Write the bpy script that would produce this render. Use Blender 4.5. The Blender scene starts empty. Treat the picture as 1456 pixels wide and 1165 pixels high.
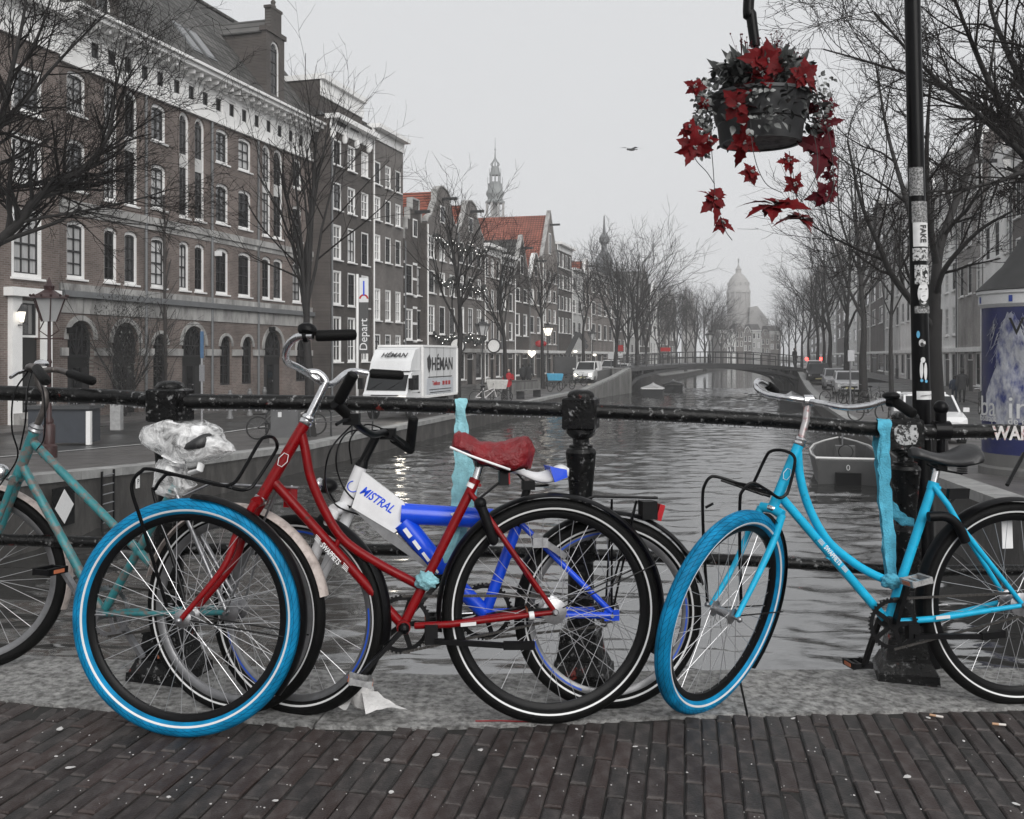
import bpy, math, random
from mathutils import Vector as V, Matrix, noise
SC = bpy.context.scene
COL = SC.collection
R_ = math.radians
random.seed(7)

# ------------------------------------------------------------------ camera, sky, sun, exposure
FP, CX, HY, CH = 1416.0, 728.0, 506.0, 1.18      # focal length in px, principal point, eye height
cam = bpy.data.cameras.new('camera')
cam.sensor_width = 36.0
cam.lens = 36.0 * FP / 1456.0
cam.shift_y = -(582.5 - HY) / 1456.0
cam.clip_start = 0.05
cam.clip_end = 6000
camo = bpy.data.objects.new('camera', cam)
camo.location = (0, 0, CH)
camo.rotation_euler = (R_(90), 0, 0)
COL.objects.link(camo)
SC.camera = camo

SUN_EL, SUN_AZ = 32.0, 160.0      # veiled sun, high behind the camera
world = bpy.data.worlds.new('World')
SC.world = world
world.use_nodes = True
wn = world.node_tree
wn.nodes.clear()
wo = wn.nodes.new('ShaderNodeOutputWorld')
sky = wn.nodes.new('ShaderNodeTexSky')
sky.sky_type = 'NISHITA'
sky.sun_disc = False
sky.sun_elevation = R_(SUN_EL)
sky.sun_rotation = R_(SUN_AZ)
sky.dust_density = 5.0
hs = wn.nodes.new('ShaderNodeHueSaturation')
hs.inputs['Saturation'].default_value = 0.05
b1 = wn.nodes.new('ShaderNodeBackground')
b1.inputs['Strength'].default_value = 0.05
b2 = wn.nodes.new('ShaderNodeBackground')          # the closed cloud deck
b2.inputs['Color'].default_value = (0.39, 0.396, 0.406, 1)
b2.inputs['Strength'].default_value = 1.0
mx = wn.nodes.new('ShaderNodeMixShader')
mx.inputs[0].default_value = 0.93
wn.links.new(sky.outputs[0], hs.inputs['Color'])
wn.links.new(hs.outputs[0], b1.inputs['Color'])
wn.links.new(b1.outputs[0], mx.inputs[1])
wn.links.new(b2.outputs[0], mx.inputs[2])
wn.links.new(mx.outputs[0], wo.inputs['Surface'])

sl = bpy.data.lights.new('sun', 'SUN')
sl.energy = 1.5
sl.angle = R_(50)
sl.color = (1.0, 0.985, 0.96)
so = bpy.data.objects.new('sun', sl)
COL.objects.link(so)
_sd = V((math.sin(R_(SUN_AZ)) * math.cos(R_(SUN_EL)), math.cos(R_(SUN_AZ)) * math.cos(R_(SUN_EL)), math.sin(R_(SUN_EL))))
so.rotation_euler = (-_sd).to_track_quat('-Z', 'Y').to_euler()
so.location = (-6, -6, 20)

SC.view_settings.view_transform = 'Standard'
SC.view_settings.look = 'None'
SC.view_settings.exposure = 0.95
SC.view_settings.gamma = 1.0
SC.view_settings.use_curve_mapping = False
SC.cycles.use_denoising = True
SC.cycles.max_bounces = 6
SC.cycles.diffuse_bounces = 3
SC.cycles.glossy_bounces = 3
SC.cycles.transmission_bounces = 4
SC.cycles.transparent_max_bounces = 8
SC.cycles.volume_bounces = 3
SC.cycles.caustics_reflective = False
SC.cycles.caustics_refractive = False

# ------------------------------------------------------------------ helpers
def P(px, py, Y):
    return V(((px - CX) / FP * Y, Y, CH - (py - HY) / FP * Y))
def lin(c):
    c = c / 255.0
    return c / 12.92 if c <= 0.04045 else ((c + 0.055) / 1.055) ** 2.4
def srgb(r, g, b):
    return (lin(r), lin(g), lin(b))

MATS = {}
def mat(name, col, rough=0.5, metal=0.0, var=0.0, scale=4.0, bump=0.0, bscale=None, col2=None, mask=0.5, soft=0.1,
        spec=0.5, objrand=0.0, detail=5.0, coord='Object', stretch=None, emit=None, roughvar=0.0):
    """Plain procedural material: base colour with noise variation, optional second colour through a noise mask, noise bump."""
    if name in MATS:
        return MATS[name]
    m = bpy.data.materials.new(name)
    m.use_nodes = True
    nt = m.node_tree
    N, L = nt.nodes, nt.links
    bs = N['Principled BSDF']
    bs.inputs['Roughness'].default_value = rough
    bs.inputs['Metallic'].default_value = metal
    bs.inputs['Specular IOR Level'].default_value = spec
    tc = N.new('ShaderNodeTexCoord')
    src = tc.outputs[coord]
    if stretch:
        mp = N.new('ShaderNodeMapping')
        mp.inputs['Scale'].default_value = stretch
        L.new(src, mp.inputs[0]); src = mp.outputs[0]
    def nz(sc, det=detail):
        n = N.new('ShaderNodeTexNoise')
        n.inputs['Scale'].default_value = sc
        n.inputs['Detail'].default_value = det
        n.inputs['Roughness'].default_value = 0.62
        L.new(src, n.inputs['Vector'])
        return n.outputs['Fac']
    cur = None
    rgb = N.new('ShaderNodeRGB'); rgb.outputs[0].default_value = (*col, 1)
    cur = rgb.outputs[0]
    if col2 is not None:
        r = N.new('ShaderNodeMapRange')
        r.inputs['From Min'].default_value = mask - soft
        r.inputs['From Max'].default_value = mask + soft
        L.new(nz(scale * 1.7), r.inputs['Value'])
        x = N.new('ShaderNodeMix'); x.data_type = 'RGBA'
        L.new(r.outputs[0], x.inputs['Factor']); L.new(cur, x.inputs[6])
        x.inputs[7].default_value = (*col2, 1)
        cur = x.outputs[2]
    if var or objrand:
        h = N.new('ShaderNodeHueSaturation')
        v = None
        if var:
            r = N.new('ShaderNodeMapRange')
            r.inputs['From Min'].default_value = 0.25; r.inputs['From Max'].default_value = 0.75
            r.inputs['To Min'].default_value = 1 - var; r.inputs['To Max'].default_value = 1 + var
            L.new(nz(scale), r.inputs['Value']); v = r.outputs[0]
        if objrand:
            oi = N.new('ShaderNodeObjectInfo')
            r = N.new('ShaderNodeMapRange')
            r.inputs['To Min'].default_value = 1 - objrand; r.inputs['To Max'].default_value = 1 + objrand
            L.new(oi.outputs['Random'], r.inputs['Value'])
            if v is not None:
                mm = N.new('ShaderNodeMath'); mm.operation = 'MULTIPLY'
                L.new(v, mm.inputs[0]); L.new(r.outputs[0], mm.inputs[1]); v = mm.outputs[0]
            else:
                v = r.outputs[0]
        L.new(v, h.inputs['Value']); L.new(cur, h.inputs['Color'])
        cur = h.outputs[0]
    L.new(cur, bs.inputs['Base Color'])
    if roughvar:
        r = N.new('ShaderNodeMapRange')
        r.inputs['From Min'].default_value = 0.3; r.inputs['From Max'].default_value = 0.7
        r.inputs['To Min'].default_value = max(0.03, rough - roughvar); r.inputs['To Max'].default_value = min(1, rough + roughvar)
        L.new(nz(scale * 0.6), r.inputs['Value']); L.new(r.outputs[0], bs.inputs['Roughness'])
    if bump:
        b = N.new('ShaderNodeBump')
        b.inputs['Strength'].default_value = min(1.0, bump)
        b.inputs['Distance'].default_value = 0.01 if bump <= 1 else 0.01 * bump
        L.new(nz(bscale or scale * 3), b.inputs['Height'])
        L.new(b.outputs[0], bs.inputs['Normal'])
    if emit:
        bs.inputs['Emission Color'].default_value = (*emit[0], 1)
        bs.inputs['Emission Strength'].default_value = emit[1]
    MATS[name] = m
    return m

def worigin(o):
    p = V((0, 0, 0))
    while o is not None:
        p += o.location
        o = o.parent
    return p
def perp(d):
    a = V((0, 0, 1)) if abs(d.z) < 0.9 else V((1, 0, 0))
    x = d.cross(a).normalized()
    return x, d.cross(x).normalized()
def bez(pts, n=6):
    """Catmull-Rom through the points."""
    p = [V(q) for q in pts]
    if len(p) < 3:
        return p
    p = [p[0] * 2 - p[1]] + p + [p[-1] * 2 - p[-2]]
    out = []
    for i in range(1, len(p) - 2):
        for k in range(n):
            t = k / n
            a, b, c, d = p[i - 1], p[i], p[i + 1], p[i + 2]
            out.append(0.5 * ((2 * b) + (c - a) * t + (2 * a - 5 * b + 4 * c - d) * t * t + (3 * b - a - 3 * c + d) * t ** 3))
    out.append(p[-2])
    return out

class MB:
    """Collects shapes in world space; build() links them as one mesh object."""
    def __init__(s):
        s.v, s.f, s.uv = [], [], None
    def add(s, vs, fs):
        o = len(s.v)
        s.v.extend(tuple(q) for q in vs)
        s.f.extend(tuple(i + o for i in f) for f in fs)
        return s
    def hexa(s, p):      # 0-3 bottom ccw, 4-7 top
        return s.add(p, [(3, 2, 1, 0), (4, 5, 6, 7), (0, 1, 5, 4), (1, 2, 6, 5), (2, 3, 7, 6), (3, 0, 4, 7)])
    def box(s, c, size, ax=None):
        X, Y, Z = ax if ax else (V((1, 0, 0)), V((0, 1, 0)), V((0, 0, 1)))
        c = V(c); a, b, h = size[0] / 2, size[1] / 2, size[2] / 2
        p = [c + X * (sx * a) + Y * (sy * b) + Z * (sz * h) for sz in (-1, 1) for sx, sy in ((-1, -1), (1, -1), (1, 1), (-1, 1))]
        return s.hexa(p)
    def bar(s, a, b, w, h, up=None):
        a, b = V(a), V(b)
        d = (b - a); l = d.length
        if l < 1e-6: return s
        d.normalize()
        up = V(up) if up is not None else (V((0, 0, 1)) if abs(d.z) < 0.95 else V((0, 1, 0)))
        y = up.cross(d).normalized(); z = d.cross(y).normalized()
        return s.box((a + b) / 2, (l, w, h), (d, y, z))
    def tube(s, pts, r, n=8, cap=True, closed=False, flat=1.0, up=None):
        pts = [V(p) for p in pts]
        m = len(pts)
        rr = r if isinstance(r, (list, tuple)) else [r] * m
        tan = []
        for i in range(m):
            if closed: t = pts[(i + 1) % m] - pts[i - 1]
            elif i == 0: t = pts[1] - pts[0]
            elif i == m - 1: t = pts[-1] - pts[-2]
            else: t = (pts[i + 1] - pts[i]).normalized() + (pts[i] - pts[i - 1]).normalized()
            if t.length < 1e-9: t = V((0, 0, 1))
            tan.append(t.normalized())
        if up is not None:
            x = (V(up) - tan[0] * tan[0].dot(V(up))).normalized()
        else:
            x, _ = perp(tan[0])
        vs, fs = [], []
        for i in range(m):
            x = (x - tan[i] * x.dot(tan[i]))
            x = x.normalized() if x.length > 1e-6 else perp(tan[i])[0]
            y = tan[i].cross(x)
            for k in range(n):
                a = 2 * math.pi * k / n
                vs.append(pts[i] + x * (math.cos(a) * rr[i]) + y * (math.sin(a) * rr[i] * flat))
        for i in range(m if closed else m - 1):
            j = (i + 1) % m
            for k in range(n):
                l = (k + 1) % n
                fs.append((i * n + k, i * n + l, j * n + l, j * n + k))
        if cap and not closed:
            fs.append(tuple(reversed(range(n))))
            fs.append(tuple((m - 1) * n + k for k in range(n)))
        return s.add(vs, fs)
    def lathe(s, prof, n=16, o=(0, 0, 0), ax=None, sq=1.0, a0=0.0):
        X, Y, Z = ax if ax else (V((1, 0, 0)), V((0, 1, 0)), V((0, 0, 1)))
        o = V(o)
        vs, fs = [], []
        for r, z in prof:
            for k in range(n):
                a = a0 + 2 * math.pi * k / n
                vs.append(o + X * (r * math.cos(a)) + Y * (r * sq * math.sin(a)) + Z * z)
        for i in range(len(prof) - 1):
            for k in range(n):
                l = (k + 1) % n
                fs.append((i * n + k, i * n + l, (i + 1) * n + l, (i + 1) * n + k))
        fs.append(tuple(reversed(range(n))))
        fs.append(tuple((len(prof) - 1) * n + k for k in range(n)))
        return s.add(vs, fs)
    def ring(s, c, axis, prof, n=64, a0=0.0, a1=None, xref=None, uv=False):
        """Sweep a closed profile [(radial, axial)] round an axis; open arc if a1 is given."""
        axis = V(axis).normalized(); c = V(c)
        if xref is not None:
            X = (V(xref) - axis * axis.dot(V(xref))).normalized(); Y = axis.cross(X)
        else:
            X, Y = perp(axis)
        full = a1 is None
        if full: a1 = a0 + 2 * math.pi
        m = len(prof); vs, fs = [], []
        cnt = n if full else n + 1
        for i in range(cnt):
            a = a0 + (a1 - a0) * i / n
            e = X * math.cos(a) + Y * math.sin(a)
            for r, h in prof:
                vs.append(c + e * r + axis * h)
        for i in range(n):
            j = (i + 1) % cnt
            for k in range(m):
                l = (k + 1) % m
                fs.append((i * m + k, i * m + l, j * m + l, j * m + k))
                if uv:
                    if s.uv is None: s.uv = []
                    u0, u1, w0, w1 = i / n, (i + 1) / n, k / m, (k + 1) / m
                    s.uv += [(u0, w0), (u0, w1), (u1, w1), (u1, w0)]
        if not full:
            fs.append(tuple(range(m))); fs.append(tuple(reversed([n * m + k for k in range(m)])))
        return s.add(vs, fs)
    def prism(s, poly, ext):
        poly = [V(p) for p in poly]; ext = V(ext); n = len(poly)
        vs = poly + [p + ext for p in poly]
        fs = [tuple(reversed(range(n))), tuple(range(n, 2 * n))] + [(i, (i + 1) % n, (i + 1) % n + n, i + n) for i in range(n)]
        return s.add(vs, fs)
    def ball(s, c, rad, n=12, m=8, ax=None, f=None):
        X, Y, Z = ax if ax else (V((1, 0, 0)), V((0, 1, 0)), V((0, 0, 1)))
        c = V(c); rx, ry, rz = rad if isinstance(rad, (tuple, list)) else (rad,) * 3
        vs, fs = [], []
        for i in range(m + 1):
            t = math.pi * i / m
            for k in range(n):
                a = 2 * math.pi * k / n
                d = V((math.sin(t) * math.cos(a), math.sin(t) * math.sin(a), math.cos(t)))
                q = 1.0 if f is None else f(d)
                vs.append(c + (X * d.x * rx + Y * d.y * ry + Z * d.z * rz) * q)
        for i in range(m):
            for k in range(n):
                l = (k + 1) % n
                fs.append((i * n + k, (i + 1) * n + k, (i + 1) * n + l, i * n + l))
        return s.add(vs, fs)
    def build(s, name, m, parent=None, smooth=False, origin=None, angle=40):
        me = bpy.data.meshes.new(name)
        o = bpy.data.objects.new(name, me)
        org = V(origin) if origin is not None else V((0, 0, 0))
        if parent is not None:
            o.parent = parent
            org = worigin(parent)
        else:
            o.location = org
        ox, oy, oz = org
        me.from_pydata([(x - ox, y - oy, z - oz) for x, y, z in s.v], [], s.f)
        if s.uv and len(s.uv) == len(me.loops):
            ul = me.uv_layers.new(name='UVMap')
            for i, q in enumerate(s.uv): ul.data[i].uv = q
        if m is not None:
            me.materials.append(m)
        if smooth:
            me.polygons.foreach_set('use_smooth', [True] * len(me.polygons))
            me.set_sharp_from_angle(angle=R_(angle))
        COL.objects.link(o)
        return o

def thing(name, label, cat, loc=(0, 0, 0), group=None, rz=0.0):
    o = bpy.data.objects.new(name, None)
    o.empty_display_size = 0.1
    COL.objects.link(o)
    o.location = loc
    o.rotation_euler = (0, 0, rz)
    o['label'] = label; o['category'] = cat
    if group: o['group'] = group
    return o
def tag(o, label, cat, group=None):
    o['label'] = label; o['category'] = cat
    if group: o['group'] = group
    return o
def struct(o):
    o['kind'] = 'structure'
    return o
def stuff(o):
    o['kind'] = 'stuff'
    return o
def copy_tree(o, parent=None):
    c = o.copy()
    COL.objects.link(c)
    c.parent = parent
    for ch in list(o.children):
        copy_tree(ch, c)
    return c
def text(name, s, size, o, xd, yd, m, parent, ext=0.0008, align='CENTER', sx=1.0, shear=0.0, bold=0.0):
    """Lettering as mesh: origin o (world), reading direction xd, up direction yd."""
    cu = bpy.data.curves.new(name, 'FONT')
    cu.body = s; cu.size = size; cu.extrude = ext; cu.align_x = align; cu.align_y = 'CENTER'; cu.shear = shear
    cu.offset = bold
    cu.resolution_u = 3
    tmp = bpy.data.objects.new(name, cu)
    COL.objects.link(tmp)
    dg = bpy.context.evaluated_depsgraph_get()
    me = bpy.data.meshes.new_from_object(tmp.evaluated_get(dg))
    bpy.data.objects.remove(tmp)
    me.name = name
    xd = V(xd).normalized(); yd = V(yd); yd = (yd - xd * xd.dot(yd)).normalized(); zd = xd.cross(yd)
    M = Matrix(((xd.x * sx, yd.x, zd.x, o[0]), (xd.y * sx, yd.y, zd.y, o[1]), (xd.z * sx, yd.z, zd.z, o[2]), (0, 0, 0, 1)))
    me.transform(Matrix.Translation(-worigin(parent)) @ M if parent else M)
    me.materials.clear(); me.materials.append(m)
    ob = bpy.data.objects.new(name, me)
    ob.parent = parent
    COL.objects.link(ob)
    return ob

# ------------------------------------------------------------------ shared materials
m_black = mat('black_paint', (0.003, 0.003, 0.0035), 0.3, var=0.3, scale=30, spec=0.14)
m_rubber = mat('black_rubber', (0.004, 0.004, 0.004), 0.6, var=0.3, scale=60, bump=0.15, bscale=300, spec=0.12)
m_plast = mat('black_plastic', (0.004, 0.004, 0.0045), 0.45, var=0.3, scale=40, spec=0.14)
m_chrome = mat('worn_chrome', (0.62, 0.62, 0.63), 0.22, 1.0, var=0.25, scale=40, roughvar=0.1)
m_steel = mat('dull_steel', (0.3, 0.3, 0.31), 0.38, 0.9, var=0.3, scale=50)
m_spoke = mat('bright_spoke', (0.5, 0.5, 0.51), 0.3, 0.7)
m_rimblack = mat('black_rim', (0.004, 0.004, 0.0045), 0.35, spec=0.14)
m_rimgrey = mat('grey_alloy_rim', (0.2, 0.2, 0.205), 0.35, 0.7, var=0.2, scale=30)
m_white = mat('white_paint', (0.72, 0.72, 0.72), 0.35, var=0.06, scale=20)
m_band = mat('reflective_band', (0.62, 0.62, 0.62), 0.4)
m_red = mat('red_enamel', (0.165, 0.0012, 0.003), 0.35, var=0.2, scale=22, spec=0.22, col2=(0.06, 0.012, 0.01), mask=0.66, soft=0.05, roughvar=0.14)
m_cyan = mat('sky_blue_enamel', (0.012, 0.36, 0.58), 0.35, var=0.18, scale=22, spec=0.2, col2=(0.01, 0.1, 0.17), mask=0.67, soft=0.05, roughvar=0.14)
m_lampred = mat('red_lens', (0.35, 0.01, 0.015), 0.15)
# ------------------------------------------------------------------ the bridge we stand on
G0, G1 = 0.005, -0.025
def gz(x): return G0 + G1 * x
def ground(px, py):
    a, b = (px - CX) / FP, (py - HY) / FP
    Y = (CH - G0) / (b + G1 * a)
    return V((a * Y, Y, gz(a * Y)))
WATER = -1.95
STREET = -1.25

def lerp_poly(poly, x):
    if x <= poly[0][0]: return poly[0][1]
    for (a, b), (c, d) in zip(poly, poly[1:]):
        if x <= c: return b + (d - b) * (x - a) / (c - a)
    return poly[-1][1]
FRONT = [(-9, 3.75), (-1.68, 3.27), (-0.5, 3.09), (0.0, 3.16), (0.53, 3.27), (1.77, 3.44), (9, 4.2)]   # edge between bricks and stone
BACK = [(-9, 4.2), (-1.9, 3.72), (-0.3, 3.6), (0.75, 3.74), (1.9, 3.85), (9, 4.5)]                       # edge above the water

# bed of sand and mortar under the bricks
m_bed = mat('joint_sand', (0.016, 0.015, 0.014), 0.9, var=0.4, scale=30, bump=0.6, bscale=180)
b = MB()
xs = [-9, -6, -4, -1.68, -0.5, 0, 0.53, 1.77, 4, 6, 9]
for x0, x1 in zip(xs, xs[1:]):
    b.add([(x0, -6, gz(x0) - 0.007), (x1, -6, gz(x1) - 0.007), (x1, lerp_poly(FRONT, x1) + 0.02, gz(x1) - 0.007), (x0, lerp_poly(FRONT, x0) + 0.02, gz(x0) - 0.007)], [(0, 1, 2, 3)])
pave = struct(b.build('bridge_pavement', m_bed))

def brick_material(nm, c):
    m = mat(nm, c, 0.5, var=0.28, scale=9, objrand=0.22, bump=0.5, bscale=120, col2=(0.06, 0.052, 0.05), mask=0.56, soft=0.12, roughvar=0.16, spec=0.35)
    return m
m_bricks = [brick_material('paving_brick' + k, c) for k, c in (('_brown', (.035, .027, .0255)), ('_red', (.04, .028, .0255)), ('_grey', (.032, .029, .028)))]
BL, BW, BH = 0.2, 0.052, 0.03
def brick_mesh(seed):
    rnd = random.Random(seed)
    l, w = BL - 0.011, BW - 0.005
    c = 0.0045
    def ringp(ix, z, j=0.0):
        p = [(-l / 2 + ix, -w / 2 + ix), (l / 2 - ix, -w / 2 + ix), (l / 2 - ix, w / 2 - ix), (-l / 2 + ix, w / 2 - ix)]
        return [(x + rnd.uniform(-j, j), y + rnd.uniform(-j, j), z + rnd.uniform(-j, j) * 0.5) for x, y in p]
    vs = ringp(0, -BH) + ringp(0, -c, 0.0012) + ringp(c, 0, 0.0012)
    fs = []
    for k in range(2):
        for i in range(4):
            j = (i + 1) % 4
            fs.append((k * 4 + i, k * 4 + j, k * 4 + 4 + j, k * 4 + 4 + i))
    fs.append((8, 9, 10, 11))
    me = bpy.data.meshes.new('brick')
    me.from_pydata(vs, [], fs)
    me.materials.append(m_bricks[seed % 3])
    return me
brick_meshes = [brick_mesh(i) for i in range(9)]
bang = math.atan2(1.0, (975 - CX) / FP)          # courses run away from us, a little to the right
bd = V((math.cos(bang), math.sin(bang), 0)); bn = V((-bd.y, bd.x, 0))
slots = []
rnd = random.Random(3)
for r in range(-130, 131):
    off = rnd.uniform(0, BL)
    wob = rnd.uniform(-0.002, 0.002)
    for k in range(-40, 40):
        c = bd * (k * BL + off) + bn * (r * BW + wob) + V((0, 2.6, 0))
        if abs(c.x) > 5.5 or c.y < -3.0: continue
        tip = c + bd * BL / 2
        lim = lerp_poly(FRONT, c.x)
        cut = BL
        if c.y + bd.y * BL / 2 > lim - 0.004:
            cut = (lim - 0.004 - (c.y - bd.y * BL / 2)) / bd.y
            if cut < 0.04: continue
        slots.append((c, cut))
def inview(c):
    if c.y < 0.5: return None
    px = CX + c.x / c.y * FP; py = HY + (CH - c.z - gz(c.x)) / c.y * FP
    return -20 < px < 1476 and py < 1185
shown = [s for s in slots if inview(s[0])]
shown.sort(key=lambda s: (s[0] - V((0, 0, 0))).length)
big = {id(s) for s in shown[:300]}
rest_v, rest_f = [], []
tilt = math.atan(G1)
for s in slots:
    c, cut = s
    me = rnd.choice(brick_meshes)
    ang = bang + rnd.gauss(0, 0.008) + (math.pi if rnd.random() < 0.5 else 0)
    cc = c + bd * (cut - BL) / 2
    z = gz(cc.x) + rnd.gauss(0, 0.0024)
    M = Matrix.Translation((cc.x, cc.y, z)) @ Matrix.Rotation(-tilt, 4, 'Y') @ Matrix.Rotation(ang, 4, 'Z') @ Matrix.Rotation(rnd.gauss(0, 0.006), 4, 'X') @ Matrix.Rotation(rnd.gauss(0, 0.004), 4, 'Y') @ Matrix.Diagonal((cut / BL, 1, 1, 1))
    if id(s) in big:
        o = bpy.data.objects.new('brick', me)
        o.parent = pave
        o.matrix_local = M
        COL.objects.link(o)
    else:
        n0 = len(rest_v)
        rest_v += [tuple(M @ v.co) for v in me.vertices]
        rest_f += [tuple(i + n0 for i in p.vertices) for p in me.polygons]
me = bpy.data.meshes.new('brick_field')
me.from_pydata(rest_v, [], rest_f)
m_brick2 = mat('paving_brick_rest', (0.042, 0.031, 0.029), 0.5, var=0.45, scale=11, bump=0.5, bscale=120, col2=(0.075, 0.066, 0.063), mask=0.56, soft=0.12, roughvar=0.16)
me.materials.append(m_brick2)
o = bpy.data.objects.new('brick_field', me); o.parent = pave; COL.objects.link(o); stuff(o)

# edging stones
m_stone = mat('edging_stone', (0.44, 0.435, 0.425), 0.75, var=0.5, scale=22, bump=2.0, bscale=160, col2=(0.13, 0.127, 0.122), mask=0.53, soft=0.13, objrand=0.08, roughvar=0.2)
def stone_piece(xa, xb, parent):
    b = MB()
    n = max(2, int((xb - xa) / 0.25))
    for i in range(n):
        x0 = xa + (xb - xa) * i / n; x1 = xa + (xb - xa) * (i + 1) / n
        x0b, x1b = x0 + 0.07, x1 + 0.07
        p = [(x0, lerp_poly(FRONT, x0), gz(x0) + 0.006), (x1, lerp_poly(FRONT, x1), gz(x1) + 0.006), (x1b, lerp_poly(BACK, x1b), gz(x1) + 0.012), (x0b, lerp_poly(BACK, x0b), gz(x0) + 0.012)]
        lo = [(x, y, z - 0.3) for x, y, z in p]
        b.hexa(lo + p)
    return b.build('edging_stone', m_stone, parent)
b = MB()
for i in range(36):
    x0, x1 = -9 + i * 0.5, -8.5 + i * 0.5
    b.hexa([(x0, lerp_poly(FRONT, x0) + 0.01, -0.9), (x1, lerp_poly(FRONT, x1) + 0.01, -0.9), (x1, lerp_poly(BACK, x1) - 0.06, -0.9), (x0, lerp_poly(BACK, x0) - 0.06, -0.9),
            (x0, lerp_poly(FRONT, x0) + 0.01, gz(x0) - 0.02), (x1, lerp_poly(FRONT, x1) + 0.01, gz(x1) - 0.02), (x1, lerp_poly(BACK, x1) - 0.06, gz(x1) - 0.02), (x0, lerp_poly(BACK, x0) - 0.06, gz(x0) - 0.02)])
edge = struct(b.build('bridge_edge', m_bed))
cuts = [-8.9, -6.6, -4.4, -2.55, -0.62, 0.78, 2.4, 4.6, 6.8, 8.9]
for x0, x1 in zip(cuts, cuts[1:]):
    stone_piece(x0 + 0.004, x1 - 0.004, edge)

# ------------------------------------------------------------------ railing: posts and rails are one cast-iron thing
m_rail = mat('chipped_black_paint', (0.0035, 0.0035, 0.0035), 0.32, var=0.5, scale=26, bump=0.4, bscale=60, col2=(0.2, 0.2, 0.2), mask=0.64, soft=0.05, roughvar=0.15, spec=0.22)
def rail_mat():
    m = m_rail
    nt = m.node_tree; N, L = nt.nodes, nt.links
    bs = N['Principled BSDF']
    cur = bs.inputs['Base Color'].links[0].from_socket
    tc = N.new('ShaderNodeTexCoord')
    n = N.new('ShaderNodeTexNoise'); n.inputs['Scale'].default_value = 6.5; n.inputs['Detail'].default_value = 6
    n.inputs['Roughness'].default_value = 0.7
    L.new(tc.outputs['Object'], n.inputs['Vector'])
    r = N.new('ShaderNodeMapRange'); r.inputs['From Min'].default_value = 0.635; r.inputs['From Max'].default_value = 0.66
    L.new(n.outputs['Fac'], r.inputs['Value'])
    x = N.new('ShaderNodeMix'); x.data_type = 'RGBA'
    L.new(r.outputs[0], x.inputs['Factor']); L.new(cur, x.inputs[6]); x.inputs[7].default_value = (0.16, 0.025, 0.02, 1)
    L.new(x.outputs[2], bs.inputs['Base Color'])
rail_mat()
rail = thing('bridge_railing', 'chipped black cast iron bridge railing with turned posts and two pipe rails', 'railing', (0, 3.65, 0))
POSTS = [(242, 3.54), (826, 3.64), (1287, 3.74)]
railpts = [V((-4.4, 3.45, 1.12)), V((-3.2, 3.49, 1.09)), P(100, 562, 3.57), P(242, 570, 3.54), P(520, 574, 3.58), P(826, 584, 3.64), P(1100, 598, 3.69), P(1287, 613, 3.74), P(1456, 614, 3.77), V((2.9, 3.85, 0.84)), V((4.6, 3.95, 0.77))]
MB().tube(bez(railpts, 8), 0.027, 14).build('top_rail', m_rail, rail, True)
low = []
for q in railpts: low.append(V((q.x, q.y, q.z - 0.525)))
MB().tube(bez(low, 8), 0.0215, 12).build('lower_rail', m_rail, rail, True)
def post(x, y, topz):
    z0 = gz(x) + 0.008
    H = topz + 0.072 - z0          # dome top
    k = H / 1.088
    a = R_(-14)
    ax = (V((math.cos(a), math.sin(a), 0)), V((-math.sin(a), math.cos(a), 0)), V((0, 0, 1)))
    o = V((x, y, z0))
    b = MB()
    # square flared plinth
    def sq(w0, za, w1, zb):
        p = [o + ax[0] * (sx * w / 2) + ax[1] * (sy * w / 2) + V((0, 0, z)) for w, z in ((w0, za), (w1, zb)) for sx, sy in ((-1, -1), (1, -1), (1, 1), (-1, 1))]
        b.hexa(p)
    sq(0.215, 0, 0.21, 0.035); sq(0.2, 0.035, 0.165, 0.075); sq(0.155, 0.075, 0.13, 0.16); sq(0.14, 0.16, 0.135, 0.175)
    b.lathe([(0.056, 0.17), (0.05, 0.2), (0.046, 0.42), (0.056, 0.43), (0.056, 0.55), (0.047, 0.565), (0.04, 0.575), (0.043, 0.70 * k), (0.054, 0.835 * k), (0.0565, 0.85 * k), (0.05, 0.864 * k), (0.043, 0.868 * k), (0.043, 0.878 * k),
             (0.03, 0.883 * k), (0.03, 0.9 * k), (0.042, 0.91 * k), (0.053, 0.922 * k), (0.053, 0.938 * k), (0.04, 0.948 * k)], 20, o)
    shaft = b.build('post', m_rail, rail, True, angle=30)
    b = MB()
    w = 0.118
    def sq2(w0, za, w1, zb):
        p = [o + ax[0] * (sx * ww / 2) + ax[1] * (sy * ww / 2) + V((0, 0, z)) for ww, z in ((w0, za), (w1, zb)) for sx, sy in ((-1, -1), (1, -1), (1, 1), (-1, 1))]
        b.hexa(p)
    sq2(w - 0.012, H - 0.145, w, H - 0.139); sq2(w, H - 0.139, w, H - 0.036); sq2(w, H - 0.036, w - 0.014, H - 0.029)
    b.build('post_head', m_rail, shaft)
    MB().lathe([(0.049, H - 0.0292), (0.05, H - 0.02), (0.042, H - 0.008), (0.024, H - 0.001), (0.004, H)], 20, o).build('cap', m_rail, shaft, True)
for px, y in POSTS:
    x = (px - CX) / FP * y
    tz = {242: 1.02, 826: 0.985, 1287: 0.9}[px]
    post(x, y, tz)
post(-3.05, 3.48, 1.085)
post(2.95, 3.86, 0.84)
# pipe clamp right of the third post
c = P(1338, 612, 3.755)
b = MB(); b.tube([c - V((0.03, 0, 0)), c + V((0.03, 0, 0))], 0.036, 14); b.tube([c, c + V((0, 0, 0.075))], 0.02, 10); b.ball(c + V((0, 0, 0.085)), 0.028); b.tube([c, c - V((0, 0, 0.1))], 0.016, 10)
b.build('pipe_clamp', m_black, rail, True)
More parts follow.
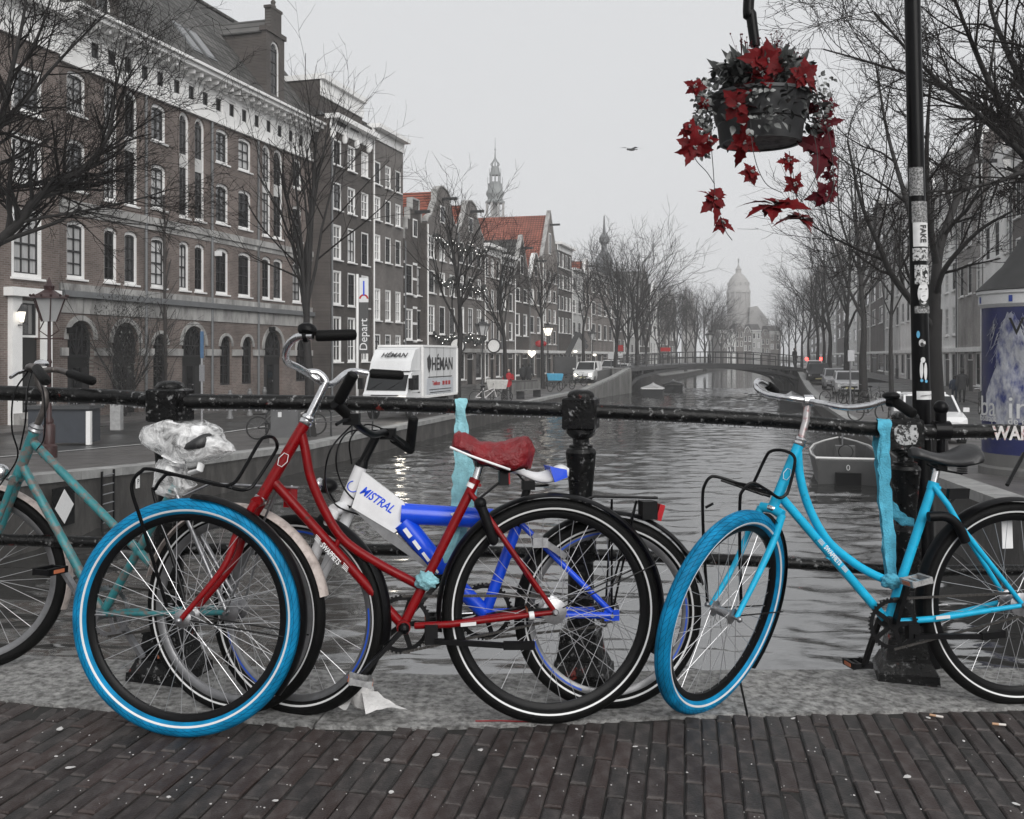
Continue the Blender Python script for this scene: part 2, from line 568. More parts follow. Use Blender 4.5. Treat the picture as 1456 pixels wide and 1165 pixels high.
# rain drops hanging under the top rail
b = MB(); rr = random.Random(5)
path = bez(railpts, 30)
for q in path:
    if -2.3 < q.x < 2.3:
        for _ in range(2):
            r = rr.uniform(0.002, 0.0038)
            b.ball(q + V((rr.uniform(-0.02, 0.02), rr.uniform(-0.006, 0.004), -0.0275 - r * 0.4)), (r, r, r * 1.3), 6, 4)
m_drop = mat('rain_drop', (0.35, 0.35, 0.36), 0.08, spec=0.8)
stuff(b.build('rain_drops', m_drop, rail, True))
# white lettering sprayed on the rail
text('painted_letters', 'WAR', 0.072, P(1438, 617, 3.737), (1, 0.02, -0.01), (0, 0, 1), mat('chalky_white_spray', (0.55, 0.53, 0.52), 0.7, var=0.3, scale=30, col2=(0.3, 0.06, 0.05), mask=0.62), rail, 0.001, sx=0.85, bold=0.002)
# paper stickers on the posts
def patch(name, c, w, h, nrm, m, parent, seed=0, bulge=0.0):
    rr = random.Random(seed); n = V(nrm).normalized(); x = V((0, 0, 1)).cross(n).normalized(); z = n.cross(x)
    pts = []
    for i in range(14):
        a = 2 * math.pi * i / 14
        ca, sa = math.cos(a), math.sin(a)
        q = max(abs(ca), abs(sa))
        s = (0.75 + 0.25 * rr.random()) / (q ** 0.8)
        pts.append(V(c) + x * (ca * s * w / 2) + z * (sa * s * h / 2))
    return MB().prism(pts, n * 0.0012).build(name, m, parent)
m_stick = mat('torn_paper_sticker', (0.42, 0.42, 0.42), 0.7, var=0.35, scale=40, col2=(0.02, 0.02, 0.02), mask=0.52, soft=0.03)
nrm14 = V((-math.sin(R_(-14)) * -1, -math.cos(R_(-14)), 0))
px0 = POSTS[2]
xq = (px0[0] - CX) / FP * px0[1]
patch('torn_sticker', V((xq, px0[1], 0.9 - 0.012)) + V((math.sin(R_(-14)), -math.cos(R_(-14)), 0)) * 0.0595, 0.095, 0.09, (math.sin(R_(-14)), -math.cos(R_(-14)), 0), m_stick, rail, 4)

# litter
m_gum = mat('pale_droppings', (0.5, 0.49, 0.48), 0.8, var=0.3, scale=60)
b = MB(); rr = random.Random(11)
def blob(c, r, asp, ang):
    n = 9; pts = []
    for i in range(n):
        a = 2 * math.pi * i / n; q = r * rr.uniform(0.65, 1.1)
        x, y = math.cos(a) * q, math.sin(a) * q * asp
        pts.append(V((c.x + x * math.cos(ang) - y * math.sin(ang), c.y + x * math.sin(ang) + y * math.cos(ang), c.z + 0.0025)))
    b.prism(pts, (0, 0, 0.0015))
for px, py, r in [(85, 1038, .022), (100, 1093, .018), (392, 1140, .013), (557, 1128, .014), (683, 1068, .013), (540, 1010, .02), (903, 1063, .012), (1290, 1106, .02), (1246, 1128, .018), (1050, 1030, .012), (1128, 1023, .014),
                  (350, 1010, .01), (80, 1077, .01), (820, 1038, .01), (1000, 968, .03), (1320, 1022, .012), (1445, 1145, .015), (240, 1135, .01), (620, 1075, .02), (478, 1082, .013), (550, 1082, .015), (1370, 1055, .012)]:
    blob(ground(px, py), r * 0.75, rr.uniform(0.4, 0.9), rr.uniform(0, 3))
for _ in range(170):
    px = rr.uniform(0, 1456); py = rr.uniform(1000, 1165)
    blob(ground(px, py), rr.uniform(0.001, 0.0035), rr.uniform(0.4, 1), rr.uniform(0, 3))
s = b.build('litter_specks', m_gum); stuff(s); s['label'] = 'pale specks of grit and dried droppings scattered over the paving bricks'; s['category'] = 'litter'
m_cig = mat('cigarette_paper', (0.62, 0.58, 0.54), 0.8); m_filter = mat('cigarette_filter', (0.42, 0.26, 0.16), 0.8)
def cig(px, py, ang, lab):
    c = ground(px, py) + V((0, 0, 0.0045))
    t = thing('cigarette_end', lab, 'cigarette', c)
    d = V((math.cos(ang), math.sin(ang), G1 * math.cos(ang)))
    MB().tube([c, c + d * 0.022], 0.004, 8).build('paper', m_cig, t, True)
    MB().tube([c - d * 0.02, c], 0.0042, 8).build('filter', m_filter, t, True)
cig(1331, 1020, -0.5, 'cigarette end below the plinth of the stickered post')
cig(1420, 1032, -0.2, 'cigarette end in front of the black rear tyre of the sky blue bicycle')
c = ground(1103, 966)
b = MB(); b.prism([c + V(q) for q in [(-.045, -.02, .008), (.04, -.012, .008), (.05, .02, .008), (-.03, .024, .008)]], (0, 0, 0.002))
tag(b.build('paper_scrap', mat('wet_paper', (0.5, 0.5, 0.5), 0.7, var=0.2, scale=30), origin=c), 'flat pale paper scrap on the stone edging beside the blue tyre', 'paper')
c = ground(712, 1029)
b = MB(); b.tube([ground(676, 1029) + V((0, 0, .008)), c + V((0, 0, .009)), ground(758, 1030) + V((0, 0, .008))], 0.004, 6, flat=0.5)
tag(b.build('red_strip', mat('red_plastic_strip', (0.22, 0.005, 0.008), 0.4), origin=c), 'thin red plastic strip lying in the joint under the black rear tyre', 'litter')
# crumpled white bag beneath the red bicycle's pedal
c = ground(520, 1003)
b = MB()
def crumple(d): return 1 + 0.18 * noise.noise(d * 3.1) + 0.1 * noise.noise(d * 9)
b.ball(P(513, 985, 3.22), (0.042, 0.04, 0.052), 18, 12, f=crumple)
def sheet(pts, th=0.004):
    b.prism([V(p) for p in pts], (0, -0.002, th))
def fold(a, bq, cq, n=8):
    """a crumpled triangular fold from the knot to its tip"""
    a, bq, cq = V(a), V(bq), V(cq)
    vs = []; fs = []
    for i in range(n + 1):
        for j in range(n + 1):
            u, v = i / n, j / n
            p = a + (bq - a) * u * (1 - v) + (cq - a) * u * v
            q = noise.noise(p * 22) * 0.012 + noise.noise(p * 60) * 0.005
            vs.append(p + V((0, 0, q)))
    for i in range(n):
        for j in range(n):
            k = i * (n + 1) + j
            fs.append((k, k + n + 1, k + n + 2, k + 1))
    b.add(vs, fs)
fold(P(512, 972, 3.2), P(580, 1010, 3.17), P(520, 1012, 3.12))
fold(P(512, 978, 3.2), P(570, 1008, 3.2), P(540, 995, 3.26))
fold(P(508, 985, 3.2), P(462, 1004, 3.2), P(492, 1008, 3.13))
fold(P(510, 975, 3.22), P(470, 1000, 3.27), P(462, 1006, 3.19))
tag(b.build('crumpled_bag', mat('white_bag', (0.62, 0.61, 0.6), 0.6, var=0.15, scale=20, bump=0.6, bscale=90), origin=c, smooth=True), 'crumpled white bag lying on the stone edging under the red bicycle pedal', 'bag')
# ------------------------------------------------------------------ bicycles
def tread_mat(name, col, groove, su, sv, rough=0.55, strength=0.8):
    """Tyre rubber with a moulded chevron tread (relief follows the tyre's own surface coordinates)."""
    m = bpy.data.materials.new(name); m.use_nodes = True
    N, L = m.node_tree.nodes, m.node_tree.links
    bs = N['Principled BSDF']; bs.inputs['Roughness'].default_value = rough; bs.inputs['Specular IOR Level'].default_value = 0.1
    uv = N.new('ShaderNodeUVMap')
    sp = N.new('ShaderNodeSeparateXYZ'); L.new(uv.outputs[0], sp.inputs[0])
    def mth(op, a, b=None):
        n = N.new('ShaderNodeMath'); n.operation = op
        for i, q in enumerate((a, b)):
            if q is None: continue
            if isinstance(q, (int, float)): n.inputs[i].default_value = q
            else: L.new(q, n.inputs[i])
        return n.outputs[0]
    v = mth('ABSOLUTE', mth('SUBTRACT', sp.outputs['Y'], 0.5))
    u = mth('MULTIPLY', sp.outputs['X'], su)
    ph = mth('ADD', u, mth('MULTIPLY', v, sv))
    fr = mth('FRACT', ph)
    g1 = mth('LESS_THAN', fr, 0.1)
    row = mth('FRACT', mth('MULTIPLY', v, 9.0))
    g2 = mth('LESS_THAN', row, 0.08)
    inside = mth('LESS_THAN', v, 0.27)
    g = mth('MULTIPLY', mth('MAXIMUM', g1, g2), inside)
    tc = N.new('ShaderNodeTexCoord')
    nz = N.new('ShaderNodeTexNoise'); nz.inputs['Scale'].default_value = 18; nz.inputs['Detail'].default_value = 6
    L.new(tc.outputs['Object'], nz.inputs['Vector'])
    x = N.new('ShaderNodeMix'); x.data_type = 'RGBA'
    L.new(g, x.inputs['Factor']); x.inputs[6].default_value = (*col, 1); x.inputs[7].default_value = (*groove, 1)
    hsv = N.new('ShaderNodeHueSaturation'); L.new(x.outputs[2], hsv.inputs['Color'])
    mr = N.new('ShaderNodeMapRange'); mr.inputs['From Min'].default_value = .3; mr.inputs['From Max'].default_value = .7; mr.inputs['To Min'].default_value = 0.6; mr.inputs['To Max'].default_value = 1.12
    L.new(nz.outputs['Fac'], mr.inputs['Value']); L.new(mr.outputs[0], hsv.inputs['Value'])
    L.new(hsv.outputs[0], bs.inputs['Base Color'])
    bp = N.new('ShaderNodeBump'); bp.inputs['Strength'].default_value = strength; bp.inputs['Distance'].default_value = 0.002; bp.invert = True
    L.new(g, bp.inputs['Height']); L.new(bp.outputs[0], bs.inputs['Normal'])
    return m
m_blue_tyre = tread_mat('blue_tyre', (0.006, 0.21, 0.42), (0.002, 0.085, 0.18), 80, 11)
m_black_tyre = tread_mat('black_tyre', (0.006, 0.006, 0.006), (0.002, 0.002, 0.002), 110, 9, 0.6)
m_teal = mat('worn_teal_enamel', (0.025, 0.17, 0.185), 0.45, var=0.3, scale=18, col2=(0.13, 0.115, 0.105), mask=0.54, soft=0.05, bump=0.3)
m_blue = mat('royal_blue_enamel', (0.005, 0.06, 0.6), 0.25, var=0.1, scale=14)
m_frwhite = mat('white_frame_enamel', (0.66, 0.66, 0.67), 0.3, var=0.1, scale=25)
m_fender_w = mat('dirty_white_fender', (0.46, 0.4, 0.37), 0.45, var=0.3, scale=25, col2=(0.25, 0.2, 0.18), mask=0.6)
m_seatred = mat('red_seat_cover', (0.17, 0.0012, 0.005), 0.38, var=0.35, scale=16, bump=2.0, bscale=26)
m_leather = mat('black_vinyl', (0.016, 0.016, 0.017), 0.4, var=0.2, scale=30, bump=0.2, bscale=200)
m_towel = mat('pale_blue_cloth', (0.27, 0.55, 0.61), 0.9, var=0.35, scale=22, bump=1.0, bscale=160)
m_towel2 = mat('sky_blue_cloth', (0.09, 0.42, 0.58), 0.9, var=0.35, scale=22, bump=1.0, bscale=160)
m_amber = mat('amber_reflector', (0.5, 0.16, 0.08), 0.2)
m_chain = mat('oily_chain', (0.09, 0.085, 0.08), 0.4, 0.8, var=0.5, scale=200)
m_label = mat('paper_label', (0.6, 0.6, 0.6), 0.6)
m_bluerim = mat('blue_rim_decal', (0.02, 0.08, 0.45), 0.35)

class Plane:
    """Upright plane of a bicycle through its two tyre contacts, tipped back by lean."""
    def __init__(s, f, r, lean):
        s.A, s.B = ground(*f), ground(*r)
        h = s.B - s.A; h.z = 0; s.h = h.normalized()
        n0 = V((s.h.y, -s.h.x, 0))
        if n0.y > 0: n0 = -n0
        l = R_(lean)
        s.u = V((0, 0, 1)) * math.cos(l) - n0 * math.sin(l)
        s.n = n0 * math.cos(l) + V((0, 0, 1)) * math.sin(l)
        s.n0 = n0
    def at(s, px, py, off=0.0):
        d = V(((px - CX) / FP, 1, -(py - HY) / FP)); c = V((0, 0, CH))
        q = s.A + s.n * off
        t = (q - c).dot(s.n) / d.dot(s.n)
        return c + d * t

def wheel(bk, c, axis, R, tr, tyre_m, rim_m, band=None, spokes=36, hub_r=0.018, hub_w=0.06, seed=0, spoke_m=None, rimw=0.012, decal=None):
    axis = V(axis).normalized(); c = V(c)
    X, Y = perp(axis)
    ri = R - 2 * tr
    prof = [(ri + 0.004, -rimw), (ri + 0.004, rimw), (ri - 0.006, rimw), (ri - 0.018, 0.005), (ri - 0.018, -0.005), (ri - 0.006, -rimw)]
    w = MB().ring(c, axis, prof, 72).build('wheel', rim_m, bk, True, angle=35)
    k = 14
    tp = [(R - tr - tr * 1.02 * math.cos(2 * math.pi * (i / k)), -tr * math.sin(2 * math.pi * (i / k)) * 0.98) for i in range(k)]
    MB().ring(c, axis, tp, 96, uv=True).build('tyre', tyre_m, w, True, angle=80)
    if band:
        for sgn in (-1, 1):
            bp = []
            for t in (0.165, 0.178, 0.191, 0.204):
                a = 2 * math.pi * t * 1.0
                bp.append((R - tr - (tr + 0.0006) * 1.02 * math.cos(a), sgn * (tr + 0.0006) * math.sin(a)))
            for t in (0.204, 0.165):
                a = 2 * math.pi * t
                bp.append((R - tr - (tr - 0.002) * math.cos(a), sgn * (tr - 0.002) * math.sin(a)))
            MB().ring(c, axis, bp, 96).build('reflective_band', band, w, True)
    if decal:
        for a0 in (0.3, 2.4, 4.5):
            MB().ring(c, axis, [(ri - 0.002, rimw + 0.0005), (ri - 0.002, rimw + 0.0012), (ri - 0.008, rimw + 0.0005), (ri - 0.008, rimw)], 20, a0, a0 + 0.9).build('rim_decal', decal, w)
    MB().lathe([(0.006, -hub_w / 2 - 0.028), (0.006, -hub_w / 2 - 0.006), (hub_r * 0.8, -hub_w / 2 - 0.004), (hub_r * 1.35, -hub_w / 2), (hub_r * 1.35, -hub_w / 2 + 0.004), (hub_r * 0.75, -hub_w / 2 + 0.009),
                (hub_r * 0.75, hub_w / 2 - 0.009), (hub_r * 1.35, hub_w / 2 - 0.004), (hub_r * 1.35, hub_w / 2), (hub_r * 0.8, hub_w / 2 + 0.004), (0.006, hub_w / 2 + 0.006), (0.006, hub_w / 2 + 0.028)], 18, c, (X, Y, axis)).build('hub', m_steel, w, True)
    b = MB(); rr = random.Random(seed); a00 = rr.uniform(0, 1)
    for i in range(spokes):
        side = 1 if i % 2 else -1
        a = a00 + 2 * math.pi * i / spokes
        lead = 1 if (i // 2) % 2 else -1
        ah = a + lead * R_(62)
        p0 = c + (X * math.cos(ah) + Y * math.sin(ah)) * hub_r * 1.15 + axis * (side * (hub_w / 2 - 0.002))
        p1 = c + (X * math.cos(a) + Y * math.sin(a)) * (ri - 0.016)
        b.tube([p0, p1], 0.00105, 4, cap=False)
    stuff(b.build('spokes', spoke_m or m_spoke, w))
    # valve
    p = c + X * (ri - 0.018)
    MB().tube([p, p - X * 0.035], 0.003, 6).build('valve', m_steel, w)
    return w

def mudguard(bk, c, axis, R, w, a0, a1, m, xref, th=0.0015, name='mudguard'):
    k = 7; o, i = [], []
    for j in range(k):
        t = -1 + 2 * j / (k - 1)
        o.append((R - 0.012 * t * t, t * w / 2)); i.append((R - th - 0.012 * t * t, t * w / 2))
    return MB().ring(c, axis, o + i[::-1], 48, a0, a1, xref=xref).build(name, m, bk, True, angle=50)

def tubep(bk, name, pts, r, m, n=12, smooth_n=0, parent=None):
    pts = bez(pts, smooth_n) if smooth_n else pts
    return MB().tube(pts, r, n).build(name, m, parent or bk, True)

def pedal(par, c, axis, fwd, m=None):
    axis = V(axis).normalized(); fwd = V(fwd).normalized(); up = axis.cross(fwd).normalized()
    b = MB()
    b.tube([c - axis * 0.045, c + axis * 0.045], 0.006, 8)
    for s in (-1, 1):
        b.box(c + fwd * (s * 0.03), (0.085, 0.01, 0.022), (axis, fwd, up))
        b.box(c + axis * (s * 0.04), (0.008, 0.066, 0.018), (axis, fwd, up))
    o = b.build('pedal', m or m_plast, par)
    for s in (-1, 1):
        MB().box(c + fwd * (s * 0.0362), (0.045, 0.003, 0.012), (axis, fwd, up)).build('reflector', m_amber, par)
    return o

def chain_run(bk, pts, m=None):
    b = MB()
    for a, d in zip(pts, pts[1:]):
        a, d = V(a), V(d); l = (d - a).length; n = max(1, int(l / 0.0127)); t = (d - a) / n
        for i in range(n):
            q = a + t * (i + 0.5)
            b.bar(q - t * 0.47, q + t * 0.47, 0.005 if i % 2 else 0.007, 0.008)
    return stuff(b.build('chain', m or m_chain, bk))

def chainset(bk, pl, bbp, R, m, off=-0.03):
    n = pl.n; X, Y = pl.h, pl.u
    c = bbp + n * off
    b = MB()
    b.ring(c, n, [(R, -0.0015), (R, 0.0015), (R - 0.013, 0.0015), (R - 0.013, -0.0015)], 48)
    for i in range(5):
        a = i * 2 * math.pi / 5
        e = X * math.cos(a) + Y * math.sin(a)
        b.bar(c + e * 0.012, c + e * (R - 0.01), 0.003, 0.016, up=e.cross(n))
    for i in range(42):
        a = i * 2 * math.pi / 42
        e = X * math.cos(a) + Y * math.sin(a)
        b.bar(c + e * (R - 0.001), c + e * (R + 0.005), 0.003, 0.006, up=e.cross(n))
    return b.build('chainring', m, bk)

def saddle(bk, name, c, fwd, L, W, H, m, nose=0.28, up=None, flare=1.0, lumps=0.0, back=0.85):
    """Saddle: broad at the back, drawn to a nose; c is the centre of its underside."""
    fwd = V(fwd).normalized(); up = V(up or (0, 0, 1)); side = fwd.cross(up).normalized(); up = side.cross(fwd).normalized()
    vs, fs = [], []; n, k = 18, 16
    for i in range(n + 1):
        t = i / n                       # 0 back .. 1 nose
        s = math.sin(math.pi * min(1, t * 5 + 0.0) / 2) if t < 0.2 else 1
        if t > 0.9: s = math.sqrt(max(0.02, 1 - ((t - 0.9) / 0.1) ** 2 * 0.9))
        w = W / 2 * (back * s if t < 0.2 else (nose + (back - nose) * (0.5 + 0.5 * math.cos(math.pi * min(1, (t - 0.2) / 0.6)))) * s)
        h = H * (0.75 + 0.25 * math.cos(math.pi * t * 1.3)) * (0.5 + 0.5 * s)
        dz = 0.012 * math.cos(math.pi * 2 * t) + 0.008 * t
        for j in range(k):
            a = 2 * math.pi * j / k
            x, z = math.cos(a) * w, math.sin(a)
            z = z * h * 0.75 if z > 0 else z * h * 0.25
            p = c + fwd * ((t - 0.5) * L) + side * x + up * (z + dz)
            if lumps: p += (side * noise.noise(p * 30) + up * noise.noise(p * 34 + V((5, 0, 0)))) * lumps
            vs.append(p)
    for i in range(n):
        for j in range(k):
            l = (j + 1) % k
            fs.append((i * k + j, i * k + l, (i + 1) * k + l, (i + 1) * k + j))
    fs.append(tuple(range(k))); fs.append(tuple(reversed([n * k + j for j in range(k)])))
    return MB().add(vs, fs).build(name, m, bk, True, angle=70)

# ---- red bicycle -----------------------------------------------------------------------------------------------
pr = Plane((262, 1048), (788, 1029), 5.0)
A = pr.at
WR = 0.358
red = thing('bicycle', 'dark red step through bicycle with one bright blue front tyre and red saddle cover', 'bicycle', (pr.A + pr.B) / 2, 'bicycles parked against the railing')
rc = pr.B + pr.u * WR
fax = V((-0.075, -1, 0.06)).normalized()
fup = (V((0, 0, 1)) - fax * fax.z).normalized()
fc = pr.A + fup * WR
w = wheel(red, fc, fax, WR, 0.025, m_blue_tyre, m_rimblack, m_band, 36, 0.02, 0.07, 1)
w2 = wheel(red, rc, pr.n, WR, 0.023, m_black_tyre, m_rimblack, m_band, 36, 0.03, 0.07, 2)
ht, hb = A(434, 602), A(372, 708)
tubep(red, 'head_tube', [ht, hb], 0.0185, m_red, 16)
hs_ = MB()
d = (ht - hb).normalized(); X, Y = perp(d)
hs_.lathe([(0.019, -0.004), (0.022, 0.0), (0.022, 0.008), (0.018, 0.012), (0.021, 0.016), (0.021, 0.022), (0.016, 0.028)], 20, ht, (X, Y, d))
hs_.build('headset', m_chrome, red, True)
hs_ = MB().lathe([(0.02, -0.012), (0.0225, -0.008), (0.0225, 0.0), (0.0195, 0.003)], 20, hb, (X, Y, d)).build('crown_race', m_chrome, red, True)
bb = A(573, 890)
dt = tubep(red, 'down_tube', [A(388, 684), bb], 0.0155, m_red, 16)
tt = tubep(red, 'curved_top_tube', [A(428, 612), A(434, 640), A(442, 680), A(462, 727), A(489, 768), A(537, 801), A(603, 836)], 0.0145, m_red, 14, 6)
tubep(red, 'tube_bridge', [A(474, 785), A(483, 765)], 0.009, m_red, 10)
st_top = A(675, 686)
tubep(red, 'seat_tube', [bb, st_top], 0.0155, m_red, 16)
for off in (0.045, -0.045):
    tubep(red, 'chain_stay', [A(590, 890, off * 0.3), A(640, 888, off * 0.9), rc + pr.n * off + pr.u * 0.0], [0.011, 0.011, 0.008], m_red, 10)
    tubep(red, 'seat_stay', [A(668, 700, off * 0.3), A(685, 722, off), rc + pr.n * off], [0.009, 0.009, 0.0075], m_red, 10)
    MB().ball(rc + pr.n * (off * 1.15), 0.011).build('axle_nut', m_steel, red, True)
# fork
side = fax
for s in (0.05, -0.05):
    q = fc + fax * s
    cr = hb - d * 0.012 + fax * (s * 0.75)
    mid = cr + (q - cr) * 0.55 + pr.h * 0.028 - d * 0.01
    fb = bez([cr, cr - d * 0.11, mid, q], 7)
    MB().tube(fb, [0.0145 - 0.0065 * i / (len(fb) - 1) for i in range(len(fb))], 12).build('fork_blade', m_red, red, True)
MB().tube([hb - d * 0.012 + fax * 0.04, hb - d * 0.01, hb - d * 0.012 - fax * 0.04], 0.017, 12).build('fork_crown', m_red, red, True)
for s in (0.062, -0.062): MB().ball(fc + fax * s, 0.01).build('axle_nut', m_steel, red, True)
# stem and handlebar
s0 = ht + d * 0.02
s1, s2 = A(460, 551), A(438, 530)
tubep(red, 'stem', bez([s0, s1, A(462, 541), A(452, 531), s2], 5), 0.0125, m_chrome, 14)
cl = A(441, 533)
nearg = [cl, P(424, 523, 3.08), P(409, 515, 3.0), P(406, 503, 2.94), P(411, 489, 2.9), P(424, 479, 2.87), P(445, 478, 2.86), P(507, 476, 2.9)]
farg = [cl, P(452, 541, 3.16), P(463, 547, 3.2), P(474, 545, 3.26), P(490, 532, 3.34), P(503, 528, 3.38), P(523, 531, 3.4), P(574, 534, 3.44)]
hbar = MB().tube(bez(nearg[:-1], 7), 0.011, 12).tube(bez(farg[:-1], 7), 0.011, 12).build('handlebar', m_chrome, red, True)
for g in (nearg, farg):
    e = g[-1]; s = g[-2]; dd = (e - s).normalized()
    q0 = s + dd * 0.008
    MB().tube([q0, q0 + dd * 0.006, e - dd * 0.012, e - dd * 0.003, e], [0.0135, 0.0165, 0.0165, 0.014, 0.006], 16).build('grip', m_rubber, hbar, True)
bc = P(437, 468, 2.87)
MB().lathe([(0.026, -0.013), (0.028, -0.004), (0.026, 0.006), (0.016, 0.014), (0.004, 0.017)], 20, bc, (V((1, 0, 0)), V((0, 0.8, -0.3)).normalized(), V((-0.15, 0.3, 0.9)).normalized())).build('bell', m_plast, hbar, True)
MB().tube([P(437, 478, 2.87), P(431, 479, 2.87)], 0.018, 14).build('bell_clamp', m_plast, hbar, True)
# saddle with cover
up_s = V((-0.02, 0, 1))
sp0, sp1 = st_top, A(684, 655)
tubep(red, 'seat_post', [sp0 - (sp1 - sp0) * 0.1, sp1], 0.0125, m_chrome, 14)
MB().tube([A(676, 681), A(673, 688)], 0.0185, 14).build('seat_clamp', m_red, red, True)
MB().tube([A(682, 690, .02), A(682, 690, -.02)], 0.006, 8).build('clamp_bolt', m_red, red, True)
sdc = A(699, 652)
fw = (A(645, 640) - A(755, 662)).normalized()
sd = saddle(red, 'saddle', sdc, fw, 0.27, 0.17, 0.125, m_seatred, nose=0.72, flare=1, lumps=0.013)
MB().tube(bez([A(640, 636, .05), A(668, 648, .075), A(705, 661, .075), A(725, 668, .06)], 5), 0.004, 8).build('white_piping', m_white, sd, True)
b = MB()
for o_ in (0.025, -0.025):
    b.tube([A(665, 648, o_), A(685, 658, o_), A(720, 672, o_), A(748, 664, o_)], 0.004, 6)
b.box(A(685, 657), (0.04, 0.06, 0.03), (pr.h, pr.n, pr.u))
b.build('saddle_rails', m_plast, red)
tubep(red, 'lamp_arm', [A(683, 708), A(713, 684)], 0.004, m_plast, 8)
MB().box(A(716, 680), (0.03, 0.03, 0.045), (pr.h, pr.n, pr.u)).build('tail_lamp', m_plast, red)
MB().box(A(723, 680), (0.006, 0.03, 0.038), (pr.h, pr.n, pr.u)).build('lamp_lens', m_lampred, red)
# mudguards, lock, carrier
mudguard(red, rc, pr.n, WR + 0.018, 0.056, R_(-25), R_(188), m_black, pr.h if pr.n.cross(pr.h).z > 0 else pr.h)
mudguard(red, fc, fax, WR + 0.014, 0.056, R_(-38), R_(88), m_black, V((1, 0, 0)))
for s in (0.036, -0.036):
    tubep(red, 'mudguard_stay', [rc + pr.n * s, rc + pr.n * s + (pr.h * math.cos(R_(22)) + pr.u * math.sin(R_(22))) * (WR + 0.01)], 0.0025, m_black, 6)
    e = (V((1, 0, 0)) * math.cos(R_(-10)) + V((0, 0, 1)) * math.sin(R_(-10))) * (WR + 0.008)
    tubep(red, 'mudguard_stay', [fc + fax * s, fc + fax * s + e], 0.0025, m_black, 6)
MB().tube(bez([A(680, 712, .045), A(688, 730, .05), A(700, 765, .045), A(704, 770, .04)], 4), [0.016, 0.018, 0.018] + [0.016] * 10, 10).build('ring_lock', m_plast, red, True)
MB().ball(A(683, 716, .05), 0.02).build('lock_barrel', m_plast, red, True)
n1 = [P(237, 862, 2.97), P(202, 745, 2.93), P(188, 700, 2.92), P(190, 682, 2.92), P(200, 671, 2.92), P(213, 667, 2.93), P(265, 679, 2.95), P(312, 690, 2.97), P(328, 689, 2.98), P(340, 678, 2.99), P(368, 630, 3.02), P(377, 622, 3.03), P(388, 622, 3.06),
      P(394, 632, 3.12), P(390, 645, 3.13), P(362, 688, 3.11), P(351, 696, 3.1), P(338, 696, 3.1), P(300, 686, 3.1), P(245, 675, 3.12), P(232, 679, 3.12), P(221, 695, 3.12), P(220, 708, 3.12), P(258, 838, 3.08), P(262, 866, 3.06)]
fcr = MB().tube(bez(n1, 5), 0.0055, 8).build('front_carrier', m_black, red, True)
b = MB()
for t in (0.2, 0.45, 0.7):
    a = n1[6] + (n1[7] - n1[6]) * t; c_ = n1[18] + (n1[19] - n1[18]) * (1 - t)
    b.tube([a, c_], 0.004, 6)
for t in (0.33, 0.66):
    a = n1[6] + (n1[18] - n1[6]) * t; c_ = n1[7] + (n1[17] - n1[7]) * t
    b.tube([a, c_], 0.004, 6)
b.build('carrier_bars', m_black, fcr, True)
# drive train
chainset(red, pr, bb, 0.088, m_plast, -0.03)
cc = bb - pr.n * 0.03
chain_run(red, [cc + pr.u * 0.088, rc - pr.n * 0.03 + pr.u * 0.04])
chain_run(red, [cc - pr.u * 0.088, rc - pr.n * 0.03 - pr.u * 0.04])
MB().lathe([(0.022, -0.035), (0.022, 0.035)], 16, bb, (pr.h, pr.u, pr.n)).build('bottom_bracket', m_red, red, True)
cp = A(512, 962, 0.06)
ck = MB(); ck.bar(bb + pr.n * 0.05, cp, 0.013, 0.024, up=pr.n); ck.ball(bb + pr.n * 0.052, (0.018, 0.018, 0.018)); ck = ck.build('crank_arm', m_black, red)
pedal(red, cp + pr.n * 0.05, pr.n, V((0.95, 0.1, -0.2)), mat('grey_pedal', (0.3, 0.3, 0.3), 0.35, 0.6, var=0.4, scale=60))
cp2 = bb - pr.n * 0.06 - (cp - bb - pr.n * 0.05)
MB().bar(bb - pr.n * 0.05, cp2, 0.013, 0.024, up=pr.n).build('crank_arm', m_black, red)
pedal(red, cp2 - pr.n * 0.05, pr.n, pr.h)
ks = MB(); ks.box(A(613, 902, .03), (0.04, 0.03, 0.06), (pr.h, pr.n, pr.u)); ks.bar(A(618, 912, .045), A(716, 918, .06), 0.014, 0.016); ks.bar(A(716, 918, .06), A(760, 918, .062), 0.018, 0.024)
ks.build('kickstand', m_plast, red)
MB().tube([A(752, 876, .046), A(759, 875, .046)], 0.0135, 12).build('stay_clamp', m_band, red, True)
# lettering and badge
ax_ = (bb - A(388, 684)).normalized()
text('lettering', 'SWAPFIETS', 0.023, A(470, 787) + pr.n * 0.0165, ax_, pr.h.cross(pr.n) if False else pr.n.cross(ax_), m_white, red, sx=0.72, bold=0.0004)
for base, s in ((A(452, 766), -1), (A(491, 806), 1)):
    for k in range(4):
        q = base + pr.n * 0.0165 + pr.n.cross(ax_) * (0.006 - k * 0.004)
        MB().bar(q - ax_ * (0.014 - 0.002 * k), q + ax_ * (0.014 - 0.002 * (3 - k)), 0.0016, 0.0012, up=pr.n).build('stripe', m_white, red)
q = A(403, 654) + pr.n * 0.0195
hexp = []
for k in range(6):
    a = k * math.pi / 3 + 0.5
    hexp.append(q + d * (math.cos(a) * 0.024) + d.cross(pr.n) * (math.sin(a) * 0.014))
MB().tube(hexp, 0.0013, 4, closed=True).build('badge', m_white, red)
MB().bar(A(655, 889, 0.058), A(677, 887, 0.058), 0.001, 0.011, up=pr.u).build('sticker', m_label, red)
MB().tube([A(669, 694, .0), A(673, 686, .0)], 0.0165, 14).build('sticker_band', m_white, red, True)

